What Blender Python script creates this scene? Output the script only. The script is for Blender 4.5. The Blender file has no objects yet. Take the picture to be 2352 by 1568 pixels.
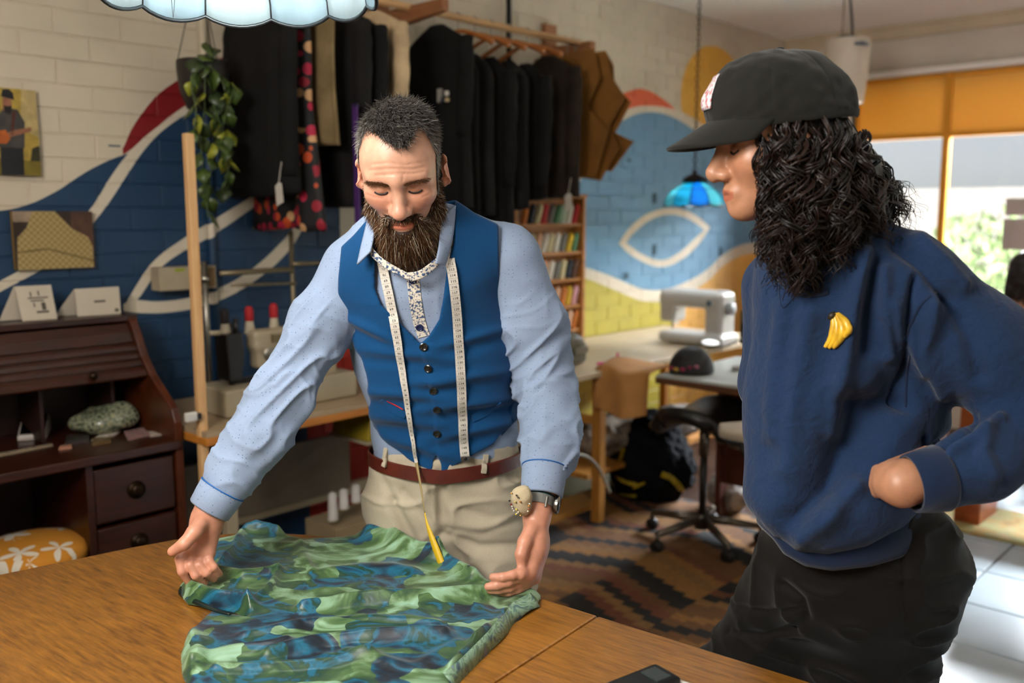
import bpy, bmesh, math, random
import numpy as np
from mathutils import Vector, Matrix, Euler
from mathutils.bvhtree import BVHTree

random.seed(7)
SC = bpy.context.scene
COL = SC.collection
PI = math.pi

# ---------------------------------------------------------------- camera
F_PX, PITCH, CAM_H = 2100.0, math.radians(8.0), 1.53
CAM = Vector((0, 0, CAM_H))
cam_d = bpy.data.cameras.new('camera')
cam_d.sensor_width = 36.0
cam_d.lens = F_PX / 2352.0 * 36.0
cam_d.clip_start = 0.02
cam_d.dof.use_dof = True
cam_d.dof.focus_distance = 1.80
cam_d.dof.aperture_fstop = 2.3
cam_o = bpy.data.objects.new('camera', cam_d)
cam_o.location = CAM
cam_o.rotation_euler = (PI / 2 - PITCH, 0, 0)
COL.objects.link(cam_o)
SC.camera = cam_o

# ---------------------------------------------------------------- view, world, large lights
SC.view_settings.view_transform = 'Standard'
SC.view_settings.look = 'None'
SC.view_settings.gamma = 1.0
SC.view_settings.use_curve_mapping = False
SC.view_settings.exposure = 0.5
SC.cycles.max_bounces = 5; SC.cycles.diffuse_bounces = 3; SC.cycles.glossy_bounces = 2; SC.cycles.transmission_bounces = 2; SC.cycles.transparent_max_bounces = 5
SC.cycles.adaptive_threshold = 0.05
SC.cycles.caustics_reflective = False; SC.cycles.caustics_refractive = False

ROOM_A = math.radians(47.0)            # the long mural wall runs along this direction
ROOM = Matrix.Rotation(ROOM_A, 4, 'Z')
ROOM_I = ROOM.inverted()
WALL_Y, WIN_X, CEIL_Z = 3.45, 6.85, 2.85
ROOM_X0, ROOM_Y0 = -0.55, -3.6

wd = bpy.data.worlds.new('sky'); SC.world = wd; wd.use_nodes = True
_nt = wd.node_tree; _nt.nodes.clear()
_bg = _nt.nodes.new('ShaderNodeBackground'); _o = _nt.nodes.new('ShaderNodeOutputWorld')
_sky = _nt.nodes.new('ShaderNodeTexSky'); _sky.sky_type = 'HOSEK_WILKIE'
_sky.sun_direction = Vector((0.3, -0.8, 0.55)).normalized(); _sky.turbidity = 4.0
_bg.inputs['Strength'].default_value = 2.6
_hs = _nt.nodes.new('ShaderNodeHueSaturation'); _hs.inputs['Saturation'].default_value = 0.35   # hazy bright sky
_nt.links.new(_sky.outputs[0], _hs.inputs['Color']); _nt.links.new(_hs.outputs[0], _bg.inputs['Color']); _nt.links.new(_bg.outputs[0], _o.inputs[0])

def area_light(name, loc, target, sx, sy, power, color):
    l = bpy.data.lights.new(name, 'AREA'); l.shape = 'RECTANGLE'; l.size = sx; l.size_y = sy
    l.energy = power; l.color = color
    o = bpy.data.objects.new(name, l); COL.objects.link(o)
    o.location = loc
    o.rotation_euler = (Vector(target) - Vector(loc)).to_track_quat('-Z', 'Y').to_euler()
    return o
def RW(x, y, z=0.0):
    return ROOM @ Vector((x, y, z))
# sun over the roof: it reaches the street outside, not the room
_sl = bpy.data.lights.new('sun', 'SUN'); _sl.energy = 4.0; _sl.angle = 0.02; _sl.color = (1.0, 0.96, 0.9)
_so = bpy.data.objects.new('sun', _sl); COL.objects.link(_so); _so.rotation_euler = (RW(0.55, 0.35, -0.85)).to_track_quat('-Z', 'Y').to_euler()
# daylight at the big shop window on the right; then two added lights out of view
area_light('window_daylight', RW(WIN_X + 2.2, 0.6, 4.0), RW(WIN_X - 1.4, 0.9, 0.7), 5.0, 2.6, 6500, (0.88, 0.94, 1.0))
area_light('left_key_light', RW(ROOM_X0 + 0.07, 1.1, 2.05), RW(1.5, 1.45, 1.0), 0.9, 0.85, 60, (1.0, 0.94, 0.88))  # added key light in front of the solid left wall, no window there
area_light('rear_fill_light', RW(1.2, ROOM_Y0 + 0.1, 1.7), RW(1.8, 2.2, 1.1), 3.4, 1.7, 17, (1.0, 0.90, 0.78))  # added soft fill from behind the camera, not a real shop front

# ---------------------------------------------------------------- picture geometry -> places
def RAY(px, py):
    dx = (px - 1176.0) / F_PX; dy = (784.0 - py) / F_PX
    c, s = math.cos(PITCH), math.sin(PITCH)
    return Vector((dx, c + dy * s, -s + dy * c))
def W(px, py, F):
    d = RAY(px, py); return CAM + d * (F / d.y)
def WZ(px, py, z):
    d = RAY(px, py); return CAM + d * ((z - CAM_H) / d.z)
def WR(px, py, yr=None, xr=None):
    """a point on a plane of the room (yr: parallel to the mural wall, xr: parallel to the window wall), in room coordinates"""
    d = ROOM_I @ RAY(px, py); c = ROOM_I @ CAM
    t = (yr - c.y) / d.y if yr is not None else (xr - c.x) / d.x
    return c + d * t

# ---------------------------------------------------------------- materials
def lin(h):
    if isinstance(h, str):
        h = h.lstrip('#'); c = [int(h[i:i + 2], 16) / 255 for i in (0, 2, 4)]
    else: c = h
    return tuple(x / 12.92 if x <= .04045 else ((x + .055) / 1.055) ** 2.4 for x in c) + (1.0,)
MATS = {}
def newmat(name):
    m = bpy.data.materials.new(name); m.use_nodes = True
    nt = m.node_tree; b = nt.nodes['Principled BSDF']
    return m, nt, b
def N(nt, t, **kw):
    n = nt.nodes.new(t)
    for k, v in kw.items(): setattr(n, k, v)
    return n
def L(nt, a, b): nt.links.new(a, b)
def ramp(nt, stops, interp='LINEAR'):
    r = N(nt, 'ShaderNodeValToRGB'); cr = r.color_ramp; cr.interpolation = interp
    while len(cr.elements) > len(stops): cr.elements.remove(cr.elements[-1])
    while len(cr.elements) < len(stops): cr.elements.new(0.5)
    for e, (p, c) in zip(cr.elements, stops): e.position = p; e.color = lin(c) if isinstance(c, str) else c
    return r
def mat(name, col, rough=0.6, metal=0.0, var=0.12, scale=8.0, bump=0.0, bscale=60.0, sheen=0.0, stretch=None, coat=0.0, spec=0.5, trans=0.0, emit=0.0, coords='Object', detail=4.0, sss=0.0):
    if name in MATS: return MATS[name]
    m, nt, b = newmat(name); c = lin(col)
    tc = N(nt, 'ShaderNodeTexCoord'); src = tc.outputs[coords]
    if stretch:
        mp = N(nt, 'ShaderNodeMapping'); mp.inputs['Scale'].default_value = stretch; L(nt, src, mp.inputs[0]); src = mp.outputs[0]
    nz = N(nt, 'ShaderNodeTexNoise'); nz.inputs['Scale'].default_value = scale; nz.inputs['Detail'].default_value = detail
    L(nt, src, nz.inputs['Vector'])
    lo = tuple(max(0, x * (1 - var)) for x in c[:3]) + (1,); hi = tuple(min(1, x * (1 + var)) for x in c[:3]) + (1,)
    r = ramp(nt, [(0.3, lo), (0.7, hi)]); L(nt, nz.outputs['Fac'], r.inputs[0]); L(nt, r.outputs[0], b.inputs['Base Color'])
    b.inputs['Roughness'].default_value = rough; b.inputs['Metallic'].default_value = metal
    b.inputs['Specular IOR Level'].default_value = spec
    if sheen: b.inputs['Sheen Weight'].default_value = sheen; b.inputs['Sheen Roughness'].default_value = 0.4
    if coat: b.inputs['Coat Weight'].default_value = coat; b.inputs['Coat Roughness'].default_value = 0.15
    if trans: b.inputs['Transmission Weight'].default_value = trans
    if sss:
        b.inputs['Subsurface Weight'].default_value = sss; b.inputs['Subsurface Radius'].default_value = (0.012, 0.004, 0.002); b.inputs['Subsurface Scale'].default_value = 1.0
    if emit: L(nt, r.outputs[0], b.inputs['Emission Color']); b.inputs['Emission Strength'].default_value = emit
    if bump:
        n2 = N(nt, 'ShaderNodeTexNoise'); n2.inputs['Scale'].default_value = bscale; n2.inputs['Detail'].default_value = 3; L(nt, src, n2.inputs['Vector'])
        bp = N(nt, 'ShaderNodeBump'); bp.inputs['Strength'].default_value = bump; bp.inputs['Distance'].default_value = 0.004
        L(nt, n2.outputs['Fac'], bp.inputs['Height']); L(nt, bp.outputs[0], b.inputs['Normal'])
    MATS[name] = m
    return m
def wood(name, dark, light, rough=0.4, scale=3.0, stretch=(1, 12, 12), coat=0.0, bump=0.15, coords='Object'):
    if name in MATS: return MATS[name]
    m, nt, b = newmat(name)
    tc = N(nt, 'ShaderNodeTexCoord'); mp = N(nt, 'ShaderNodeMapping'); mp.inputs['Scale'].default_value = stretch; L(nt, tc.outputs[coords], mp.inputs[0])
    a = N(nt, 'ShaderNodeTexNoise'); a.inputs['Scale'].default_value = scale; a.inputs['Detail'].default_value = 8; a.inputs['Roughness'].default_value = 0.65; L(nt, mp.outputs[0], a.inputs['Vector'])
    a2 = N(nt, 'ShaderNodeTexNoise'); a2.inputs['Scale'].default_value = 1.3; a2.inputs['Detail'].default_value = 3; L(nt, tc.outputs[coords], a2.inputs['Vector'])
    mx = N(nt, 'ShaderNodeMath', operation='MULTIPLY_ADD'); L(nt, a2.outputs['Fac'], mx.inputs[0]); mx.inputs[1].default_value = 0.5; 
    ad = N(nt, 'ShaderNodeMath', operation='SUBTRACT'); L(nt, a.outputs['Fac'], ad.inputs[0]); ad.inputs[1].default_value = 0.25; L(nt, ad.outputs[0], mx.inputs[2])
    r = ramp(nt, [(0.25, dark), (0.72, light)]); L(nt, mx.outputs[0], r.inputs[0]); L(nt, r.outputs[0], b.inputs['Base Color'])
    b.inputs['Roughness'].default_value = rough
    if coat: b.inputs['Coat Weight'].default_value = coat; b.inputs['Coat Roughness'].default_value = 0.25
    bp = N(nt, 'ShaderNodeBump'); bp.inputs['Strength'].default_value = bump; bp.inputs['Distance'].default_value = 0.001; L(nt, a.outputs['Fac'], bp.inputs['Height']); L(nt, bp.outputs[0], b.inputs['Normal'])
    MATS[name] = m; return m

# ---------------------------------------------------------------- mesh building
def link(o, parent=None):
    COL.objects.link(o)
    if parent is not None: o.parent = parent
    return o
def mesh_obj(name, verts, faces, m=None, parent=None, smooth=False, matrix=None):
    me = bpy.data.meshes.new(name); me.from_pydata([tuple(v) for v in verts], [], [tuple(f) for f in faces]); me.update()
    if m is not None: me.materials.append(m)
    if smooth: me.polygons.foreach_set('use_smooth', [True] * len(me.polygons))
    o = bpy.data.objects.new(name, me); link(o, parent)
    if matrix is not None: o.matrix_world = matrix
    return o
def tag(o, label=None, cat=None, group=None, kind=None):
    if label: o['label'] = label
    if cat: o['category'] = cat
    if group: o['group'] = group
    if kind: o['kind'] = kind
    return o
def empty(name, loc, label, cat, group=None, rz=0.0):
    o = bpy.data.objects.new(name, None); o.empty_display_size = 0.05; COL.objects.link(o)
    o.matrix_world = Matrix.Translation(Vector(loc)) @ Matrix.Rotation(rz, 4, 'Z')
    return tag(o, label, cat, group)
class MB:
    """collects shapes in local coordinates; build() links them as one mesh"""
    def __init__(s, M=None): s.v = []; s.f = []; s.M = M
    def add(s, vs, fs, M=None):
        n = len(s.v)
        M = M if M is not None else s.M
        s.v += [tuple(M @ Vector(v)) for v in vs] if M is not None else [tuple(v) for v in vs]
        s.f += [tuple(i + n for i in f) for f in fs]; return s
    def box(s, c, d, M=None, ch=0.0):
        x, y, z = (q / 2 for q in d)
        if ch <= 0:
            vs = [(c[0] + a * x, c[1] + b * y, c[2] + e * z) for e in (-1, 1) for a, b in ((-1, -1), (1, -1), (1, 1), (-1, 1))]
            fs = [(3, 2, 1, 0), (4, 5, 6, 7), (0, 1, 5, 4), (1, 2, 6, 5), (2, 3, 7, 6), (3, 0, 4, 7)]
            return s.add(vs, fs, M)
        bm = bmesh.new(); bmesh.ops.create_cube(bm, size=1.0)
        bmesh.ops.scale(bm, vec=d, verts=bm.verts)
        bmesh.ops.bevel(bm, geom=list(bm.edges), offset=min(ch, min(d) * .45), segments=2, profile=0.5, affect='EDGES')
        bmesh.ops.translate(bm, vec=c, verts=bm.verts); bm.verts.index_update()
        s.add([v.co.copy() for v in bm.verts], [[v.index for v in f.verts] for f in bm.faces], M); bm.free(); return s
    def tube(s, path, r, n=10, caps=True, flat=1.0, up=(0, 0, 1)):
        path = [Vector(p) for p in path]; rs = r if hasattr(r, '__len__') else [r] * len(path)
        vs, fs = [], []; prev = None
        for i, p in enumerate(path):
            t = (path[min(i + 1, len(path) - 1)] - path[max(i - 1, 0)])
            t = t.normalized() if t.length > 1e-9 else Vector((0, 0, 1))
            if prev is None:
                u = Vector(up); 
                if abs(u.dot(t)) > .95: u = Vector((1, 0, 0))
                a = t.cross(u).normalized()
            else:
                a = (prev - t * prev.dot(t)); a = a.normalized() if a.length > 1e-6 else t.orthogonal().normalized()
            prev = a; b = t.cross(a)
            for k in range(n):
                q = 2 * PI * k / n; vs.append(p + (a * math.cos(q) + b * math.sin(q) * flat) * rs[i])
        for i in range(len(path) - 1):
            for k in range(n):
                k2 = (k + 1) % n; fs.append((i * n + k, i * n + k2, (i + 1) * n + k2, (i + 1) * n + k))
        if caps: fs.append(tuple(reversed(range(n)))); fs.append(tuple((len(path) - 1) * n + k for k in range(n)))
        return s.add(vs, fs)
    def lathe(s, prof, c=(0, 0, 0), n=24, axis='Z', M=None, caps=True):
        vs, fs = [], []
        for r, h in prof:
            for k in range(n):
                q = 2 * PI * k / n; x, y = r * math.cos(q), r * math.sin(q)
                v = (x, y, h) if axis == 'Z' else ((h, x, y) if axis == 'X' else (y, h, x))
                vs.append((v[0] + c[0], v[1] + c[1], v[2] + c[2]))
        for i in range(len(prof) - 1):
            for k in range(n):
                k2 = (k + 1) % n; fs.append((i * n + k, i * n + k2, (i + 1) * n + k2, (i + 1) * n + k))
        if caps:
            if prof[0][0] > 1e-6: fs.append(tuple(reversed(range(n))))
            if prof[-1][0] > 1e-6: fs.append(tuple((len(prof) - 1) * n + k for k in range(n)))
        return s.add(vs, fs, M)
    def prism(s, poly, h0, h1, axis='Z', M=None):
        """extrude a 2D polygon along an axis"""
        n = len(poly)
        def p3(p, h): return (p[0], p[1], h) if axis == 'Z' else ((p[0], h, p[1]) if axis == 'Y' else (h, p[0], p[1]))
        vs = [p3(p, h0) for p in poly] + [p3(p, h1) for p in poly]
        fs = [tuple(reversed(range(n))), tuple(range(n, 2 * n))] + [(i, (i + 1) % n, (i + 1) % n + n, i + n) for i in range(n)]
        return s.add(vs, fs, M)
    def ell(s, c, r, n=16, M=None):
        vs, fs = [], []; m = n // 2
        for i in range(m + 1):
            a = PI * i / m - PI / 2
            for k in range(n):
                q = 2 * PI * k / n
                vs.append((c[0] + r[0] * math.cos(a) * math.cos(q), c[1] + r[1] * math.cos(a) * math.sin(q), c[2] + r[2] * math.sin(a)))
        for i in range(m):
            for k in range(n):
                k2 = (k + 1) % n; fs.append((i * n + k, i * n + k2, (i + 1) * n + k2, (i + 1) * n + k))
        return s.add(vs, fs, M)
    def grid(s, pts):
        """rows of points -> one sheet"""
        n = len(pts[0]); vs = [p for r in pts for p in r]
        fs = [(i * n + j, i * n + j + 1, (i + 1) * n + j + 1, (i + 1) * n + j) for i in range(len(pts) - 1) for j in range(n - 1)]
        return s.add(vs, fs)
    def build(s, name, m, parent=None, smooth=False, matrix=None, bevel=0.0, solid=0.0, subsurf=0, angle=None):
        o = mesh_obj(name, s.v, s.f, m, parent, smooth, matrix)
        me = o.data
        bm = bmesh.new(); bm.from_mesh(me); bmesh.ops.recalc_face_normals(bm, faces=bm.faces); bm.to_mesh(me); bm.free()
        if smooth and angle is not None: me.set_sharp_from_angle(angle=math.radians(angle))
        if solid: q = o.modifiers.new('thickness', 'SOLIDIFY'); q.thickness = solid; q.offset = 0
        if bevel: q = o.modifiers.new('bevel', 'BEVEL'); q.width = bevel; q.segments = 2; q.limit_method = 'ANGLE'
        if subsurf: q = o.modifiers.new('subsurf', 'SUBSURF'); q.levels = subsurf; q.render_levels = subsurf
        return o
def catmull(pts, k=8, closed=False):
    P = [Vector(p) for p in pts]; out = []; n = len(P)
    rng = range(n) if closed else range(n - 1)
    for i in rng:
        if closed: a, b, c, d = P[(i - 1) % n], P[i], P[(i + 1) % n], P[(i + 2) % n]
        else: a, b, c, d = P[max(i - 1, 0)], P[i], P[i + 1], P[min(i + 2, n - 1)]
        for j in range(k):
            t = j / k
            out.append(0.5 * ((2 * b) + (c - a) * t + (2 * a - 5 * b + 4 * c - d) * t * t + (3 * b - a - 3 * c + d) * t ** 3))
    if not closed: out.append(P[-1].copy())
    return out
def copy_tree(o, parent=None, matrix=None):
    c = o.copy(); COL.objects.link(c)
    if parent is not None: c.parent = parent
    if matrix is not None: c.matrix_world = matrix
    for ch in list(o.children): copy_tree(ch, c)
    return c
# ---------------------------------------------------------------- smooth solid modelling (signed distance -> one continuous surface)
def _n3(v): return np.asarray(v, dtype=np.float32)
class Prim:
    pass
def cone(a, b, ra, rb, flat=None):
    """tapered limb from a to b"""
    a, b = _n3(a), _n3(b); p = Prim(); ba = b - a; l2 = float(ba @ ba) + 1e-12
    R = max(ra, rb)
    def f(P):
        pa = P - a; t = np.clip((pa @ ba) / l2, 0, 1)
        q = pa - t[:, None] * ba
        return np.sqrt((q * q).sum(1)) - (ra + (rb - ra) * t)
    p.f = f; p.lo = np.minimum(a, b) - R; p.hi = np.maximum(a, b) + R; return p
def ellip(c, r, rot=None):
    """ellipsoid; rot is a 3x3 (columns are its axes)"""
    c, r = _n3(c), _n3(r); p = Prim(); Rm = None if rot is None else np.asarray(rot, dtype=np.float32)
    def f(P):
        q = P - c
        if Rm is not None: q = q @ Rm
        k0 = np.sqrt(((q / r) ** 2).sum(1)); k1 = np.sqrt(((q / (r * r)) ** 2).sum(1)) + 1e-9
        return k0 * (k0 - 1.0) / k1
    p.f = f; m = float(r.max()); p.lo = c - m; p.hi = c + m; return p
def rbox(c, d, rad=0.01, rot=None):
    c, d = _n3(c), _n3(d) / 2 - rad; p = Prim(); Rm = None if rot is None else np.asarray(rot, dtype=np.float32)
    def f(P):
        q = P - c
        if Rm is not None: q = q @ Rm
        q = np.abs(q) - d
        return np.sqrt((np.maximum(q, 0) ** 2).sum(1)) + np.minimum(q.max(1), 0) - rad
    p.f = f; m = float(np.sqrt(((d + rad) ** 2).sum())); p.lo = c - m; p.hi = c + m; return p
def custom(fn, lo, hi):
    p = Prim(); p.f = fn; p.lo = _n3(lo); p.hi = _n3(hi); return p
def evaluate(ops, P, lo, hi, far=0.2):
    """ops: list of (kind, prim, k); only primitives that reach the block are evaluated"""
    d = None
    for kind, pr, k in ops:
        m = 0.03 + k
        if (pr.lo - m > hi).any() or (pr.hi + m < lo).any(): continue
        e = pr.f(P)
        if d is None:
            if kind != 'u': continue
            d = e; continue
        if kind == 'u':
            if k > 0: h = np.maximum(k - np.abs(d - e), 0) / k; d = np.minimum(d, e) - h * h * k * .25
            else: d = np.minimum(d, e)
        elif kind == 's':
            e = -e
            if k > 0: h = np.maximum(k - np.abs(d - e), 0) / k; d = np.maximum(d, e) + h * h * k * .25
            else: d = np.maximum(d, e)
        elif kind == 'i':
            if k > 0: h = np.maximum(k - np.abs(d - e), 0) / k; d = np.maximum(d, e) + h * h * k * .25
            else: d = np.maximum(d, e)
        elif kind == 'o':        # offset
            d = d - e
    if d is None: d = np.full(len(P), far, dtype=np.float32)
    return d
def sdf_arrays(ops, h, lo=None, hi=None, B=24):
    """sparse surface nets: returns vertices and quads"""
    us = [p for k, p, _ in ops if k == 'u']
    if lo is None: lo = np.min([p.lo for p in us], 0) - 3 * h
    if hi is None: hi = np.max([p.hi for p in us], 0) + 3 * h
    lo = _n3(lo); hi = _n3(hi)
    nb = np.ceil((hi - lo) / (B * h)).astype(int) + 1
    g = np.arange(B + 1, dtype=np.float32) * h
    GX, GY, GZ = np.meshgrid(g, g, g, indexing='ij'); G = np.stack([GX, GY, GZ], -1).reshape(-1, 3)
    S = (nb * B + 2).astype(np.int64)
    keys, verts, edges = [], [], ([], [], [])
    half = B * h * 0.5; diag = half * 1.74
    ij = np.array([(i, j, k) for i in range(nb[0]) for j in range(nb[1]) for k in range(nb[2])])
    for (i, j, k) in ij:
        o = lo + np.array([i, j, k], dtype=np.float32) * (B * h)
        c = (o + half)[None]
        dc = evaluate(ops, c, o, o + 2 * half)
        if abs(float(dc[0])) > diag * 1.5 + 0.01: continue
        D = evaluate(ops, G + o, o, o + B * h).reshape(B + 1, B + 1, B + 1)
        if D.min() > 0 or D.max() < 0: continue
        neg = D < 0
        acc = np.zeros((B, B, B, 3), dtype=np.float32); cnt = np.zeros((B, B, B), dtype=np.float32)
        for ax in range(3):
            sl0 = [slice(None)] * 3; sl1 = [slice(None)] * 3; sl0[ax] = slice(0, B); sl1[ax] = slice(1, B + 1)
            d0, d1 = D[tuple(sl0)], D[tuple(sl1)]; cr = (d0 < 0) != (d1 < 0)
            t = np.where(cr, d0 / np.where(cr, d0 - d1, 1), 0)
            oth = [q for q in range(3) if q != ax]
            for u in (0, 1):
                for v in (0, 1):
                    s = [slice(None)] * 3; s[oth[0]] = slice(u, u + B); s[oth[1]] = slice(v, v + B)
                    cc = cr[tuple(s)]; tt = t[tuple(s)]
                    acc[..., ax] += np.where(cc, tt, 0); acc[..., oth[0]] += np.where(cc, u, 0); acc[..., oth[1]] += np.where(cc, v, 0)
                    cnt += cc
            # faces from edges that cross, owned by the block for indices >=0
            I = np.argwhere(cr)
            keep = (I[:, oth[0]] < B) & (I[:, oth[1]] < B); I = I[keep]
            sg = neg[tuple(sl0)][I[:, 0], I[:, 1], I[:, 2]]
            edges[ax].append(np.concatenate([I + np.array([i, j, k]) * B, sg[:, None]], 1))
        ok = cnt > 0; idx = np.argwhere(ok)
        vv = acc[ok] / cnt[ok][:, None]
        gi = idx + np.array([i, j, k]) * B
        keys.append((gi[:, 0].astype(np.int64) * S[1] + gi[:, 1]) * S[2] + gi[:, 2])
        verts.append((idx + vv) * h + o)
    K = np.concatenate(keys); V = np.concatenate(verts)
    order = np.argsort(K); K = K[order]; V = V[order]
    quads = []
    for ax in range(3):
        E = np.concatenate(edges[ax]); oth = [q for q in range(3) if q != ax]
        E = E[(E[:, oth[0]] > 0) & (E[:, oth[1]] > 0)]
        ids = []; good = np.ones(len(E), bool)
        for (u, v) in ((0, 0), (1, 0), (1, 1), (0, 1)):
            c = E[:, :3].copy(); c[:, oth[0]] -= u; c[:, oth[1]] -= v
            kk = (c[:, 0].astype(np.int64) * S[1] + c[:, 1]) * S[2] + c[:, 2]
            p = np.clip(np.searchsorted(K, kk), 0, len(K) - 1); good &= K[p] == kk; ids.append(p)
        Q = np.stack(ids, 1); sg = E[:, 3].astype(bool)
        if ax == 1: sg = ~sg
        Q[sg] = Q[sg][:, ::-1]
        quads.append(Q[good])
    return V, np.concatenate(quads)
def mesh_normals(V, Q):
    n = np.cross(V[Q[:, 2]] - V[Q[:, 0]], V[Q[:, 3]] - V[Q[:, 1]]); out = np.zeros_like(V)
    for c in range(4): np.add.at(out, Q[:, c], n)
    return out / (np.linalg.norm(out, axis=1, keepdims=True) + 1e-12)
def relax(V, Q, it=2, lam=0.5):
    e = np.concatenate([Q[:, [0, 1]], Q[:, [1, 2]], Q[:, [2, 3]], Q[:, [3, 0]]])
    for _ in range(it):
        s = np.zeros_like(V); c = np.zeros(len(V), dtype=np.float32)
        for d in range(3):
            s[:, d] = np.bincount(e[:, 0], V[e[:, 1], d], len(V)) + np.bincount(e[:, 1], V[e[:, 0], d], len(V))
        c = np.bincount(e[:, 0], minlength=len(V)) + np.bincount(e[:, 1], minlength=len(V))
        V = V + lam * (s / np.maximum(c, 1)[:, None] - V)
    return V.astype(np.float32)
def quad_obj(name, V, Q, m, parent=None, smooth=True, colors=None):
    me = bpy.data.meshes.new(name); nf = len(Q)
    me.vertices.add(len(V)); me.vertices.foreach_set('co', np.ascontiguousarray(V, dtype=np.float32).ravel())
    me.loops.add(nf * 4); me.loops.foreach_set('vertex_index', np.ascontiguousarray(Q, dtype=np.int32).ravel())
    me.polygons.add(nf); me.polygons.foreach_set('loop_start', np.arange(nf, dtype=np.int32) * 4)
    me.polygons.foreach_set('use_smooth', np.ones(nf, dtype=bool) if smooth else np.zeros(nf, dtype=bool))
    me.update(calc_edges=True); me.validate()
    if colors is not None:
        at = me.color_attributes.new('tone', 'FLOAT_COLOR', 'POINT')
        c = np.ones((len(me.vertices), 4), dtype=np.float32); c[:, :3] = colors[:len(me.vertices)]; at.data.foreach_set('color', c.ravel())
    if m is not None: me.materials.append(m)
    o = bpy.data.objects.new(name, me); link(o, parent); return o
def flip_check(V, Q):
    """make faces point outwards (signed volume)"""
    v = np.einsum('ij,ij->i', V[Q[:, 0]], np.cross(V[Q[:, 1]], V[Q[:, 2]])).sum() + np.einsum('ij,ij->i', V[Q[:, 0]], np.cross(V[Q[:, 2]], V[Q[:, 3]])).sum()
    return Q if v > 0 else Q[:, ::-1]
def sdf_obj(name, ops, h, m, parent=None, it=1, disp=None, colors=None, lo=None, hi=None, B=24):
    V, Q = sdf_arrays(ops, h, lo, hi, B); Q = flip_check(V, Q)
    if it: V = relax(V, Q, it)
    if disp is not None: V = V + mesh_normals(V, Q) * disp(V)[:, None].astype(np.float32)
    c = colors(V) if colors is not None else None
    return quad_obj(name, V, Q, m, parent, True, c)
_rs = np.random.RandomState(3); _PERM = _rs.permutation(256); _PERM = np.concatenate([_PERM, _PERM]); _VAL = _rs.rand(256).astype(np.float32)
def vnoise(P):
    """smooth value noise in 0..1"""
    P = np.asarray(P, dtype=np.float32); I = np.floor(P).astype(int); f = P - I; f = f * f * (3 - 2 * f); I &= 255
    def hsh(a, b, c): return _VAL[_PERM[_PERM[_PERM[a & 255] + (b & 255)] + (c & 255)]]
    x, y, z = I[:, 0], I[:, 1], I[:, 2]; u, v, w = f[:, 0], f[:, 1], f[:, 2]
    r = 0
    for a in (0, 1):
        for b in (0, 1):
            for c in (0, 1):
                r = r + hsh(x + a, y + b, z + c) * (u if a else 1 - u) * (v if b else 1 - v) * (w if c else 1 - w)
    return r
def smooth01(x, a, b):
    t = np.clip((x - a) / (b - a), 0, 1); return t * t * (3 - 2 * t)
def poly2d(U, Vv, poly):
    """signed distance to a 2D polygon (negative inside)"""
    d = np.full(len(U), 1e9, dtype=np.float32); ins = np.zeros(len(U), bool); n = len(poly)
    for i in range(n):
        ax, ay = poly[i]; bx, by = poly[(i + 1) % n]; ex, ey = bx - ax, by - ay
        wx, wy = U - ax, Vv - ay; t = np.clip((wx * ex + wy * ey) / (ex * ex + ey * ey + 1e-12), 0, 1)
        d = np.minimum(d, (wx - ex * t) ** 2 + (wy - ey * t) ** 2)
        c = ((ay <= Vv) != (by <= Vv)) & (wx < ex * (Vv - ay) / (ey if abs(ey) > 1e-12 else 1e-12))
        ins ^= c
    d = np.sqrt(d); return np.where(ins, -d, d)
def seg_dist(U, Vv, pts):
    """distance to a 2D polyline and the parameter along it"""
    d = np.full(len(U), 1e9, dtype=np.float32)
    for (ax, ay), (bx, by) in zip(pts[:-1], pts[1:]):
        ex, ey = bx - ax, by - ay; wx, wy = U - ax, Vv - ay; t = np.clip((wx * ex + wy * ey) / (ex * ex + ey * ey + 1e-12), 0, 1)
        d = np.minimum(d, (wx - ex * t) ** 2 + (wy - ey * t) ** 2)
    return np.sqrt(d)
# ================================================================ the room
def rmat():           # room frame for meshes written in room coordinates
    return ROOM.copy()
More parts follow.
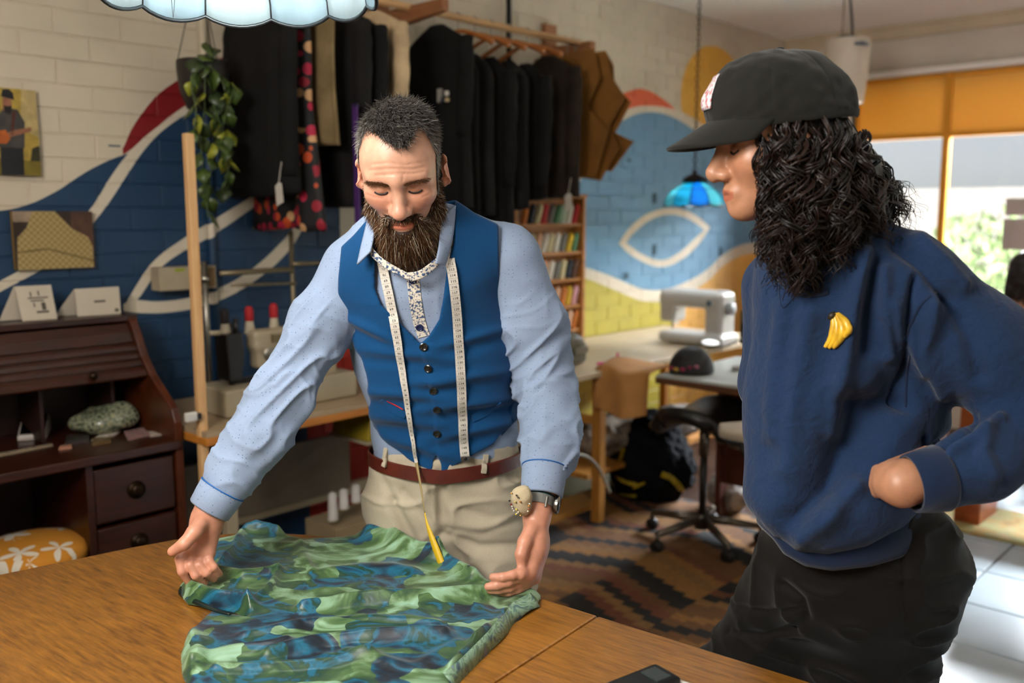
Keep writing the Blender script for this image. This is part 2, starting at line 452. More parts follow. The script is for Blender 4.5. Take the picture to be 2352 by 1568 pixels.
# ---- mural paint: edges are curves z = f(x) on the long wall
def mural_material():
    m, nt, b = newmat('mural_paint')
    geo = N(nt, 'ShaderNodeNewGeometry')
    rot = N(nt, 'ShaderNodeVectorRotate', rotation_type='Z_AXIS'); rot.inputs['Angle'].default_value = -ROOM_A
    L(nt, geo.outputs['Position'], rot.inputs['Vector'])
    sp = N(nt, 'ShaderNodeSeparateXYZ'); L(nt, rot.outputs[0], sp.inputs[0]); X, Z = sp.outputs['X'], sp.outputs['Z']
    nz = N(nt, 'ShaderNodeTexNoise'); nz.inputs['Scale'].default_value = 2.2; nz.inputs['Detail'].default_value = 5; L(nt, rot.outputs[0], nz.inputs['Vector'])
    X0, X1, Z0, Z1 = 0.5, 7.0, 0.0, 3.0
    mr = N(nt, 'ShaderNodeMapRange'); mr.inputs['From Min'].default_value = X0; mr.inputs['From Max'].default_value = X1; L(nt, X, mr.inputs['Value']); U = mr.outputs[0]
    mz = N(nt, 'ShaderNodeMapRange'); mz.inputs['From Min'].default_value = Z0; mz.inputs['From Max'].default_value = Z1; L(nt, Z, mz.inputs['Value']); VZ = mz.outputs[0]
    def M2(op, a, c):
        n = N(nt, 'ShaderNodeMath', operation=op)
        for i, q in enumerate((a, c)):
            if isinstance(q, (int, float)): n.inputs[i].default_value = q
            else: L(nt, q, n.inputs[i])
        return n.outputs[0]
    def curve(pts):
        """pts: picture points of an edge on the wall"""
        w = sorted((WR(px, py, yr=WALL_Y).x, WR(px, py, yr=WALL_Y).z) for px, py in pts)
        n = N(nt, 'ShaderNodeFloatCurve'); c = n.mapping.curves[0]; n.mapping.use_clip = False
        q = [((x - X0) / (X1 - X0), (z - Z0) / (Z1 - Z0)) for x, z in w]
        while len(c.points) < len(q): c.points.new(0.5, 0.5)
        for p, (x, y) in zip(c.points, q): p.location = (x, y); p.handle_type = 'AUTO'
        n.mapping.update(); L(nt, U, n.inputs['Value']); return n.outputs[0]
    def xw(px, py): return WR(px, py, yr=WALL_Y).x
    below = lambda c: M2('LESS_THAN', VZ, c)
    above = lambda c: M2('GREATER_THAN', VZ, c)
    AND = lambda *a: a[0] if len(a) == 1 else M2('MULTIPLY', a[0], AND(*a[1:]))
    left_of = lambda x: M2('LESS_THAN', X, x)
    right_of = lambda x: M2('GREATER_THAN', X, x)
    state = {'c': None}
    def paint(mask, col, var=0.10):
        c = lin(col)
        lo = tuple(x * (1 - var) for x in c[:3]) + (1,); hi = tuple(min(1, x * (1 + var)) for x in c[:3]) + (1,)
        r = ramp(nt, [(0.3, lo), (0.7, hi)]); L(nt, nz.outputs['Fac'], r.inputs[0])
        if state['c'] is None: state['c'] = r.outputs[0]; return
        mx = N(nt, 'ShaderNodeMix', data_type='RGBA'); L(nt, mask, mx.inputs[0]); L(nt, state['c'], mx.inputs[6]); L(nt, r.outputs[0], mx.inputs[7]); state['c'] = mx.outputs[2]
    WHITE = '#cfc3ad'
    paint(None, '#c6b9a2')
    # --- left: navy wave, white ribbon, red crescent
    xs = xw(925, 400)
    bt = curve([(-80, 490), (0, 484), (51, 474), (122, 443), (189, 400), (219, 383), (270, 360), (300, 350), (331, 330), (382, 288), (444, 250), (520, 222), (620, 215), (720, 235), (820, 300), (925, 480)])
    paint(AND(below(bt), left_of(xs)), '#123452')
    ru = curve([(-80, 560), (275, 352), (283, 339), (300, 300), (330, 255), (365, 215), (410, 183), (460, 152), (520, 130), (600, 122), (700, 140), (800, 190)])
    rl = curve([(-80, 560), (275, 360), (306, 339), (370, 284), (428, 241), (500, 205), (600, 188), (700, 198), (800, 230)])
    paint(AND(below(ru), above(rl), right_of(xw(281, 340)), left_of(xw(800, 200))), '#7d0a0e')
    au = curve([(-80, 690), (0, 645), (51, 617), (120, 570), (200, 490), (258, 400), (291, 356), (306, 339), (370, 284), (428, 241), (500, 205), (600, 188), (700, 198), (800, 230)])
    al = curve([(-80, 715), (0, 670), (97, 617), (160, 570), (228, 495), (293, 400), (331, 344), (382, 293), (444, 255), (520, 225), (620, 218), (720, 238), (820, 300)])
    paint(AND(below(au), above(al), left_of(xw(800, 200))), WHITE)
    # leaf outline
    a1 = curve([(281, 712), (325, 636), (352, 600), (420, 548), (470, 517), (575, 452), (640, 410)])
    a2 = curve([(281, 714), (312, 692), (345, 645), (372, 612), (425, 575), (475, 548), (580, 478), (640, 436)])
    paint(AND(below(a1), above(a2), right_of(xw(284, 712)), left_of(xw(640, 420))), WHITE)
    c1 = curve([(281, 700), (305, 690), (360, 692), (440, 682), (510, 658), (580, 616), (640, 562), (675, 522), (700, 480)])
    c2 = curve([(281, 714), (330, 719), (400, 716), (460, 704), (530, 678), (600, 634), (650, 590), (690, 535), (700, 510)])
    paint(AND(below(c1), above(c2), right_of(xw(284, 712)), left_of(xw(700, 500))), WHITE)
    paint(AND(right_of(xw(781, 520)), left_of(xw(822, 520)), below(curve([(700, 420), (900, 420)])), above(curve([(700, 570), (900, 600)]))), WHITE)
    paint(AND(right_of(xw(700, 800)), left_of(xw(1010, 800)), below(curve([(690, 900), (760, 820), (804, 772), (860, 730), (1000, 690)]))), '#a11f10')
    # --- right: eye shape between hills
    xr0 = xw(1255, 500)
    orr = curve([(1255, 470), (1340, 340), (1382, 250), (1410, 227), (1448, 208), (1474, 204), (1523, 228), (1552, 254), (1600, 330)])
    wt = curve([(1255, 520), (1330, 370), (1370, 310), (1402, 277), (1450, 248), (1491, 243), (1549, 252), (1600, 276), (1660, 320), (1720, 380), (1790, 460), (1850, 520)])
    bt2 = curve([(1255, 560), (1330, 420), (1370, 345), (1402, 301), (1440, 271), (1479, 259), (1517, 260), (1555, 274), (1593, 298), (1650, 345), (1710, 405), (1780, 490), (1850, 556)])
    bb = curve([(1255, 600), (1339, 613), (1398, 632), (1447, 653), (1476, 664), (1525, 664), (1574, 648), (1623, 620), (1662, 584), (1701, 563), (1750, 556), (1850, 556)])
    wb = curve([(1255, 625), (1339, 638), (1398, 660), (1447, 681), (1476, 691), (1525, 691), (1574, 675), (1623, 647), (1662, 609), (1701, 588), (1750, 580), (1850, 580)])
    ec = WR(1640, 232, yr=WALL_Y); ex = abs(xw(1640, 232) - xw(1563, 232)); ez = WR(1640, 105, yr=WALL_Y).z - ec.z
    d1 = M2('POWER', M2('ABSOLUTE', M2('DIVIDE', M2('SUBTRACT', X, ec.x), ex), 0), 2.0); d2 = M2('POWER', M2('ABSOLUTE', M2('DIVIDE', M2('SUBTRACT', Z, ec.z), ez), 0), 2.0)
    paint(AND(M2('LESS_THAN', M2('ADD', d1, d2), 1.0), above(wt)), '#d9a23c')
    R_ = right_of(xr0)
    paint(AND(R_, below(orr), above(wt), left_of(xw(1551, 252))), '#d65a30')
    paint(AND(R_, below(wt), above(bt2)), WHITE)
    paint(AND(R_, below(bt2), above(bb)), '#5d8aa8')
    paint(AND(R_, below(bb), above(wb)), WHITE)
    paint(AND(R_, below(wb), left_of(xw(1545, 720))), '#a99a2c', 0.2)
    paint(AND(below(wb), right_of(xw(1545, 720))), '#dca44a', 0.2)
    sl = curve([(1255, 400), (1515, 660), (1528, 680), (1550, 712), (1560, 740), (1700, 1000)]); s2 = curve([(1255, 420), (1505, 676), (1515, 690), (1537, 716), (1548, 745), (1680, 1000)])
    paint(AND(below(wb), above(curve([(1300, 745), (1700, 745)])), below(sl), above(s2)), WHITE)
    e1 = curve([(1400, 600), (1420, 560), (1465, 505), (1515, 481), (1560, 479), (1600, 496), (1630, 522), (1650, 545)])
    e2 = curve([(1400, 520), (1420, 558), (1480, 603), (1520, 613), (1562, 598), (1605, 560), (1630, 524), (1650, 500)])
    i1 = curve([(1400, 620), (1436, 560), (1475, 518), (1520, 495), (1560, 495), (1595, 511), (1616, 527), (1650, 560)])
    i2 = curve([(1400, 530), (1436, 556), (1482, 587), (1520, 597), (1555, 583), (1595, 548), (1616, 529), (1650, 480)])
    eo = AND(below(e1), above(e2), right_of(xw(1410, 558)), left_of(xw(1640, 525))); ei = AND(below(i1), above(i2), right_of(xw(1430, 558)), left_of(xw(1622, 525)))
    paint(M2('SUBTRACT', eo, ei), WHITE)
    L(nt, state['c'], b.inputs['Base Color'])
    b.inputs['Roughness'].default_value = 0.55
    n2 = N(nt, 'ShaderNodeTexNoise'); n2.inputs['Scale'].default_value = 55; n2.inputs['Detail'].default_value = 4; L(nt, rot.outputs[0], n2.inputs['Vector'])
    bp = N(nt, 'ShaderNodeBump'); bp.inputs['Strength'].default_value = 0.25; bp.inputs['Distance'].default_value = 0.006; L(nt, n2.outputs['Fac'], bp.inputs['Height']); L(nt, bp.outputs[0], b.inputs['Normal'])
    return m
MURAL = mural_material()
M_WHITEWALL = mat('off_white_wall_paint', '#cfc6b6', 0.7, var=0.06, scale=3, bump=0.15, bscale=40)
M_CEIL = mat('ceiling_paint', '#edeae2', 0.8, var=0.03, scale=2)
M_TRIM = mat('cream_trim_paint', '#c9b89c', 0.5, var=0.05, scale=5)

mb = MB(); mb.box(((ROOM_X0 + WIN_X) / 2, WALL_Y + 0.103, CEIL_Z / 2), (WIN_X - ROOM_X0 + 0.4, 0.2, CEIL_Z))
wall_back = mb.build('wall_back', MURAL, matrix=rmat()); tag(wall_back, kind='structure')
BL, BH, BJ = 0.24, 0.0862, 0.004
def brick_mesh():
    bm = MB(); l, h, d, c = (BL - BJ) / 2, (BH - BJ) / 2, 0.005, 0.0022
    bm.add([(-l, d, -h), (l, d, -h), (l, d, h), (-l, d, h), (-l, c, -h), (l, c, -h), (l, c, h), (-l, c, h), (-l + c, 0, -h + c), (l - c, 0, -h + c), (l - c, 0, h - c), (-l + c, 0, h - c)],
           [(0, 1, 5, 4), (1, 2, 6, 5), (2, 3, 7, 6), (3, 0, 4, 7), (4, 5, 9, 8), (5, 6, 10, 9), (6, 7, 11, 10), (7, 4, 8, 11), (8, 9, 10, 11)])
    return bm
_bm = brick_mesh(); _o = mesh_obj('brick', _bm.v, _bm.f, MURAL); BRICK_ME = _o.data; bpy.data.objects.remove(_o)
rest = MB(); nb = 0; rng = random.Random(4)
for r in range(int(CEIL_Z / BH)):
    x = 0.86 + (BL / 2 if r % 2 else 0)
    while x < WIN_X - 0.05:
        z = r * BH + BH / 2; dy = rng.uniform(-0.0008, 0.0008)
        vis = (x < 2.05 and 1.17 < z < 2.55) or (4.55 < x < 6.8 and 0.95 < z < 2.75)
        if vis and nb < 300:
            o = bpy.data.objects.new('brick', BRICK_ME); link(o, wall_back); o.location = (x, WALL_Y - 0.0012 + dy, z); nb += 1
        else:
            rest.add(_bm.v, _bm.f, Matrix.Translation((x, WALL_Y - 0.0012 + dy, z)))
        x += BL
ro = rest.build('brickwork', MURAL, wall_back); ro['kind'] = 'stuff'
for px, py, w, h in ((1503, 455, 7, 24), (1503, 573, 7, 24), (1655, 577, 7, 20), (1437, 633, 11, 14), (262, 335, 26, 5), (1445, 368, 6, 6)):
    p = WR(px, py, yr=WALL_Y); q = WR(px + w, py + h, yr=WALL_Y)
    MB().box((p.x, WALL_Y - 0.002, p.z), (abs(q.x - p.x), 0.008, abs(p.z - q.z))).build('weep_slot', mat('dark_mortar_gap', '#3c5564', 0.9), wall_back)

# ceiling, other walls
mb = MB(); mb.box(((ROOM_X0 + WIN_X) / 2, (ROOM_Y0 + WALL_Y) / 2, CEIL_Z + 0.05), (WIN_X - ROOM_X0 + .6, WALL_Y - ROOM_Y0 + .6, 0.1)); tag(mb.build('ceiling', M_CEIL, matrix=rmat()), kind='structure')
mb = MB(); mb.box((ROOM_X0 - 0.1, (ROOM_Y0 + WALL_Y) / 2, CEIL_Z / 2), (0.2, WALL_Y - ROOM_Y0 + 0.4, CEIL_Z)); tag(mb.build('wall_left', M_WHITEWALL, matrix=rmat()), kind='structure')
mb = MB(); mb.box(((ROOM_X0 + WIN_X) / 2, ROOM_Y0 - 0.1, CEIL_Z / 2), (WIN_X - ROOM_X0 + 0.4, 0.2, CEIL_Z)); tag(mb.build('wall_front', M_WHITEWALL, matrix=rmat()), kind='structure')
# window wall: opening from y -2.6 to 2.95, z 0.55 to 2.50
WY0, WY1, WZ0, WZ1, WZB = -2.6, 2.92, 0.45, 2.50, 2.072
mb = MB(); X = WIN_X + 0.1
mb.box((X, (WALL_Y + WY1) / 2 + .1, CEIL_Z / 2), (0.2, WALL_Y - WY1 + .2, CEIL_Z)); mb.box((X, (ROOM_Y0 + WY0) / 2, CEIL_Z / 2), (0.2, WY0 - ROOM_Y0, CEIL_Z))
mb.box((X, (WY0 + WY1) / 2, WZ0 / 2), (0.2, WY1 - WY0, WZ0)); mb.box((X, (WY0 + WY1) / 2, (CEIL_Z + WZ1) / 2), (0.2, WY1 - WY0, CEIL_Z - WZ1))
tag(mb.build('wall_right', M_WHITEWALL, matrix=rmat()), kind='structure')
mb = MB(); mb.box((WIN_X - 0.03, (ROOM_Y0 + WALL_Y) / 2, CEIL_Z - 0.045), (0.06, WALL_Y - ROOM_Y0, 0.09)); mb.box((WIN_X - 0.045, (ROOM_Y0 + WALL_Y) / 2, CEIL_Z - 0.012), (0.09, WALL_Y - ROOM_Y0, 0.024))
tag(mb.build('trim_1', M_TRIM, matrix=rmat(), bevel=0.004), kind='structure')
mb = MB(); mb.box((WIN_X - 0.015, (WY0 + WY1) / 2, WZ1 + 0.02), (0.05, WY1 - WY0 + .1, 0.04)); tag(mb.build('trim_2', M_CEIL, matrix=rmat(), bevel=0.004), kind='structure')
# window: yellow frame, yellow painted panels over clear panes
M_YEL = mat('amber_yellow_paint', '#e0981c', 0.45, var=0.06, scale=3)
M_YPANEL, _yn, _yb = newmat('amber_panel'); _yb.inputs['Base Color'].default_value = lin('#d9a94c'); _yb.inputs['Roughness'].default_value = .5
_yt = N(_yn, 'ShaderNodeBsdfTranslucent'); _yt.inputs[0].default_value = lin('#e0b35a'); _ym = N(_yn, 'ShaderNodeMixShader'); _ym.inputs[0].default_value = .10; L(_yn, _yb.outputs[0], _ym.inputs[1]); L(_yn, _yt.outputs[0], _ym.inputs[2]); L(_yn, _ym.outputs[0], _yn.nodes['Material Output'].inputs[0])
mb = MB(); fx = WIN_X + 0.04
mull = [WY1 - 0.03, 2.24, 1.28, 0.32, -0.64, -1.6, WY0 + 0.03]
for y in mull: mb.box((fx, y, (WZ0 + WZ1) / 2), (0.06, 0.045, WZ1 - WZ0))
for z in (WZ0 + .025, WZB - .0, WZ1 - .02): mb.box((fx, (WY0 + WY1) / 2, z), (0.055, WY1 - WY0, 0.03))
win = mb.build('window_1', M_YEL, matrix=rmat(), bevel=0.003); tag(win, kind='structure')
gm, gnt, gb = newmat('window_glass'); gnt.nodes.remove(gb)
_t = N(gnt, 'ShaderNodeBsdfTransparent'); _g = N(gnt, 'ShaderNodeBsdfGlossy'); _g.inputs['Roughness'].default_value = 0.02; _fr = N(gnt, 'ShaderNodeFresnel'); _fr.inputs['IOR'].default_value = 1.45
_mx = N(gnt, 'ShaderNodeMixShader'); L(gnt, _fr.outputs[0], _mx.inputs[0]); L(gnt, _t.outputs[0], _mx.inputs[1]); L(gnt, _g.outputs[0], _mx.inputs[2]); L(gnt, _mx.outputs[0], gnt.nodes['Material Output'].inputs[0])
for y0, y1 in zip(mull[1:], mull[:-1]):
    MB().box((fx, (y0 + y1) / 2, (WZB + WZ1) / 2), (0.02, y1 - y0 - 0.045, WZ1 - WZB - 0.03)).build('yellow_panel', M_YPANEL, win)
    MB().box((fx, (y0 + y1) / 2, (WZ0 + WZB) / 2), (0.006, y1 - y0 - 0.045, WZB - WZ0 - 0.05)).build('pane', gm, win)
# grey stickers on the glass
M_STK = mat('grey_window_sticker', '#b9b4ae', 0.7)
for (a, b_) in (((2308, 455), (2375, 495)), ((2302, 502), (2375, 575))):
    p, q = WR(*a, xr=WIN_X), WR(*b_, xr=WIN_X)
    MB().box((WIN_X + 0.033, (p.y + q.y) / 2, (p.z + q.z) / 2), (0.004, abs(p.y - q.y), abs(p.z - q.z))).build('glass_sticker', M_STK, win)

# floor: dark boards, then pale tiles on the walkway
M_FLOOR = wood('dark_floorboards', '#1c0d06', '#3a1d0e', 0.35, 2.0, (1.5, 14, 14))
FY = 1.36
mb = MB(); mb.box(((ROOM_X0 + WIN_X) / 2, (ROOM_Y0 + WALL_Y) / 2, -0.06), (WIN_X - ROOM_X0 + .4, WALL_Y - ROOM_Y0 + .4, 0.1))
floor = mb.build('floor', mat('grey_grout', '#6f7478', 0.8), matrix=rmat()); tag(floor, kind='structure')
mb = MB()
y = FY
mb.box(((ROOM_X0 + WIN_X) / 2, (FY + WALL_Y) / 2, -0.005), (WIN_X - ROOM_X0, WALL_Y - FY, 0.01)); mb.build('board_floor', M_FLOOR, floor)
M_TILE = mat('pale_floor_tile', '#a9b7bf', 0.28, var=0.07, scale=4, bump=0.05, bscale=12)
T = 0.392
_tm = MB(); _tm.box((0, 0, -0.004), (T - 0.012, T - 0.012, 0.008), ch=0.0015); _to = _tm.build('tile', M_TILE); TILE_ME = _to.data; bpy.data.objects.remove(_to)
nt_ = 0; rest = MB()
for i in range(-2, 13):
    for j in range(12):
        x = 3.365 + T * (i - 6) + T / 2; yy = 1.078 + T * (1 - j) - T / 2 - 0.0
        if yy > FY - 0.05 or yy < ROOM_Y0 + .2: continue
        o = bpy.data.objects.new('tile', TILE_ME); link(o, floor); o.location = (x, yy, 0)
# stepped-pattern rug under the work area
def rug_material():
    m, nt, b = newmat('stepped_rug_weave')
    tc = N(nt, 'ShaderNodeTexCoord'); sp = N(nt, 'ShaderNodeSeparateXYZ'); L(nt, tc.outputs['Object'], sp.inputs[0])
    def M2(op, a, c=0.0):
        n = N(nt, 'ShaderNodeMath', operation=op)
        for i, q in enumerate((a, c)):
            if isinstance(q, (int, float)): n.inputs[i].default_value = q
            else: L(nt, q, n.inputs[i])
        return n.outputs[0]
    x, y = sp.outputs['X'], sp.outputs['Y']
    col = M2('FLOOR', M2('DIVIDE', y, 0.068))
    tri = M2('PINGPONG', col, 6.0)
    row = M2('FLOOR', M2('DIVIDE', M2('ADD', x, M2('MULTIPLY', tri, 0.029)), 0.058))
    cmb = N(nt, 'ShaderNodeCombineXYZ'); L(nt, row, cmb.inputs[0]); L(nt, M2('MULTIPLY', M2('FLOOR', M2('DIVIDE', col, 6.0)), 0.37), cmb.inputs[1])
    wn = N(nt, 'ShaderNodeTexWhiteNoise', noise_dimensions='2D'); L(nt, cmb.outputs[0], wn.inputs['Vector'])
    r = ramp(nt, [(0.0, '#1d1b1c'), (0.22, '#7a5028'), (0.44, '#9a6a32'), (0.62, '#2a2320'), (0.74, '#7a4429'), (0.88, '#8f6638')], 'CONSTANT'); L(nt, wn.outputs['Value'], r.inputs[0])
    nz = N(nt, 'ShaderNodeTexNoise'); nz.inputs['Scale'].default_value = 60; L(nt, tc.outputs['Object'], nz.inputs['Vector'])
    mx = N(nt, 'ShaderNodeMix', data_type='RGBA', blend_type='MULTIPLY'); mx.inputs[0].default_value = 0.5; L(nt, r.outputs[0], mx.inputs[6]); L(nt, nz.outputs['Fac'], mx.inputs[7])
    L(nt, mx.outputs[2], b.inputs['Base Color']); b.inputs['Roughness'].default_value = 0.95
    bp = N(nt, 'ShaderNodeBump'); bp.inputs['Strength'].default_value = 0.4; bp.inputs['Distance'].default_value = 0.002; L(nt, nz.outputs['Fac'], bp.inputs['Height']); L(nt, bp.outputs[0], b.inputs['Normal'])
    return m
mb = MB(); mb.box((0, 0, 0.005), (2.3, 1.65, 0.01)); rg = mb.build('rug', rug_material(), matrix=ROOM @ Matrix.Translation((2.96, 2.22, 0.0)), bevel=0.003)
tag(rg, 'dark rug with stepped brown and tan block pattern under the wheeled stool', 'rug')

# outside: pale paving, garden wall, bushes and trees in daylight
M_PAVE = mat('pale_paving', '#c9c6c0', 0.9, var=0.1, scale=2)
mb = MB(); mb.box((WIN_X + 12.2, 0, -0.15), (24, 60, 0.2)); g = mb.build('pavement', M_PAVE, matrix=rmat()); tag(g, kind='structure')
M_LEAF = [mat('bush_leaf_%d' % i, c, 0.5, var=0.35, scale=5) for i, c in enumerate(('#6f8456', '#8f9c68', '#5f7566', '#b3917c'))]
def bush(name, c, r, n, m, label, trunk=0.0, seed=0, leaf=0.07):
    rg = random.Random(seed); root = empty(name, RW(c[0], c[1], 0), label, 'tree' if trunk else 'bush')
    mb = MB(); cx, cy, cz = c
    for _ in range(n):
        while True:
            q = Vector((rg.uniform(-1, 1), rg.uniform(-1, 1), rg.uniform(-1, 1)))
            if 0.25 < q.length < 1: break
        p = Vector((cx + q.x * r[0], cy + q.y * r[1], cz + q.z * r[2])); e = Euler((rg.uniform(0, 6), rg.uniform(0, 6), rg.uniform(0, 6))).to_matrix(); s = leaf * rg.uniform(.6, 1.4)
        mb.add([p + e @ Vector((s * a, s * b * .5, 0.15 * s * abs(a))) for a, b in ((-1, 0), (0, -1), (1, 0), (0, 1))], [(0, 1, 2, 3)])
    lo = mb.build('foliage', m, None, matrix=ROOM.copy()); lo['kind'] = 'stuff'; lo.parent = root; lo.matrix_parent_inverse = root.matrix_world.inverted()
    t = MB(); t.tube([(cx, cy, -0.05), (cx + .05, cy + .03, max(trunk, .3)), (cx, cy, cz + r[2] * .3)], [0.06 + trunk * .02, 0.05, 0.02], 8)
    to = t.build('trunk', mat('bush_bark', '#6a5844', 0.9), None, True, matrix=ROOM.copy()); to.parent = root; to.matrix_parent_inverse = root.matrix_world.inverted()
    return root
bush('garden_bush', (10.2, 1.55, 1.0), (0.7, 0.75, 0.75), 900, M_LEAF[1], 'pale green bush outside the window right of the amber mullion', seed=1)
bush('garden_bush', (11.4, 3.1, 0.9), (0.8, 0.8, 0.7), 800, M_LEAF[0], 'green bush outside the window beside the long dark hair', seed=2)
bush('flowering_bush', (11.6, 0.9, 1.35), (0.8, 0.7, 0.7), 900, M_LEAF[3], 'pinkish flowering bush outside the window near the grey stickers', seed=3)
bush('street_tree', (15.5, 2.6, 3.3), (1.6, 1.3, 0.9), 650, M_LEAF[2], 'thin tree with sparse leaves high outside the window', trunk=2.2, seed=5, leaf=0.09)
bush('garden_bush', (9.2, 0.2, 0.75), (0.5, 0.5, 0.7), 700, M_LEAF[0], 'dense green bush outside behind the person in red', seed=7)
bush('street_tree', (16.5, -1.2, 3.5), (1.6, 1.0, 1.0), 600, M_LEAF[2], 'sparse street tree outside at the right edge of the window', trunk=2.2, seed=8, leaf=0.09)
mb = MB(); mb.box((19, 0, 1.0), (0.3, 40, 2.0)); gw = mb.build('wall_street', mat('pale_render', '#d6d4d2', 0.9, var=.06), matrix=rmat()); tag(gw, kind='structure')
# ================================================================ people: shared tools
def Rot(pitch=0, roll=0, yaw=0):
    return np.array((Matrix.Rotation(yaw, 3, 'Z') @ Matrix.Rotation(roll, 3, 'Y') @ Matrix.Rotation(pitch, 3, 'X')), dtype=np.float32)
class Frame:
    """a local frame (head, hand): local -> world, with a scale"""
    def __init__(s, c, R, k=1.0): s.c = _n3(c); s.R = _n3(R); s.k = k
    def p(s, v): return s.c + s.R @ (_n3(v) * s.k)
    def inv(s, P): return ((P - s.c) @ s.R) / s.k
    def cone(s, a, b, ra, rb): return cone(s.p(a), s.p(b), ra * s.k, rb * s.k)
    def ell(s, c, r, R=None): return ellip(s.p(c), _n3(r) * s.k, s.R if R is None else s.R @ _n3(R))
def slab(a, b, ra, rb, flat):
    """tapered limb, elliptical in depth"""
    a, b = _n3(a), _n3(b); p = Prim(); ba = b - a; l2 = float(ba @ ba)
    R = max(ra, rb)
    sc = np.array([1, 1 / flat, 1], dtype=np.float32)
    def f(P):
        pa = P - a; t = np.clip((pa @ ba) / l2, 0, 1)
        q = (pa - t[:, None] * ba) * sc
        d = np.sqrt((q * q).sum(1)) - (ra + (rb - ra) * t)
        return d * (0.55 + 0.45 * flat)
    p.f = f; p.lo = np.minimum(a, b) - R; p.hi = np.maximum(a, b) + R; return p
_c, _s = math.cos(PITCH), math.sin(PITCH)
def PROJ(P):
    q = P - np.array([0, 0, CAM_H], dtype=np.float32)
    zf = q[:, 1] * _c - q[:, 2] * _s; up = q[:, 1] * _s + q[:, 2] * _c
    return 1176 + F_PX * q[:, 0] / zf, 784 - F_PX * up / zf, zf
def limb(ops, pts, k=0.02):
    """pts: list of (point, radius)"""
    for (a, ra), (b, rb) in zip(pts[:-1], pts[1:]): ops.append(('u', cone(a, b, ra, rb), k))
class Trees:
    """nearest hit over several surfaces"""
    def __init__(s, objs):
        bpy.context.view_layer.update(); dg = bpy.context.evaluated_depsgraph_get(); s.t = [(BVHTree.FromObject(o, dg), o.matrix_world.copy()) for o in objs]
    def ray_cast(s, o, d):
        best = (None, None, None, 1e9)
        for t, m in s.t:
            mi = m.inverted(); h = t.ray_cast(mi @ o, mi.to_3x3() @ d)
            if h[0] is not None and h[3] < best[3]: best = (m @ h[0], (m.to_3x3() @ h[1]).normalized(), h[2], h[3])
        return best
    def find_nearest(s, p):
        best = (None, None, None, 1e9)
        for t, m in s.t:
            h = t.find_nearest(m.inverted() @ p)
            if h[0] is not None and h[3] < best[3]: best = (m @ h[0], (m.to_3x3() @ h[1]).normalized(), h[2], h[3])
        return best
def bvh_of(*objs): return Trees(objs)
def on(bvh, px, py, off=0.0):
    """the place on a surface that the photograph shows at a picture point, lifted by off"""
    d = RAY(px, py).normalized(); h = bvh.ray_cast(CAM, d)
    if h[0] is None: return None, None
    n = h[1]
    if n.dot(d) > 0: n = -n
    return h[0] + n * off, n
def on_path(bvh, pts, off=0.0, fallback=None):
    out, nn = [], []
    for p in pts:
        q, n = on(bvh, p[0], p[1], off)
        if q is None:
            if fallback is None: continue
            q, n = W(p[0], p[1], fallback), Vector((0, -1, 0))
        out.append(q); nn.append(n)
    return out, nn
def strip(mb, path, nrm, w, t=0.001, side=None):
    """a flat band along a path lying on a surface; w may vary"""
    n = len(path); ws = w if hasattr(w, '__len__') else [w] * n; rows = []
    for i in range(n):
        tg = (path[min(i + 1, n - 1)] - path[max(i - 1, 0)]).normalized(); s = tg.cross(nrm[i]).normalized() if side is None else side[i]
        rows.append((path[i] - s * ws[i] / 2, path[i] + s * ws[i] / 2, path[i] + s * ws[i] / 2 - nrm[i] * t, path[i] - s * ws[i] / 2 - nrm[i] * t))
    vs = [v for r in rows for v in r]; fs = []
    for i in range(n - 1):
        for k in range(4): fs.append((4 * i + k, 4 * i + (k + 1) % 4, 4 * i + 4 + (k + 1) % 4, 4 * i + 4 + k))
    fs += [(0, 1, 2, 3), tuple(4 * (n - 1) + k for k in (3, 2, 1, 0))]
    return mb.add(vs, fs)
def smooth_vec(vs, it=2):
    for _ in range(it): vs = [vs[0]] + [((vs[i - 1] + vs[i] * 2 + vs[i + 1]) / 4) for i in range(1, len(vs) - 1)] + [vs[-1]]
    return vs
def skin_material(name, base, rough=0.42):
    m, nt, b = newmat(name)
    at = N(nt, 'ShaderNodeVertexColor'); at.layer_name = 'tone'
    tc = N(nt, 'ShaderNodeTexCoord'); nz = N(nt, 'ShaderNodeTexNoise'); nz.inputs['Scale'].default_value = 45; nz.inputs['Detail'].default_value = 5; L(nt, tc.outputs['Object'], nz.inputs['Vector'])
    c = lin(base); r = ramp(nt, [(0.3, tuple(x * .84 for x in c[:3]) + (1,)), (0.72, tuple(min(1, x * 1.08) for x in c[:3]) + (1,))]); L(nt, nz.outputs['Fac'], r.inputs[0])
    mx = N(nt, 'ShaderNodeMix', data_type='RGBA', blend_type='MULTIPLY'); mx.inputs[0].default_value = 1; L(nt, r.outputs[0], mx.inputs[6]); L(nt, at.outputs[0], mx.inputs[7]); L(nt, mx.outputs[2], b.inputs['Base Color'])
    b.inputs['Roughness'].default_value = rough; b.inputs['Subsurface Weight'].default_value = 0.0; b.inputs['Subsurface Radius'].default_value = (0.010, 0.004, 0.002); b.inputs['Subsurface Scale'].default_value = 1.0
    n2 = N(nt, 'ShaderNodeTexNoise'); n2.inputs['Scale'].default_value = 420; n2.inputs['Detail'].default_value = 2; L(nt, tc.outputs['Object'], n2.inputs['Vector'])
    bp = N(nt, 'ShaderNodeBump'); bp.inputs['Strength'].default_value = 0.12; bp.inputs['Distance'].default_value = 0.001; L(nt, n2.outputs['Fac'], bp.inputs['Height']); L(nt, bp.outputs[0], b.inputs['Normal'])
    return m
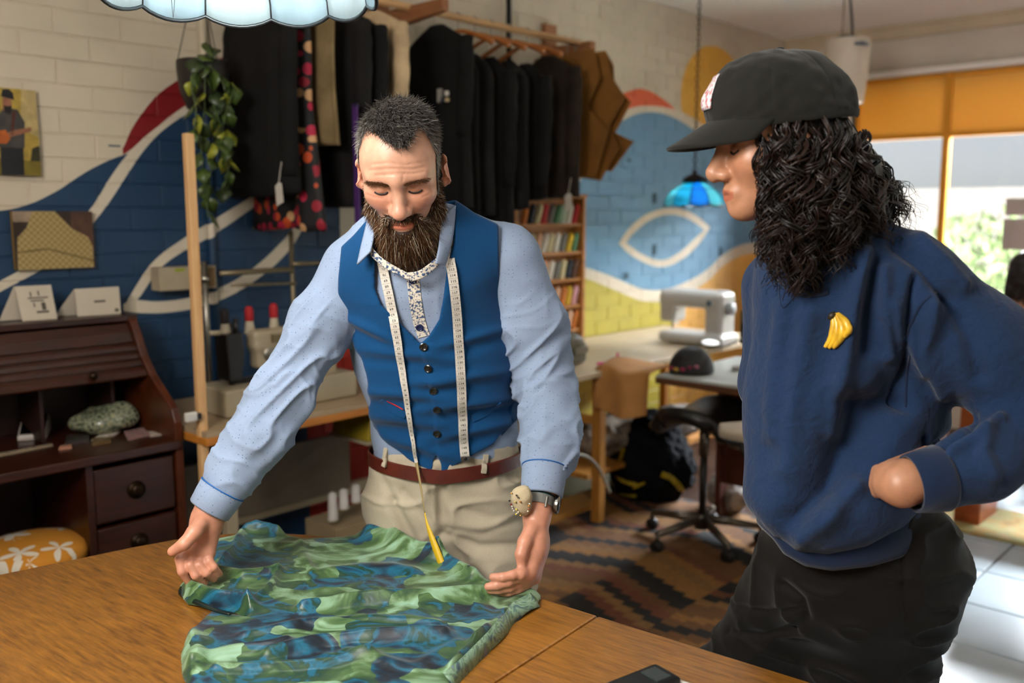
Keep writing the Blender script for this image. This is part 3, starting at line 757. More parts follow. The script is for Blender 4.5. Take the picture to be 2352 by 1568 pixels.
def cloth(name, col, rough=0.8, weave=900.0, var=0.1, sheen=0.15, wrinkle=0.0, wscale=14.0, spots=None, wear=None, bumpd=0.0012):
    m, nt, b = newmat(name); c = lin(col)
    tc = N(nt, 'ShaderNodeTexCoord'); o = tc.outputs['Object']
    nz = N(nt, 'ShaderNodeTexNoise'); nz.inputs['Scale'].default_value = 6; nz.inputs['Detail'].default_value = 6; L(nt, o, nz.inputs['Vector'])
    r = ramp(nt, [(0.3, tuple(x * (1 - var) for x in c[:3]) + (1,)), (0.7, tuple(min(1, x * (1 + var)) for x in c[:3]) + (1,))]); L(nt, nz.outputs['Fac'], r.inputs[0]); colr = r.outputs[0]
    wv = N(nt, 'ShaderNodeTexNoise'); wv.inputs['Scale'].default_value = weave; wv.inputs['Detail'].default_value = 1; L(nt, o, wv.inputs['Vector'])
    mx = N(nt, 'ShaderNodeMix', data_type='RGBA', blend_type='OVERLAY'); mx.inputs[0].default_value = 0.28; L(nt, colr, mx.inputs[6]); L(nt, wv.outputs['Fac'], mx.inputs[7]); colr = mx.outputs[2]
    if spots:
        vo = N(nt, 'ShaderNodeTexVoronoi'); vo.inputs['Scale'].default_value = spots[0]; vo.inputs['Randomness'].default_value = 0.35; L(nt, o, vo.inputs['Vector'])
        lt = N(nt, 'ShaderNodeMath', operation='LESS_THAN'); L(nt, vo.outputs['Distance'], lt.inputs[0]); lt.inputs[1].default_value = spots[1]
        m2 = N(nt, 'ShaderNodeMix', data_type='RGBA'); L(nt, lt.outputs[0], m2.inputs[0]); L(nt, colr, m2.inputs[6]); m2.inputs[7].default_value = lin(spots[2]); colr = m2.outputs[2]
    L(nt, colr, b.inputs['Base Color']); b.inputs['Roughness'].default_value = rough; b.inputs['Sheen Weight'].default_value = sheen; b.inputs['Sheen Roughness'].default_value = 0.5
    b.inputs['Specular IOR Level'].default_value = 0.12
    bp = N(nt, 'ShaderNodeBump'); bp.inputs['Strength'].default_value = 0.35; bp.inputs['Distance'].default_value = 0.0006; L(nt, wv.outputs['Fac'], bp.inputs['Height'])
    last = bp
    if wrinkle:
        n3 = N(nt, 'ShaderNodeTexNoise'); n3.inputs['Scale'].default_value = wscale; n3.inputs['Detail'].default_value = 3; n3.inputs['Distortion'].default_value = 0.6; L(nt, o, n3.inputs['Vector'])
        b2 = N(nt, 'ShaderNodeBump'); b2.inputs['Strength'].default_value = wrinkle; b2.inputs['Distance'].default_value = 0.012; L(nt, n3.outputs['Fac'], b2.inputs['Height']); L(nt, bp.outputs[0], b2.inputs['Normal']); last = b2
    L(nt, last.outputs[0], b.inputs['Normal'])
    return m
def hair_material(name, dark, light, rough=0.45, spec=0.4):
    m, nt, b = newmat(name); at = N(nt, 'ShaderNodeVertexColor'); at.layer_name = 'tone'
    r = ramp(nt, [(0.0, dark), (1.0, light)]); L(nt, at.outputs[0], r.inputs[0]); L(nt, r.outputs[0], b.inputs['Base Color'])
    b.inputs['Roughness'].default_value = rough; b.inputs['Specular IOR Level'].default_value = spec; return m
def strands(name, roots, dirs, lens, m, parent, rad=0.0006, tones=None, seg=4, curl=0.0, droop=None, seed=1, sides=3):
    """many fine tapered hairs as one part"""
    rs = np.random.RandomState(seed); n = len(roots); roots = np.asarray(roots, dtype=np.float32); dirs = np.asarray(dirs, dtype=np.float32); lens = np.asarray(lens, dtype=np.float32)
    dirs = dirs / (np.linalg.norm(dirs, axis=1, keepdims=True) + 1e-9)
    side = np.cross(dirs, rs.randn(n, 3)); side /= np.linalg.norm(side, axis=1, keepdims=True) + 1e-9; up = np.cross(dirs, side)
    V = np.zeros((n, seg + 1, sides, 3), dtype=np.float32)
    for i in range(seg + 1):
        t = i / seg; c = roots + dirs * (lens * t)[:, None] + side * (curl * lens * t * t)[:, None]
        if droop is not None: c = c + droop[None] * (lens * t * t)[:, None]
        r = rad * (1 - 0.8 * t)
        for k in range(sides):
            a = 2 * PI * k / sides; V[:, i, k] = c + (side * math.cos(a) + up * math.sin(a)) * r
    base = (np.arange(n) * (seg + 1) * sides)[:, None, None]
    ii = np.arange(seg)[None, :, None]; kk = np.arange(sides)[None, None, :]; k2 = (kk + 1) % sides
    Q = np.stack([base + ii * sides + kk, base + ii * sides + k2, base + (ii + 1) * sides + k2, base + (ii + 1) * sides + kk], -1).reshape(-1, 4)
    if tones is None: tones = rs.rand(n)
    col = np.repeat(np.asarray(tones, dtype=np.float32), (seg + 1) * sides)[:, None].repeat(3, 1)
    o = quad_obj(name, V.reshape(-1, 3), Q, m, parent, True, col); return o

# ================================================================ the tailor
MAN = empty('person', (-0.15, 2.12, 0.0), 'bearded person in blue waistcoat and pale blue shirt leaning over the wooden table', 'person')
def child(o, par):
    o.parent = par; o.matrix_parent_inverse = par.matrix_world.inverted(); return o
bpy.context.view_layer.update()
M_SKIN = skin_material('warm_fair_skin', '#cc9a80')
M_SHIRT = cloth('pale_blue_chambray', '#8b9cb6', 0.8, 1100, 0.08, 0.1, 0.0, spots=(125, 0.12, '#3f5878'))
M_VEST = cloth('royal_blue_wool', '#0f4472', 0.85, 800, 0.10, 0.12)
M_FLORAL = None
def floral_material():
    m, nt, b = newmat('white_and_navy_floral_cotton'); tc = N(nt, 'ShaderNodeTexCoord')
    nz = N(nt, 'ShaderNodeTexNoise'); nz.inputs['Scale'].default_value = 190; nz.inputs['Detail'].default_value = 2; L(nt, tc.outputs['Object'], nz.inputs['Vector'])
    r = ramp(nt, [(0.0, '#1f2f52'), (0.42, '#3d5377'), (0.5, '#cfc8b8'), (0.7, '#d9d2c2')], 'LINEAR'); L(nt, nz.outputs['Fac'], r.inputs[0]); L(nt, r.outputs[0], b.inputs['Base Color']); b.inputs['Roughness'].default_value = 0.8
    return m
M_FLORAL = floral_material()
# ---- head frame
HC = W(921, 378, 1.86)
HF = Frame(HC, Rot(pitch=math.radians(35), roll=math.radians(-2.5)), 1.0)
SL, EL, WL = W(800, 618, 2.0), W(648, 905, 1.93), W(497, 1150, 1.83)
SR, ER, WRR = W(1180, 592, 2.03), W(1262, 885, 2.03), W(1245, 1135, 1.86)
NB = W(940, 560, 1.97)
def head_ops(F_, lean=0.0):
    o = [('u', F_.ell((0, .015, .035), (.076, .098, .088)), 0),
         ('u', F_.ell((0, -.035, .012), (.067, .060, .074)), .04),
         ('u', F_.ell((0, -.038, -.058), (.056, .054, .062)), .035),
         ('u', F_.ell((0, -.074, -.100), (.027, .024, .022)), .03)]
    for s in (-1, 1):
        o += [('u', F_.ell((s * .043, -.062, -.026), (.024, .024, .022)), .03),
              ('u', F_.cone((0, -.090, .022), (s * .048, -.074, .020), .011, .010), .016)]
    for s in (-1, 1):
        o += [('s', F_.ell((s * .033, -.1015, .001), (.023, .0155, .0125)), .014),
              ('u', F_.ell((s * .033, -.0785, -.001), (.0150, .0135, .0115)), .005)]
    o += [('u', F_.cone((0, -.088, .012), (0, -.114, -.034), .0085, .0125), .014),
          ('u', F_.ell((0, -.115, -.039), (.0145, .0135, .0125)), .010)]
    for s in (-1, 1):
        o += [('u', F_.ell((s * .0145, -.103, -.042), (.0095, .011, .0095)), .008), ('s', F_.ell((s * .0075, -.113, -.0515), (.0045, .006, .004)), .003)]
    o += [('u', F_.ell((0, -.088, -.072), (.026, .014, .016)), .014),
          ('u', F_.cone((-.018, -.0945, -.0725), (0, -.1005, -.0700), .0042, .0056), .006), ('u', F_.cone((.018, -.0945, -.0725), (0, -.1005, -.0700), .0042, .0056), .006),
          ('u', F_.cone((-.015, -.0945, -.0810), (.015, -.0945, -.0810), .0058, .0058), .006),
          ('s', F_.cone((-.022, -.101, -.0762), (.022, -.101, -.0762), .0022, .0022), .003)]
    for s in (-1, 1):
        er = np.array(Matrix.Rotation(s * math.radians(28), 3, 'Z') @ Matrix.Rotation(math.radians(-10), 3, 'X'), dtype=np.float32)
        o += [('u', F_.ell((s * .088, .012, -.022), (.0075, .019, .033), er), .006), ('s', F_.ell((s * .0935, .006, -.020), (.006, .010, .020), er), .006),
              ('u', F_.ell((s * .082, .004, -.048), (.007, .009, .011)), .006)]
    return o
body = head_ops(HF)
body += [('u', cone(HF.p((0, .035, -.055)), NB, .058, .062), .03), ('u', slab(NB, W(985, 760, 2.06), .07, .075, .7), .05),
         ('u', slab(W(985, 760, 2.06), W(1020, 1090, 2.14), .075, .08, .7), .05)]
limb(body, [(SL, .046), (EL, .038), (WL, .028)], .03); limb(body, [(SR, .046), (ER, .038), (WRR, .027)], .03)
body += [('u', cone(NB, SL, .05, .044), .03), ('u', cone(NB, SR, .05, .044), .03)]
def finger(pts, rs, k=0.0028):
    for (a, b, ra, rb) in zip(pts[:-1], pts[1:], rs[:-1], rs[1:]): body.append(('u', cone(W(*a), W(*b), ra, rb), k))
# hand at the picture's left: palm up, fingers curling down to the cloth
LWR = W(477, 1180, 1.825)
for a, b, ra, rb, k in (((480, 1165, 1.83), (476, 1190, 1.82), .027, .027, .02), ((466, 1192, 1.82), (438, 1255, 1.798), .022, .015, .02), ((488, 1200, 1.825), (480, 1265, 1.805), .020, .013, .02), ((476, 1195, 1.822), (460, 1262, 1.805), .022, .014, .02)):
    body.append(('u', cone(W(*a), W(*b), ra, rb), k))
body.append(('u', cone(W(430, 1268, 1.79), W(478, 1274, 1.80), .0125, .0105), .014))
body.append(('s', ellip(W(466, 1246, 1.768), (.015, .016, .020)), .012))
finger([(428, 1266, 1.792), (413, 1284, 1.775), (418, 1312, 1.768), (438, 1341, 1.785)], (.0106, .0102, .0094, .0086))
finger([(444, 1274, 1.792), (437, 1297, 1.775), (449, 1321, 1.770), (469, 1338, 1.790)], (.0102, .0098, .0092, .0084))
finger([(462, 1276, 1.796), (459, 1297, 1.780), (474, 1316, 1.778), (491, 1329, 1.796)], (.0096, .0092, .0086, .0080))
finger([(478, 1274, 1.80), (480, 1288, 1.788), (491, 1302, 1.786), (504, 1318, 1.800)], (.0098, .0090, .0082, .0075))
finger([(466, 1195, 1.80), (446, 1222, 1.766), (424, 1248, 1.750), (396, 1266, 1.752)], (.0165, .0150, .0128, .0102), .006)
# hand at the picture's right: seen from the thumb side, palm up, fingers pointing left
for a, b, ra, rb, k in (((1244, 1135, 1.86), (1234, 1178, 1.83), .026, .026, .02), ((1234, 1178, 1.83), (1226, 1255, 1.80), .026, .026, .02), ((1226, 1255, 1.80), (1214, 1312, 1.77), .026, .020, .02), ((1236, 1240, 1.82), (1226, 1325, 1.79), .020, .016, .02)):
    body.append(('u', cone(W(*a), W(*b), ra, rb), k))
body.append(('u', cone(W(1196, 1318, 1.745), W(1204, 1340, 1.775), .013, .0125), .014))
finger([(1200, 1312, 1.752), (1178, 1320, 1.738), (1155, 1325, 1.735), (1132, 1325, 1.742)], (.0108, .0098, .0092, .0082))
finger([(1198, 1324, 1.758), (1168, 1336, 1.742), (1142, 1344, 1.738), (1121, 1347, 1.742)], (.0108, .0102, .0094, .0084))
finger([(1204, 1334, 1.768), (1172, 1349, 1.752), (1147, 1354, 1.746), (1126, 1355, 1.748)], (.0112, .0100, .0092, .0080))
finger([(1212, 1340, 1.778), (1190, 1353, 1.762), (1170, 1360, 1.756), (1152, 1361, 1.756)], (.0104, .0094, .0086, .0076))
finger([(1222, 1212, 1.80), (1205, 1245, 1.772), (1197, 1272, 1.760), (1198, 1293, 1.758)], (.0160, .0142, .0122, .0106), .006)
def man_tone(V):
    q = HF.inv(V); c = np.ones((len(V), 3), dtype=np.float32)
    def blob(cx, cy, cz, r, col, a):
        w = a * np.exp(-(((q - np.array([cx, cy, cz])) / r) ** 2).sum(1))[:, None]; return c * (1 - w) + c * np.array(col) * w
    for s in (-1, 1):
        c = blob(s * .042, -.085, -.032, .026, (1.08, .80, .74), .7); c = blob(s * .09, .01, -.02, .04, (1.1, .78, .72), .7); c = blob(s * .033, -.09, -.002, .016, (.86, .72, .66), .6)
    c = blob(0, -.12, -.04, .018, (1.08, .80, .76), .6)
    lip = (np.abs(q[:, 0]) < .024) & (q[:, 1] < -.088) & (np.abs(q[:, 2] + .0762) < .0105 - 9 * q[:, 0] ** 2); c[lip] *= np.array([.98, .60, .56])
    u, v, f = PROJ(V); hd = (v > 1120) & (f < 1.95); c[hd] *= np.array([1.02, .86, .82])
    return np.clip(c, 0, 1.25)
WRINK = [[(853, 378), (890, 374), (930, 379), (975, 372)], [(850, 391), (900, 387), (950, 389), (982, 382)], [(862, 403), (905, 400), (950, 399), (975, 394)], [(927, 400), (925, 415)], [(842, 446), (858, 453), (880, 456)], [(985, 446), (970, 453)]]
def man_lines(V):
    u, v, f = PROJ(V); d = np.zeros(len(V)); near = f < 1.9
    for w_ in WRINK: d -= np.where(near, .0011 * np.exp(-(seg_dist(u, v, w_) / 2.2) ** 2), 0)
    return d
body_o = child(sdf_obj('body', body, 0.0028, M_SKIN, None, it=2, colors=man_tone, disp=man_lines), MAN)
body_o['label'] = 'skin of the face, ears and hands'

# ---- shirt
def torso_ops(g=0.0):
    return [('u', slab(W(955, 640, 2.0), W(985, 790, 2.06), .165 + g, .172 + g, .62), 0),
            ('u', slab(W(985, 790, 2.06), W(1022, 1000, 2.13), .172 + g, .170 + g, .62), .05),
            ('u', cone(W(880, 560, 1.99), W(812, 612, 2.0), .062 + g, .058 + g), .06), ('u', cone(W(1030, 540, 2.01), W(1160, 570, 2.03), .064 + g, .058 + g), .06),
            ('u', ellip(W(935, 560, 1.98), (.085 + g, .075 + g, .06 + g)), .06)]
shirt = torso_ops(-.008)
_zb = W(1025, 1062, 2.14).z
shirt += [('u', slab(W(1022, 1000, 2.13), W(1025, 1055, 2.14), .168, .160, .62), .03), ('i', custom(lambda P: _zb - .02 - P[:, 2], (-9, -9, -9), (9, 9, 9)), .005)]
limb(shirt, [(W(806, 622, 2.01), .060), (W(735, 745, 1.98), .061), (W(652, 900, 1.93), .063)], .04)
limb(shirt, [(W(652, 900, 1.93), .063), (W(590, 1010, 1.89), .062), (W(540, 1085, 1.86), .052), (W(524, 1108, 1.847), .046)], .02)
limb(shirt, [(W(1175, 600, 2.03), .068), (W(1222, 740, 2.04), .066), (W(1253, 880, 2.035), .066)], .04)
limb(shirt, [(W(1253, 880, 2.035), .066), (W(1262, 985, 1.97), .062), (W(1264, 1030, 1.93), .056), (W(1257, 1058, 1.905), .048)], .02)
def axis_t(P, pts):
    """arc length along a polyline, and the angle-like side value"""
    best = np.full(len(P), 1e9); out = np.zeros(len(P)); acc = 0.0
    for a, b in zip(pts[:-1], pts[1:]):
        a, b = _n3(a), _n3(b); ba = b - a; l = float(np.linalg.norm(ba)); t = np.clip(((P - a) @ ba) / (l * l), 0, 1)
        d = ((P - a - t[:, None] * ba) ** 2).sum(1); m = d < best; best = np.where(m, d, best); out = np.where(m, acc + t * l, out); acc += l
    return out, np.sqrt(best)
def shirt_folds(V):
    d = np.zeros(len(V))
    for pts, el, L_ in (([W(812, 618, 2.0), W(652, 900, 1.93), W(505, 1135, 1.835)], .31, .56), ([W(1175, 600, 2.03), W(1253, 880, 2.035), W(1250, 1085, 1.885)], .29, .53)):
        s, r = axis_t(V, pts); w = (r < .085) & (s > .03)
        u = V[:, 0] * 9 + V[:, 2] * 4; wr = vnoise(np.stack([V[:, 0] * 11, V[:, 1] * 9, V[:, 2] * 11], 1))
        ring = 1 - np.abs(np.sin(s * 62 + 5.5 * wr + u)); amp = .0042 * (np.exp(-((s - el) / .09) ** 2) + .9 * np.exp(-((s - L_ + .06) / .07) ** 2) + .55 * np.exp(-((s - .06) / .07) ** 2) + .25)
        d += np.where(w, amp * (ring ** 2.2 - .35) * (.4 + wr) * smooth01(s, .05, .13), 0)
        n2 = vnoise(np.stack([V[:, 0] * 9 + V[:, 2] * 9 + s * 6, V[:, 1] * 16, (V[:, 2] - V[:, 0]) * 24], 1)); d += np.where(w, (.011 * (1 - np.abs(2 * n2 - 1)) ** 3.5 - .002) * smooth01(s, .06, .16), 0)
    n = vnoise(V * np.array([22, 10, 9], dtype=np.float32)); d += .002 * (1 - np.abs(2 * n - 1)) ** 3
    return d
shirt_o = child(sdf_obj('shirt', shirt, 0.0042, M_SHIRT, None, it=1, disp=shirt_folds), MAN)
shirt_o['label'] = 'pale blue chambray shirt with tiny dots'
# cuffs with a royal blue piping
M_PIPE = mat('royal_blue_piping', '#125aa0', 0.6)
for a, b, ra, rb in ((W(512, 1122, 1.84), W(480, 1172, 1.825), .0475, .0430), (W(1251, 1072, 1.892), W(1244, 1140, 1.855), .0470, .0425)):
    ax = (b - a).normalized(); mb = MB()
    mb.tube([a, a + ax * .004, a.lerp(b, .5), b - ax * .003, b], [ra - .002, ra, (ra + rb) / 2 + .0005, rb + .0005, rb - .002], 40, caps=False)
    cu = child(mb.build('cuff', M_SHIRT, None, True, solid=0.003), shirt_o)
    mb = MB(); u = ax.orthogonal().normalized(); v = ax.cross(u)
    mb.tube([a + ax * .001 + (u * math.cos(q) + v * math.sin(q)) * (ra + .001) for q in [2 * PI * i / 36 for i in range(37)]], 0.0016, 6, caps=False)
    child(mb.build('piping', M_PIPE, None, True), shirt_o)

# ---- waistcoat
VOUT = [(846, 500), (812, 540), (784, 566), (777, 640), (776, 700), (790, 750), (812, 790), (840, 856), (851, 900), (846, 935), (858, 978), (890, 1021), (937, 1057), (993, 1088), (1005, 1035), (1016, 1088), (1080, 1049), (1135, 1021), (1196, 954), (1196, 880), (1168, 760), (1149, 650), (1144, 515), (1090, 490), (1046, 460)]
VNECK = [(700, 380), (880, 480), (866, 560), (861, 614), (862, 666), (876, 701), (918, 741), (945, 768), (966, 789), (985, 772), (1009, 733), (1020, 678), (1027, 606), (1040, 559), (1046, 470), (1060, 380)]
def vout_f(P):
    u, v, f = PROJ(P); return poly2d(u, v, VOUT) * f / F_PX
def vneck_f(P):
    u, v, f = PROJ(P); return np.maximum(poly2d(u, v, VNECK) * f / F_PX, P[:, 1] - 2.02)
vest = torso_ops(.013)
vest += [('u', slab(W(1022, 1000, 2.13), W(1010, 1085, 2.135), .182, .172, .62), .03),
         ('i', custom(vout_f, (-9, -9, -9), (9, 9, 9)), .004), ('s', custom(vneck_f, (-9, -9, -9), (9, 9, 9)), .004)]
FRONT = [(966, 789), (976, 830), (987, 880), (996, 930), (1000, 985), (1005, 1035)]
def vest_folds(V):
    u, v, f = PROJ(V); d = np.zeros(len(V)); front = V[:, 1] < 2.06
    # soft horizontal drag folds across the belly
    for (y0, x0, wx, amp, sl) in ((812, 930, 120, .004, .10), (862, 1080, 120, .005, -.10), (905, 930, 130, .005, .06), (925, 1090, 130, .006, -.12), (965, 930, 100, .004, .12), (985, 1100, 110, .005, -.2), (880, 1010, 60, .004, 0), (745, 830, 70, .006, .5), (770, 1100, 90, .005, -.25), (1025, 960, 90, .004, .3)):
        yy = v - (y0 + sl * (u - x0)); amp = amp * 1.7; d += np.where(front, amp * np.exp(-(yy / 13) ** 2) * np.exp(-((u - x0) / wx) ** 2), 0); d -= np.where(front, .7 * amp * np.exp(-((yy - 24) / 14) ** 2) * np.exp(-((u - x0) / wx) ** 2), 0)
    # overlapping front edge
    pts = np.array(FRONT); ue = np.interp(v, pts[:, 1], pts[:, 0]); e = u - ue
    d += np.where(front & (v > 789), .0028 * (1 - smooth01(np.abs(e) - 0, -1.5, 1.5) * 0) * smooth01(e, -2.5, 2.5) * (e < 60) * smooth01(60 - e, 0, 50), 0)
    n = vnoise(V * np.array([9, 7, 14], dtype=np.float32)); d += .003 * (n - .5)
    # edge stitching line
    return d
vest_o = child(sdf_obj('waistcoat', vest, 0.0038, M_VEST, None, it=1, disp=vest_folds), MAN)
vest_o['label'] = 'royal blue wool waistcoat with dark buttons'
TB = bvh_of(vest_o, shirt_o)
TV = bvh_of(vest_o)
# buttons
M_BTN = mat('dark_horn_button', '#141210', 0.25, coat=0.4)
def button(px, py, r, m, par, bvh=TB, name='button'):
    p, n = on(bvh, px, py, 0.0015)
    q = n.to_track_quat('Z', 'Y').to_matrix().to_4x4(); mb = MB(Matrix.Translation(p) @ q)
    mb.lathe([(0, 0), (r, 0), (r * 1.02, r * .25), (r * .82, r * .36), (r * .7, r * .26), (0, r * .24)], n=18, M=mb.M)
    o = child(mb.build(name, m, None, True, angle=40), par)
    mb = MB(); 
    for a, b in ((-1, -1), (1, -1), (-1, 1), (1, 1)): mb.ell((p + q.to_3x3() @ Vector((a * r * .22, b * r * .22, r * .27))), (r * .1,) * 3, 6)
    child(mb.build('button_thread', mat('button_thread', '#3a3a36', 0.8), None), o) if False else None
    return o
for px, py in ((973, 796), (984, 846), (995, 897), (1004, 940), (1004, 995)): button(px, py, 0.0088, M_BTN, vest_o)
# welt pockets, darts, centre stitching
M_VEDGE = cloth('royal_blue_wool_edge', '#0c4676', 0.85)
def surf_strip(name, pts, w, m, par, bvh=TB, off=0.0012, t=0.0012, k=10):
    pp = catmull([(a, b, 0) for a, b in pts], k); path, nn = on_path(bvh, [(q.x, q.y) for q in pp], off); nn = smooth_vec(nn, 4); path = smooth_vec(path, 2)
    mb = MB(); strip(mb, path, nn, w, t); return child(mb.build(name, m, None, True, angle=40), par)
surf_strip('welt_pocket', [(1084, 960), (1116, 946), (1152, 925)], 0.017, M_VEST, vest_o, off=.003, t=.004)
surf_strip('welt_pocket', [(876, 918), (905, 940), (932, 953)], 0.017, M_VEST, vest_o, off=.003, t=.004)
surf_strip('pocket_lining', [(890, 917), (908, 927), (927, 939)], 0.0022, mat('scarlet_lining', '#b3202a', 0.6), vest_o, off=.0055)
# shirt placket, collar
surf_strip('placket', [(938, 612), (948, 640), (954, 690), (962, 735), (974, 772)], 0.026, M_FLORAL, shirt_o, off=.002)
M_NBTN = mat('navy_button', '#101d49', 0.3, coat=0.4)
TS = bvh_of(shirt_o)
for px, py in ((948, 643), (964, 751)): button(px, py, 0.0082, M_NBTN, shirt_o)
def leaf(name, poly, m, par, F0, off, n=7, solid=0.004):
    """a cloth flap spanned between two edges given in picture points with depth"""
    a, b = poly; A = catmull([W(*p) for p in a], 6); B_ = catmull([W(*p) for p in b], 6); mb = MB()
    mb.grid([[A[i].lerp(B_[i], j / n) + Vector((0, -off * math.sin(PI * j / n), 0)) for j in range(n + 1)] for i in range(len(A))])
    return child(mb.build(name, m, None, True, solid=solid), par)
leaf('collar', ([(866, 500, 1.905), (860, 540, 1.875), (852, 578, 1.858)], [(846, 500, 1.915), (832, 558, 1.885), (821, 607, 1.862)]), M_SHIRT, shirt_o, 0, .004)
leaf('collar', ([(1012, 500, 1.90), (1008, 560, 1.875), (1000, 605, 1.86)], [(1046, 472, 1.945), (1040, 540, 1.905), (1022, 610, 1.885)]), M_SHIRT, shirt_o, 0, .004)
leaf('collar_facing', ([(848, 560, 1.875), (880, 594, 1.862), (935, 626, 1.858)], [(852, 588, 1.872), (888, 618, 1.862), (946, 646, 1.86)]), M_FLORAL, shirt_o, 0, .0, solid=.0015)
leaf('collar_facing', ([(935, 626, 1.858), (965, 620, 1.858), (1003, 592, 1.862)], [(946, 646, 1.86), (975, 636, 1.862), (1010, 606, 1.87)]), M_FLORAL, shirt_o, 0, .0, solid=.0015)

# ---- trousers, belt, shoes
M_CHINO = cloth('stone_chino', '#aea48f', 0.85, 900, 0.08, 0.1)
hipL, hipR = W(935, 1150, 2.15), W(1118, 1150, 2.14)
kneeL, kneeR = Vector((-.27, 2.16, .50)), Vector((-.005, 2.10, .50))
footL, footR = Vector((-.30, 2.25, .09)), Vector((.05, 2.22, .09))
tr = [('u', slab(W(1023, 1045, 2.135), W(1022, 1130, 2.15), .172, .178, .66), 0)]
for h, k_, f in ((hipL, kneeL, footL), (hipR, kneeR, footR)):
    tr += [('u', cone(h, k_, .098, .080), .05), ('u', cone(k_, f, .078, .058), .03)]
def chino_folds(V):
    u, v, f = PROJ(V); d = np.zeros(len(V))
    n = vnoise(V * np.array([12, 10, 26], dtype=np.float32)); d += .009 * ((1 - np.abs(2 * n - 1)) ** 3 - .3)
    for pts, w, a in ((((875, 1090), (915, 1190), (960, 1300)), 10, -.006), (((900, 1155), (960, 1260), (975, 1300)), 12, -.012), (((1010, 1090), (1014, 1160), (1020, 1225)), 14, -.012), (((1040, 1230), (1100, 1255), (1190, 1250)), 9, -.006), (((1030, 1215), (1110, 1225), (1200, 1195)), 9, -.005), (((1030, 1235), (1065, 1290), (1110, 1330)), 9, -.006), (((1145, 1065), (1195, 1120), (1200, 1130)), 5, -.004), (((998, 1090), (998, 1150), (1000, 1200)), 4, .004), (((925, 1130), (980, 1190), (1010, 1230)), 10, -.006), (((1060, 1170), (1130, 1190), (1200, 1180)), 10, -.004)):
        d += np.where(V[:, 1] < 2.2, a * np.exp(-(seg_dist(u, v, pts) / w) ** 2), 0)
    return d
tr_o = child(sdf_obj('trousers', tr, 0.0048, M_CHINO, None, it=2, disp=chino_folds), MAN); tr_o['label'] = 'stone coloured chinos'
M_BELT = mat('reddish_brown_leather', '#4f1c12', 0.4, var=.2, scale=20, bump=.15, bscale=200)
TT = bvh_of(tr_o, shirt_o)
mb = MB(); rows = []
for i in range(64):
    q = 2 * PI * i / 64; c = W(1023, 1052, 2.137); rows.append((c + Vector((.1815 * math.cos(q), .122 * math.sin(q), -.012 * math.sin(-q) * 0 + .018 * abs(math.cos(q)) - .012)), Vector((math.cos(q), math.sin(q) * 1.4, 0)).normalized()))
vs, fs = [], []
for p, n in rows: vs += [p + Vector((0, 0, .017)), p + n * .004 + Vector((0, 0, .015)), p + n * .004 - Vector((0, 0, .015)), p - Vector((0, 0, .017))]
for i in range(64):
    j = (i + 1) % 64
    for k in range(3): fs.append((4 * i + k, 4 * j + k, 4 * j + k + 1, 4 * i + k + 1))
belt = child(MB().add(vs, fs).build('belt', M_BELT, None, True, angle=40), MAN); belt['label'] = 'reddish brown leather belt'
TBL = bvh_of(tr_o, belt)
for x, y0, y1 in ((888, 1028, 1070), (1112, 1042, 1085), ):
    surf_strip('belt_loop', [(x + 3, y0), (x, (y0 + y1) / 2), (x - 3, y1)], 0.011, M_CHINO, tr_o, TBL, .008, .006)
p, n = on(TBL, 1001, 1082, .003)
mb = MB(); mb.box((0, 0, 0), (.032, .006, .036), ch=.002); 0 and child(mb.build('belt_buckle', mat('steel_buckle', '#9a948a', .3, 1.0), None, matrix=Matrix.Translation(p)), belt)
M_SHOE = mat('dark_brown_shoe', '#2a1710', 0.4)
for f, yaw in ((footL, .15), (footR, -.1)):
    fo = Frame(Vector((f.x, f.y, 0)), Rot(yaw=yaw))
    sh = [('u', fo.cone((0, .04, .055), (0, -.10, .038), .045, .038), 0), ('u', fo.cone((0, -.06, .035), (0, -.16, .028), .043, .028), .03), ('u', fo.cone((0, .03, .06), (0, .02, .12), .042, .045), .03), ('i', custom(lambda P: .002 - P[:, 2], (-9, -9, -9), (9, 9, 9)), 0)]
    child(sdf_obj('shoe', sh, .006, M_SHOE, None, it=1), MAN)
# ---- hair, brows, beard
M_HAIR = hair_material('dark_greying_hair', '#1a1511', '#a39d94', 0.45, 0.35)
M_BEARD = hair_material('brown_greying_beard', '#140c07', '#c4b8a2', 0.5, 0.3)
_r = [n_ for n_ in M_BEARD.node_tree.nodes if n_.type == 'VALTORGB'][0].color_ramp; _e = _r.elements.new(.38); _e.color = lin('#5e3a1c')
def head_surface(F_, n, accept, seed):
    """points and normals on the head's body mesh where accept(local) holds"""
    rs = np.random.RandomState(seed); me = body_o.data; co = np.zeros(len(me.vertices) * 3, dtype=np.float32); me.vertices.foreach_get('co', co); co = co.reshape(-1, 3)
    co = co + _n3(body_o.matrix_world.translation) * 0
    no = np.zeros(len(me.vertices) * 3, dtype=np.float32); me.vertices.foreach_get('normal', no); no = no.reshape(-1, 3)
    q = F_.inv(co); near = (np.abs(q) < .2).all(1); q, no = q[near], (no[near] @ F_.R)
    ok = accept(q, no); q, no = q[ok], no[ok]; pick = rs.randint(0, len(q), n); jit = rs.randn(n, 3).astype(np.float32) * .0009
    return q[pick] + jit, no[pick]
def is_ear(q): return (np.abs(q[:, 0]) > .0775) & (q[:, 2] < .016) & (q[:, 1] > -.02)
FACE = [(826, 470), (825, 345), (832, 318), (844, 296), (863, 305), (885, 326), (908, 341), (936, 339), (948, 313), (959, 288), (975, 299), (990, 331), (1000, 352), (1004, 470), (980, 700), (850, 700)]
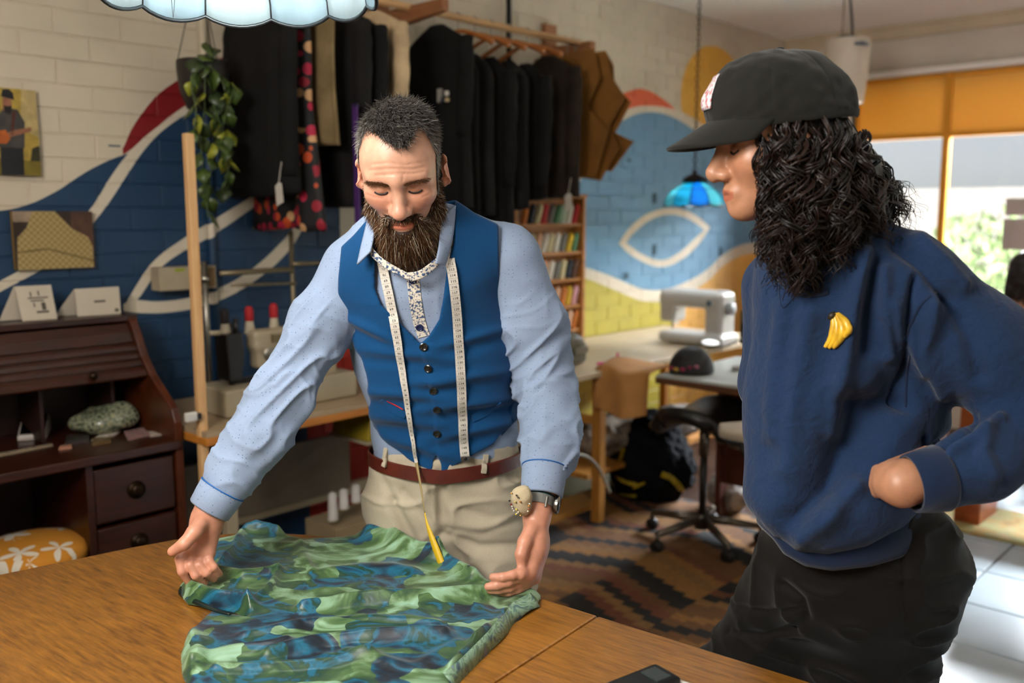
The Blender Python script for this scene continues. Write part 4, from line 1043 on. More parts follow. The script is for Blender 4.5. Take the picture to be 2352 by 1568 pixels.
def hair_zone(q):
    """scalp: everything but the face (its hairline has a peak and bays at the temples), ears and neck"""
    P = HF.c + q @ HF.R.T; u, v, f = PROJ(P.astype(np.float32)); skin = (poly2d(u, v, FACE) < 0) & (q[:, 1] < .03)
    return ~skin & ((q[:, 2] > -.032) | ((q[:, 1] > .045) & (q[:, 2] > -.075)))
acc = lambda q, n: hair_zone(q) & ~is_ear(q)
q, n = head_surface(HF, 15000, acc, 5)
x, y, z = q[:, 0], q[:, 1], q[:, 2]; topness = smooth01(z, .03, .10)
d = n * (.30 + .15 * topness[:, None]) + np.stack([.28 * topness, -1.0 * topness + .25 * (1 - topness), -.9 * (1 - topness) + .05 * topness], 1)
rs = np.random.RandomState(9); d += rs.randn(*d.shape) * .2
ln = (.008 + .018 * topness) * (0.7 + .6 * rs.rand(len(q)))
grey = np.clip(.10 + .75 * (1 - topness) * rs.rand(len(q)) + (.55 * rs.rand(len(q)) ** 5) + .28 * (np.abs(x + .05) < .03) * (z < .06) * rs.rand(len(q)), 0, 1)
W3 = np.array([HF.p(v) for v in q]); D3 = d @ HF.R.T
grey = np.clip(grey * 1.15 + .06, 0, 1)
hair_o = child(strands('hair', W3, D3, ln, M_HAIR, None, .00062, grey, 3, .18, None, 3), MAN); hair_o['label'] = 'short dark hair greying at the sides'
# a close cap under the strands so that no skin shines through
def shell(name, zone, thick, m, seed=0, tone=.06):
    me = body_o.data; nv = len(me.vertices); co = np.zeros(nv * 3, dtype=np.float32); me.vertices.foreach_get('co', co); co = co.reshape(-1, 3); no = np.zeros(nv * 3, dtype=np.float32); me.vertices.foreach_get('normal', no); no = no.reshape(-1, 3)
    nf = len(me.polygons); fi = np.zeros(nf * 4, dtype=np.int32); me.loops.foreach_get('vertex_index', fi); fi = fi.reshape(-1, 4)
    q = HF.inv(co); ok = zone(q) & (np.abs(q) < .2).all(1); keep = ok[fi].all(1); F2 = fi[keep]; used = np.unique(F2); mp = -np.ones(nv, dtype=int); mp[used] = np.arange(len(used))
    V = co[used] + no[used] * thick; return quad_obj(name, V, mp[F2], m, None, True, np.full((len(used), 3), tone, dtype=np.float32))
child(shell('hair_base', lambda q: hair_zone(q) & ~is_ear(q) , .0022, M_HAIR), hair_o)
# brows
roots, dirs = [], []
rs = np.random.RandomState(21)
for s in (-1, 1):
    t = rs.rand(420) ; px_ = s * (.012 + .040 * t); pz = .0175 + .006 * np.sin(t * 2.0) - .006 * t + rs.randn(420) * .0011
    roots.append(np.stack([px_, -.098 + 3.2 * (np.abs(px_) - .01) ** 2 * 4, pz], 1)); dirs.append(np.stack([np.full(420, s * .8), np.full(420, -.35), .35 - .5 * t], 1) + rs.randn(420, 3) * .2)
BV = bvh_of(body_o); R3 = np.concatenate(roots); D = np.concatenate(dirs); W3 = []
for v in R3:
    p = Vector(HF.p(v)); h = BV.find_nearest(p); W3.append(h[0])
child(strands('eyebrows', np.array([list(p) for p in W3]), D @ HF.R.T, .008 + .004 * rs.rand(len(R3)), M_BEARD, None, .00042, (.12 + .3 * rs.rand(len(R3))), 3, .15, None, 4), MAN)
# lash lines of the lowered lids
for s in (-1, 1):
    mb = MB()
    pts = [(s * .0195, -.0885, -.0045), (s * .026, -.0925, -.0075), (s * .033, -.0942, -.0088), (s * .040, -.0915, -.0078), (s * .0465, -.0865, -.0045)]
    pp = []
    for v in catmull(pts, 5):
        h = BV.find_nearest(Vector(HF.p(v))); pp.append(h[0] + h[1] * .0004)
    mb.tube(pp, [.0008] + [.0019] * (len(pp) - 2) + [.0008], 6)
    child(mb.build('eyelashes', mat('dark_lashes', '#140c08', .6), None, True), MAN)
# beard: soft core plus strands combed downwards
bc = [('u', HF.ell((0, -.062, -.110), (.046, .040, .044)), 0), ('u', HF.ell((0, -.076, -.136), (.040, .032, .034)), .03)]
for s in (-1, 1):
    bc += [('u', HF.cone((s * .070, -.006, -.038), (s * .060, -.028, -.082), .006, .011), .015), ('u', HF.cone((s * .060, -.028, -.082), (s * .032, -.060, -.122), .011, .022), .025),
           ('u', HF.cone((s * .003, -.1010, -.0600), (s * .028, -.0905, -.0665), .0055, .0062), .008), ('u', HF.cone((s * .028, -.0905, -.0665), (s * .032, -.080, -.092), .006, .011), .012)]
bc += [('s', HF.ell((0, -.104, -.0785), (.021, .022, .0095)), .006)]
core = sdf_obj('beard_core', bc, .003, M_BEARD, None, it=2, colors=lambda V: np.full((len(V), 3), .03)); 
me = core.data; nv = len(me.vertices); co = np.zeros(nv * 3, dtype=np.float32); me.vertices.foreach_get('co', co); co = co.reshape(-1, 3); no = np.zeros(nv * 3, dtype=np.float32); me.vertices.foreach_get('normal', no); no = no.reshape(-1, 3)
q = HF.inv(co); ln_ = no @ HF.R; okv = np.where((q[:, 1] < .01))[0]
rs = np.random.RandomState(31); pick = okv[rs.randint(0, len(okv), 15000)]
qq, nn_ = q[pick], ln_[pick]; low = smooth01(-qq[:, 2], .06, .12)
down = np.array([0, .22, -.97]) ; dirs = nn_ * .42 + down[None] * (.5 + .9 * low[:, None]) + rs.randn(len(qq), 3) * .16
ln = (.010 + .026 * low) * (.6 + .7 * rs.rand(len(qq))); must = (qq[:, 2] > -.070) & (np.abs(qq[:, 0]) < .04); ln = np.where(must, .009, ln)
tone = np.clip(.06 + .34 * rs.rand(len(qq)) ** 2 + .62 * (rs.rand(len(qq)) < .16) + .30 * (np.abs(qq[:, 0]) > .034) * rs.rand(len(qq)), 0, 1)
beard_o = child(strands('beard', co[pick], dirs @ HF.R.T, ln, M_BEARD, None, .00065, tone, 3, .12, None, 6), MAN); beard_o['label'] = 'full brown beard streaked with grey'
child(core, beard_o)
# stubble shadow band between hair and beard is hair_base; done
# ================================================================ the person in the cap
WOM = empty('person', (0.62, 1.68, 0.0), 'person with long dark curls, black cap and navy sweatshirt, hand on hip', 'person')
bpy.context.view_layer.update()
M_SKIN2 = skin_material('warm_olive_skin', '#b88465')
WF = Frame(W(1786, 326, 1.57), Rot(pitch=math.radians(9), yaw=math.radians(-84)), .985)
wb = head_ops(WF)
wb += [('s', WF.ell((0, -.112, -.078), (.030, .0085, .016)), .008), ('u', WF.cone((0, -.094, .008), (0, -.120, -.032), .0075, .0095), .008)]
WNB = W(1895, 560, 1.62)
wb += [('u', cone(WF.p((0, .02, -.07)), WNB, .052, .056), .03), ('u', slab(WNB, W(1935, 800, 1.63), .06, .07, .8), .05), ('u', slab(W(1935, 800, 1.63), W(1960, 1200, 1.66), .07, .08, .8), .05)]
WSL, WEL, WWL = W(2085, 668, 1.57), W(2395, 955, 1.49), W(2100, 1108, 1.42)
limb(wb, [(WSL, .045), (WEL, .036), (WWL, .026)], .03)
wb += [('u', cone(WNB, WSL, .045, .045), .03)]
for a, b, ra, rb, k in (((2100, 1108, 1.42), (2068, 1112, 1.425), .027, .030, .02), ((2075, 1092, 1.43), (2036, 1088, 1.455), .022, .020, .02), ((2070, 1128, 1.425), (2034, 1118, 1.45), .024, .020, .02), ((2090, 1078, 1.44), (2122, 1055, 1.50), .014, .012, .02)):
    wb.append(('u', cone(W(*a), W(*b), ra, rb), k))
for pts in (((2040, 1078, 1.455), (2016, 1080, 1.48), (2002, 1092, 1.52)), ((2034, 1096, 1.455), (2012, 1098, 1.48), (1998, 1108, 1.52)), ((2032, 1114, 1.45), (2010, 1114, 1.475), (1998, 1122, 1.51)), ((2036, 1130, 1.445), (2016, 1130, 1.47), (2006, 1134, 1.50))):
    for a, b in zip(pts[:-1], pts[1:]): wb.append(('u', cone(W(*a), W(*b), .0095, .0085), .006))
for q_ in ((2050, 1066, 2128, 1034), (2056, 1078, 2136, 1046)): wb.append(('u', cone(W(q_[0], q_[1], 1.455), W(q_[2], q_[3], 1.50), .0100, .0085), .006))
wb.append(('u', cone(W(2082, 1074, 1.44), W(2130, 1046, 1.49), .012, .010), .008))
limb(wb, [(W(1790, 655, 1.74), .042), (W(1775, 900, 1.76), .034), (W(1850, 1085, 1.78), .025)], .03)
for i, (px, py) in enumerate(((1880, 1120), (1888, 1124), (1896, 1126), (1903, 1124))): wb.append(('u', cone(W(1850, 1085, 1.78), W(px, py, 1.76 + .012 * i), .018, .008), .008))
wb.append(('u', cone(W(1855, 1080, 1.775), W(1885, 1105, 1.75), .012, .009), .008))
def wom_tone(V):
    q = WF.inv(V); c = np.ones((len(V), 3), dtype=np.float32)
    def blob(c, p, r, col, a):
        w = a * np.exp(-(((q - np.array(p)) / r) ** 2).sum(1))[:, None]; return c * (1 - w) + c * np.array(col) * w
    for s in (-1, 1): c = blob(c, (s * .04, -.08, -.03), .026, (1.05, .86, .80), .5); c = blob(c, (s * .033, -.09, 0), .016, (.80, .70, .66), .7)
    lip = (np.abs(q[:, 0]) < .024) & (q[:, 1] < -.088) & (np.abs(q[:, 2] + .0762) < .0105 - 9 * q[:, 0] ** 2); c[lip] *= np.array([.85, .58, .56])
    return np.clip(c, 0, 1.2)
wbody = child(sdf_obj('body', wb, .003, M_SKIN2, None, it=2, colors=wom_tone), WOM); wbody['label'] = 'skin of the face and hand'
WBV = bvh_of(wbody)
M_DHAIR = hair_material('dark_brown_curls', '#070403', '#2c180e', .38, .5)
rs = np.random.RandomState(12); t = rs.rand(260)
R3 = np.stack([.012 + .040 * t, -.1 + 0 * t, .0185 + .012 * np.sin(t * 2.4) - .006 * t + rs.randn(260) * .0012], 1)
W3 = [list(WBV.find_nearest(Vector(WF.p((s_ * v[0], v[1], v[2]))))[0]) for v in R3 for s_ in (-1, 1)]
D = np.array([[s_ * .8, -.3, .3 - .5 * tt] for tt in t for s_ in (-1, 1)]) + rs.randn(520, 3) * .15
child(strands('eyebrows', np.array(W3), D @ WF.R.T, .008 + .003 * rs.rand(520), M_DHAIR, None, .0005, .1 + .2 * rs.rand(520), 3, .1, None, 5), WOM)
for s in (-1, 1):
    pp = []
    for v in catmull([(s * .0195, -.0885, -.0045), (s * .026, -.0925, -.0075), (s * .033, -.0942, -.0088), (s * .040, -.0915, -.0078), (s * .0475, -.0865, -.0040)], 5):
        h = WBV.find_nearest(Vector(WF.p(v))); pp.append(h[0] + h[1] * .0006)
    child(MB().tube(pp, [.0008] + [.0017] * (len(pp) - 2) + [.0008], 6).build('eyelashes', mat('dark_lashes', '#140c08', .6), None, True), WOM)

# ---- sweatshirt
M_SWEAT = cloth('navy_fleece', '#213453', 1.0, 500, .12, .12, .5, 30.0)
M_RIB = cloth('navy_rib_knit', '#182742', .95, 500, .08, .2)
sw = [('u', slab(W(1925, 690, 1.63), W(1942, 960, 1.64), .150, .168, .84), 0), ('u', slab(W(1942, 960, 1.64), W(1915, 1150, 1.62), .168, .150, .84), .06),
      ('u', ellip(W(1885, 1150, 1.58), (.125, .12, .095)), .06), ('u', cone(W(1895, 575, 1.63), WSL, .075, .080), .06), ('u', cone(W(1895, 575, 1.65), W(1800, 660, 1.74), .070, .066), .06),
      ('u', ellip(W(1880, 600, 1.62), (.085, .085, .05)), .05)]
hemcut = [(1640, 1110), (1735, 1190), (1775, 1238), (1830, 1262), (1900, 1270), (1990, 1255), (2080, 1215), (2150, 1160), (2260, 1080), (2260, 300), (1500, 300)]
def wfolds(V):
    u, v, f = PROJ(V); d = np.zeros(len(V)); near = V[:, 1] < 1.70
    for pts, w, a in ((((1985, 590), (1955, 720), (1930, 900), (1915, 1000)), 14, .012), (((2010, 600), (1990, 700), (1985, 800)), 12, -.008), (((1860, 720), (1830, 900), (1810, 1080)), 16, .007), (((1800, 700), (1785, 850), (1780, 1000)), 14, .006), (((1950, 950), (1900, 1080), (1830, 1200)), 30, -.022), (((2060, 900), (1990, 1000), (1930, 1120)), 30, -.020), (((1960, 1110), (1900, 1180), (1840, 1225)), 18, .018), (((2090, 930), (2000, 925), (1950, 925)), 14, -.012), (((2100, 640), (2080, 740), (2085, 850), (2090, 940)), 6, -.009), (((2060, 700), (2075, 760), (2120, 850)), 12, .009), (((2030, 620), (2035, 720), (2040, 820)), 10, .007), (((2145, 700), (2130, 800), (2165, 900)), 14, .010), (((2180, 690), (2230, 780), (2250, 860)), 16, -.008), (((2230, 960), (2215, 990), (2150, 1040)), 8, -.009), (((2300, 960), (2240, 1010), (2180, 1040)), 8, .008), (((2130, 1010), (2140, 1060), (2150, 1120)), 6, -.005), (((2270, 1000), (2255, 1040), (2280, 1090)), 10, .007), (((2060, 560), (2120, 610), (2180, 680)), 12, -.010), (((2110, 560), (2160, 610), (2200, 660)), 14, .010)):
        d += np.where(near, 2.0 * a * np.exp(-(seg_dist(u, v, pts) / (w * 1.5)) ** 2), 0)
    n = vnoise(V * np.array([8, 8, 5], dtype=np.float32)); d += .012 * (n - .5)
    n = vnoise(V * np.array([20, 20, 12], dtype=np.float32)); d += .003 * (n - .5)
    return d
def hem_f(P):
    u, v, f = PROJ(P); return poly2d(u, v, hemcut) * f / F_PX
sw_main = sw + [('i', custom(hem_f, (-9, -9, -9), (9, 9, 9)), .02)]
sw = sw_main
limb(sw, [(WSL, .088), (W(2240, 800, 1.53), .083), (W(2390, 950, 1.485), .072)], .04)
limb(sw, [(W(2390, 950, 1.485), .072), (W(2250, 1062, 1.445), .058), (W(2150, 1100, 1.425), .049)], .03)
limb(sw, [(W(1795, 660, 1.74), .070), (W(1772, 880, 1.76), .056), (W(1830, 1060, 1.78), .045)], .03)
sw_main = sw; _unused = [('s', ellip(W(2150, 1010, 1.55), (.07, .10, .045), Rot(roll=.5)), .05)]

sweat = child(sdf_obj('sweatshirt', sw_main, .0048, M_SWEAT, None, it=2, disp=wfolds), WOM); sweat['label'] = 'navy fleece sweatshirt'
# ribbed hem band and cuff
band = [('u', slab(W(1942, 960, 1.64), W(1925, 1190, 1.63), .160, .142, .84), 0), ('u', ellip(W(1900, 1180, 1.60), (.118, .110, .085)), .06)]
bandpoly = [(1745, 1180), (1775, 1236), (1830, 1262), (1900, 1268), (1990, 1252), (2080, 1212), (2175, 1130), (2200, 1180), (2150, 1232), (2085, 1278), (2000, 1302), (1910, 1312), (1850, 1302), (1800, 1275), (1770, 1232)]
bandlow = [(1680, 1150), (1776, 1238), (1800, 1272), (1850, 1301), (1910, 1311), (2000, 1301), (2085, 1277), (2150, 1231), (2230, 1160), (2230, 900), (1680, 900)]
def band_f(P):
    u, v, f = PROJ(P); return poly2d(u, v, bandlow) * f / F_PX
bo = child(sdf_obj('hem_band', [('u', slab(W(1935, 1150, 1.64), W(1925, 1275, 1.63), .150, .134, .86), 0), ('u', ellip(W(1905, 1225, 1.60), (.120, .105, .075)), .05), ('i', custom(band_f, (-9, -9, -9), (9, 9, 9)), .008)], .0045, M_RIB, None, it=2), sweat)
a, b = W(2168, 1096, 1.422), W(2092, 1110, 1.42); ax = (b - a).normalized()
child(MB().tube([a, a + ax * .006, a.lerp(b, .6), b], [.048, .0515, .0485, .0445], 36, caps=False).build('cuff', M_RIB, None, True, solid=.005), sweat)
SWB = bvh_of(sweat)
def sw_strip(name, pts, w, m, off=.0012, t=.0015):
    path, nn = on_path(SWB, [(q.x, q.y) for q in catmull([(a_, b_, 0) for a_, b_ in pts], 10)], off); mb = MB(); strip(mb, smooth_vec(path, 3), smooth_vec(nn, 4), w, t); return child(mb.build(name, m, None, True), sweat)
sw_strip('neck_insert_seam', [(1792, 640), (1790, 670), (1797, 706), (1815, 692), (1832, 672)], .0018, M_RIB)
sw_strip('sleeve_seam', [(2150, 672), (2115, 700), (2092, 745), (2085, 770)], .004, M_RIB)
sw_strip('sleeve_seam', [(2090, 815), (2082, 870), (2080, 935)], .004, M_RIB)
sw_strip('collar_rib', [(1775, 600), (1800, 640), (1850, 668), (1900, 660)], .022, M_RIB, .003, .004)
# banana pin
pin = empty('banana_brooch', SWB.ray_cast(CAM, RAY(1925, 760).normalized())[0], 'yellow banana bunch brooch pinned on the navy sweatshirt', 'brooch'); bpy.context.view_layer.update()
M_BAN = mat('banana_yellow_enamel', '#d8ac2c', .35, var=.25, scale=60, coat=.3); M_BTIP = mat('banana_brown_tip', '#2a2208', .5)
for pts in ([(1912, 722), (1918, 745), (1912, 775), (1895, 797)], [(1917, 721), (1928, 748), (1924, 778), (1905, 799)], [(1922, 719), (1939, 748), (1937, 776), (1919, 799)], [(1927, 718), (1947, 738), (1951, 758), (1943, 775)]):
    path, nn = on_path(SWB, [(q.x, q.y) for q in catmull([(a_, b_, 0) for a_, b_ in pts], 6)], .005); n = len(path)
    child(MB().tube(path, [.0022 + .0042 * math.sin(PI * (i + .6) / (n + .2)) for i in range(n)], 9).build('banana', M_BAN, None, True), pin)
    child(MB().tube(path[-2:], [.003, .0015], 7).build('banana_tip', M_BTIP, None, True), pin)
path, nn = on_path(SWB, [(1905, 732), (1911, 724), (1922, 718)], .006); child(MB().tube(path, [.004, .006, .004], 8).build('banana_stalk', M_BTIP, None, True), pin)

# ---- black trousers and shoes
M_BLACK = cloth('black_twill', '#141210', .75, 900, .15, .08)
tw = [('u', slab(W(1960, 1180, 1.65), W(1975, 1290, 1.66), .150, .172, .84), 0), ('u', ellip(W(2010, 1300, 1.67), (.155, .14, .12)), .06)]
f1, f2 = Vector((.60, 1.72, .08)), Vector((.46, 1.92, .08))
limb(tw, [(W(2020, 1330, 1.66), .135), (W(1990, 1560, 1.68), .112), (Vector((.61, 1.66, .45)), .085), (f1, .066)], .05)
limb(tw, [(W(1850, 1320, 1.73), .110), (W(1765, 1480, 1.80), .092), (Vector((.44, 1.84, .50)), .080), (f2, .064)], .05)
def twf(V):
    n = vnoise(V * np.array([12, 12, 24], dtype=np.float32)); d = .010 * ((1 - np.abs(2 * n - 1)) ** 3 - .3); u, v, f = PROJ(V)
    for pts, w, a in ((((1690, 1390), (1760, 1405), (1830, 1400)), 7, -.007), (((1675, 1450), (1760, 1455), (1830, 1440)), 8, -.007), (((1800, 1340), (1840, 1380), (1850, 1420)), 10, -.010), (((2075, 1270), (2075, 1350), (2085, 1420)), 8, -.006), (((1680, 1450), (1740, 1490), (1830, 1520)), 4, .004)): d += a * np.exp(-(seg_dist(u, v, pts) / w) ** 2)
    return d
tr2 = child(sdf_obj('trousers', tw, .0055, M_BLACK, None, it=2, disp=twf), WOM); tr2['label'] = 'loose black trousers'
for f, yaw in ((f1, -1.2), (f2, -1.0)):
    fo = Frame(Vector((f.x, f.y, 0)), Rot(yaw=yaw)); sh = [('u', fo.cone((0, .04, .05), (0, -.10, .035), .042, .036), 0), ('u', fo.cone((0, -.06, .033), (0, -.15, .026), .040, .026), .03), ('u', fo.cone((0, .03, .06), (0, .02, .10), .042, .045), .03), ('i', custom(lambda P: .002 - P[:, 2], (-9, -9, -9), (9, 9, 9)), 0)]
    child(sdf_obj('shoe', sh, .006, mat('black_shoe', '#121212', .5), None, it=1), WOM)

# ---- cap
M_CAP = cloth('washed_black_cotton', '#1d1d1a', .9, 700, .25, .15)
cc = WF.p((0, .012, .040))
CF = Frame(cc, Rot(pitch=math.radians(6), yaw=math.radians(-84)), 1.0)
capf = [('u', CF.ell((0, .006, .000), (.098, .122, .108)), 0), ('u', CF.ell((0, -.045, .022), (.080, .080, .082)), .03), ('i', custom(lambda P: (-.016 - CF.inv(P)[:, 2] + .10 * np.clip(CF.inv(P)[:, 1] + .05, -1, 0)) , (-9, -9, -9), (9, 9, 9)), .004), ('s', CF.ell((0, .006, -.012), (.092, .116, .098)), .002), ('s', CF.ell((0, .125, -.010), (.040, .05, .030)), .006)]
def capdisp(V):
    q = CF.inv(V); an = np.arctan2(q[:, 0], q[:, 1] + .0); seam = np.abs(np.sin(an * 3)); n = vnoise(V * 28)
    return np.where(q[:, 2] > .0, -.0016 * np.exp(-(seam / .05) ** 2) * smooth01(q[:, 2], 0, .02) + .0075 * (n - .5) + .004 * (vnoise(V * 60) - .5), 0)
cap = child(sdf_obj('cap', capf, .003, M_CAP, None, it=2, disp=capdisp), WOM); cap['label'] = 'washed black baseball cap'
mb = MB(); NA, NS = 28, 10
rows = []
for i in range(NS + 1):
    s = i / NS; row = []
    for j in range(NA + 1):
        a = (j / NA * 2 - 1) * 1.22; r0x, r0y = .096, .121
        bx, by = r0x * math.sin(a), .006 - r0y * math.cos(a)
        ext = .084 * (math.cos(a * .98) ** .6 if math.cos(a * .98) > 0 else 0)
        fx_, fy_ = bx * (1 - .06 * s), by - ext * s
        row.append(Vector(CF.p((fx_, fy_, -.002 - .50 * ext * s - 2.5 * bx * bx * (.25 + .75 * s) + .010))))
    rows.append(row)
mb.grid(rows); child(mb.build('brim', M_CAP, None, True, solid=.004), cap)
mb = MB(); mb.ell(CF.p((0, .004, .109)), (.008, .008, .005), 12); child(mb.build('cap_button', M_CAP, None, True), cap)
CPB = bvh_of(cap)
# front patch, white with a pale red print
mb = MB(); patch = []
for i in range(9):
    row = []
    for j in range(9):
        x_, z_ = (j / 8 - .5) * .040, .050 + (i / 8 - .5) * .052; o_ = Vector(CF.p((x_, -.30, z_))); d_ = Vector(CF.R @ _n3((0, 1, 0))); h = CPB.ray_cast(o_, d_)
        row.append((h[0] + h[1] * .0022) if h[0] is not None else o_)
    patch.append(row)
mb.grid(patch); m_, nt_, b_ = newmat('white_patch_with_red_print'); nz_ = N(nt_, 'ShaderNodeTexNoise'); nz_.inputs['Scale'].default_value = 130; tc_ = N(nt_, 'ShaderNodeTexCoord'); L(nt_, tc_.outputs['Object'], nz_.inputs['Vector']); r_ = ramp(nt_, [(.42, '#b86a6e'), (.5, '#d4d3d6')]); L(nt_, nz_.outputs['Fac'], r_.inputs[0]); L(nt_, r_.outputs[0], b_.inputs['Base Color'])
child(mb.build('patch', m_, None, True, solid=.002), cap)
# strap tail at the back
child(leaf('strap', ([(1946, 268, 1.60), (1968, 300, 1.60), (1990, 336, 1.60)], [(1938, 300, 1.60), (1958, 322, 1.60), (1984, 348, 1.60)]), M_CAP, cap, 0, .002, solid=.002), cap)

# ---- long curls
core_ops = [('u', WF.ell((0, .026, .006), (.080, .092, .080)), 0), ('u', ellip(W(1872, 420, 1.585), (.078, .092, .095)), .05), ('u', ellip(W(1880, 520, 1.575), (.072, .08, .085)), .05), ('u', ellip(W(1945, 430, 1.62), (.06, .08, .08)), .05), ('s', WF.ell((0, -.075, -.05), (.12, .082, .13)), .02)]
hcore = child(sdf_obj('curls_core', core_ops, .005, M_DHAIR, None, it=2, colors=lambda V: np.full((len(V), 3), .05)), WOM)
rs = np.random.RandomState(77)
def curl_paths():
    out = []
    #  (start x, y, F), (end x, y, F) spread, waves
    zones = [  # x0,x1,y0,y1 start; x0,x1,y0,y1 end; F0,F1; count
        ((1738, 1790, 268, 320), (1745, 1800, 540, 640), (1.50, 1.54), (1.49, 1.53), 46, .9),
        ((1780, 1860, 268, 320), (1760, 1860, 560, 680), (1.475, 1.52), (1.47, 1.53), 70, 1.0),
        ((1850, 1945, 268, 330), (1830, 1960, 540, 650), (1.475, 1.54), (1.48, 1.54), 80, 1.0),
        ((1920, 1985, 290, 370), (1930, 2040, 500, 610), (1.50, 1.60), (1.50, 1.58), 70, 1.0),
        ((1950, 1990, 345, 400), (2010, 2085, 450, 540), (1.54, 1.66), (1.55, 1.66), 44, .8),
        ((1790, 1900, 480, 560), (1815, 1870, 640, 690), (1.50, 1.53), (1.50, 1.53), 34, .8),
        ((1780, 1960, 330, 460), (1780, 1960, 520, 610), (1.475, 1.51), (1.475, 1.51), 60, 1.0)]
    for s, e, fs, fe, n, am in zones:
        for _ in range(n):
            a = Vector(W(rs.uniform(s[0], s[1]), rs.uniform(s[2], s[3]), rs.uniform(*fs))); b = Vector(W(rs.uniform(e[0], e[1]), rs.uniform(e[2], e[3]), rs.uniform(*fe)))
            out.append((a, b, am))
    return out
def curly_mesh(name, paths, m, par, strands_per=4, rad=.0016, seg=36, sides=4, amp=.0125, seed=5):
    rs2 = np.random.RandomState(seed); V, Q, C = [], [], []; base = 0
    for a, b, am in paths:
        a, b = np.array(a), np.array(b); ln = np.linalg.norm(b - a); ax = (b - a) / ln
        u = np.cross(ax, [0.3, .9, .2]); u /= np.linalg.norm(u); v = np.cross(ax, u)
        ph = rs2.rand() * 6.28; turns = ln / rs2.uniform(.048, .085) ; sgn = 1 if rs2.rand() < .5 else -1; out = np.array([rs2.uniform(-.3, .3), -1, .2]); bow = rs2.uniform(.0, .03); tn = rs2.rand() ** 1.6
        A = amp * am * rs2.uniform(.6, 1.3)
        for s_ in range(strands_per):
            off = rs2.randn(3) * .0024; dph = rs2.randn() * .14; t = np.linspace(0, 1, seg + 1); le = 1 - .10 * rs2.rand()
            th = ph + dph + sgn * 2 * PI * turns * t; env = A * (.35 + .65 * smooth01(t, 0, .35)) * (1 + .25 * np.sin(9 * t + ph))
            P = a + np.outer(t * le, b - a) + np.outer(np.sin(PI * t) * bow, out) + off * (1 + t)[:, None] * .9 + np.outer(env * np.cos(th), u) + np.outer(env * np.sin(th), v)
            T = np.gradient(P, axis=0); T /= np.linalg.norm(T, axis=1, keepdims=True); S = np.cross(T, [.2, .97, .1]); S /= np.linalg.norm(S, axis=1, keepdims=True); U = np.cross(T, S)
            r = rad * rs2.uniform(.7, 1.25) * (1 - .65 * t ** 2)
            ring = np.stack([P + (S * math.cos(2 * PI * k / sides) + U * math.sin(2 * PI * k / sides)) * r[:, None] for k in range(sides)], 1)
            V.append(ring.reshape(-1, 3)); i = np.arange(seg)[:, None] * sides; k = np.arange(sides)[None]; k2 = (k + 1) % sides
            Q.append((np.stack([i + k, i + k2, i + sides + k2, i + sides + k], -1).reshape(-1, 4)) + base); base += (seg + 1) * sides
            C.append(np.full((seg + 1) * sides, np.clip(tn * .8 + rs2.randn() * .08, 0, 1)))
    col = np.concatenate(C)[:, None].repeat(3, 1)
    return child(quad_obj(name, np.concatenate(V), np.concatenate(Q), m, None, True, col), par)
curls = curly_mesh('curls', curl_paths(), M_DHAIR, WOM, 5, .0015); curls['label'] = 'long dark brown curly hair'
child(hcore, curls) if False else None
wis = []
for _ in range(46):
    a = Vector(W(rs.uniform(1985, 2030), rs.uniform(390, 470), rs.uniform(1.58, 1.66))); b = Vector(W(rs.uniform(2060, 2125), rs.uniform(440, 560), rs.uniform(1.58, 1.68))); wis.append((a, b, .7))
for _ in range(8):
    wis.append((Vector(W(rs.uniform(1745, 1760), rs.uniform(520, 560), 1.5)), Vector(W(rs.uniform(1728, 1760), rs.uniform(590, 625), 1.5)), .5))
for _ in range(4): wis.append((Vector(W(1752, 320, 1.485)), Vector(W(rs.uniform(1735, 1748), rs.uniform(410, 470), 1.49)), .35))
_ls = child(curly_mesh('loose_strands', wis, M_DHAIR, WOM, 1, .0006, 40, 3, .010, 9), curls); _ls['kind'] = 'stuff'; curls['kind'] = 'stuff'
# ================================================================ the oval wooden table and what lies on it
TZ = 0.75
M_TABLE = wood('honey_brown_table_wood', '#4c2a08', '#a36c22', 0.33, 5.0, (3, 26, 3), coat=0.6, bump=0.12)
e1 = Vector((.7937, -.6083, 0)); e2 = Vector((-.6083, -.7937, 0))       # along the table, and towards the photographer
TC = Matrix(((e1.x, e2.x, 0, 0), (e1.y, e2.y, 0, 0), (0, 0, 1, 0), (0, 0, 0, 1)))
def TL(px, py): v = WZ(px, py, TZ); return (v.dot(e1), v.dot(e2))
far = [TL(*p) for p in ((1880, 1568), (1620, 1489), (1373, 1412), (1245, 1375), (1040, 1308), (850, 1248), (770, 1233), (700, 1226), (630, 1222), (560, 1222), (480, 1228), (400, 1238), (300, 1256), (200, 1277), (100, 1297), (0, 1318))]
yb = sum(p[1] for p in far[:5]) / 5
far = [(x, yb if i < 5 else y) for i, (x, y) in enumerate(far)]
width = 1.12; xe = far[-1][0]
x_seam = TL(1373, 1412)[0]
fx, fy = far[-1]
endp = [(fx - .045, fy + .12), (fx - .05, fy + .28), (fx - .02, yb + width - .18), (fx + .09, yb + width - .05), (fx + .25, yb + width)]
outline = far[::-1] + [(1.15, yb)]
poly_end = [(x_seam, yb + width)] + endp[::-1] + far[::-1][:-3] + [(x_seam, yb)]
tb = empty('work_table', TC @ Vector((-0.4, yb + width / 2, 0)), 'honey brown oval wooden table in the foreground under the green satin garment', 'table')
def tpart(o, par): 
    bpy.context.view_layer.update(); return child(o, par)
def rounded(poly, name, m):
    mb = MB(TC); mb.prism(poly, TZ - .028, TZ, M=TC); return child(mb.build(name, m, None, bevel=.007), tb)
t1 = MB(); t1.prism(poly_end, TZ - .028, TZ); tt = t1.build('table_top', M_TABLE, None, matrix=TC, bevel=.005); child(tt, tb)
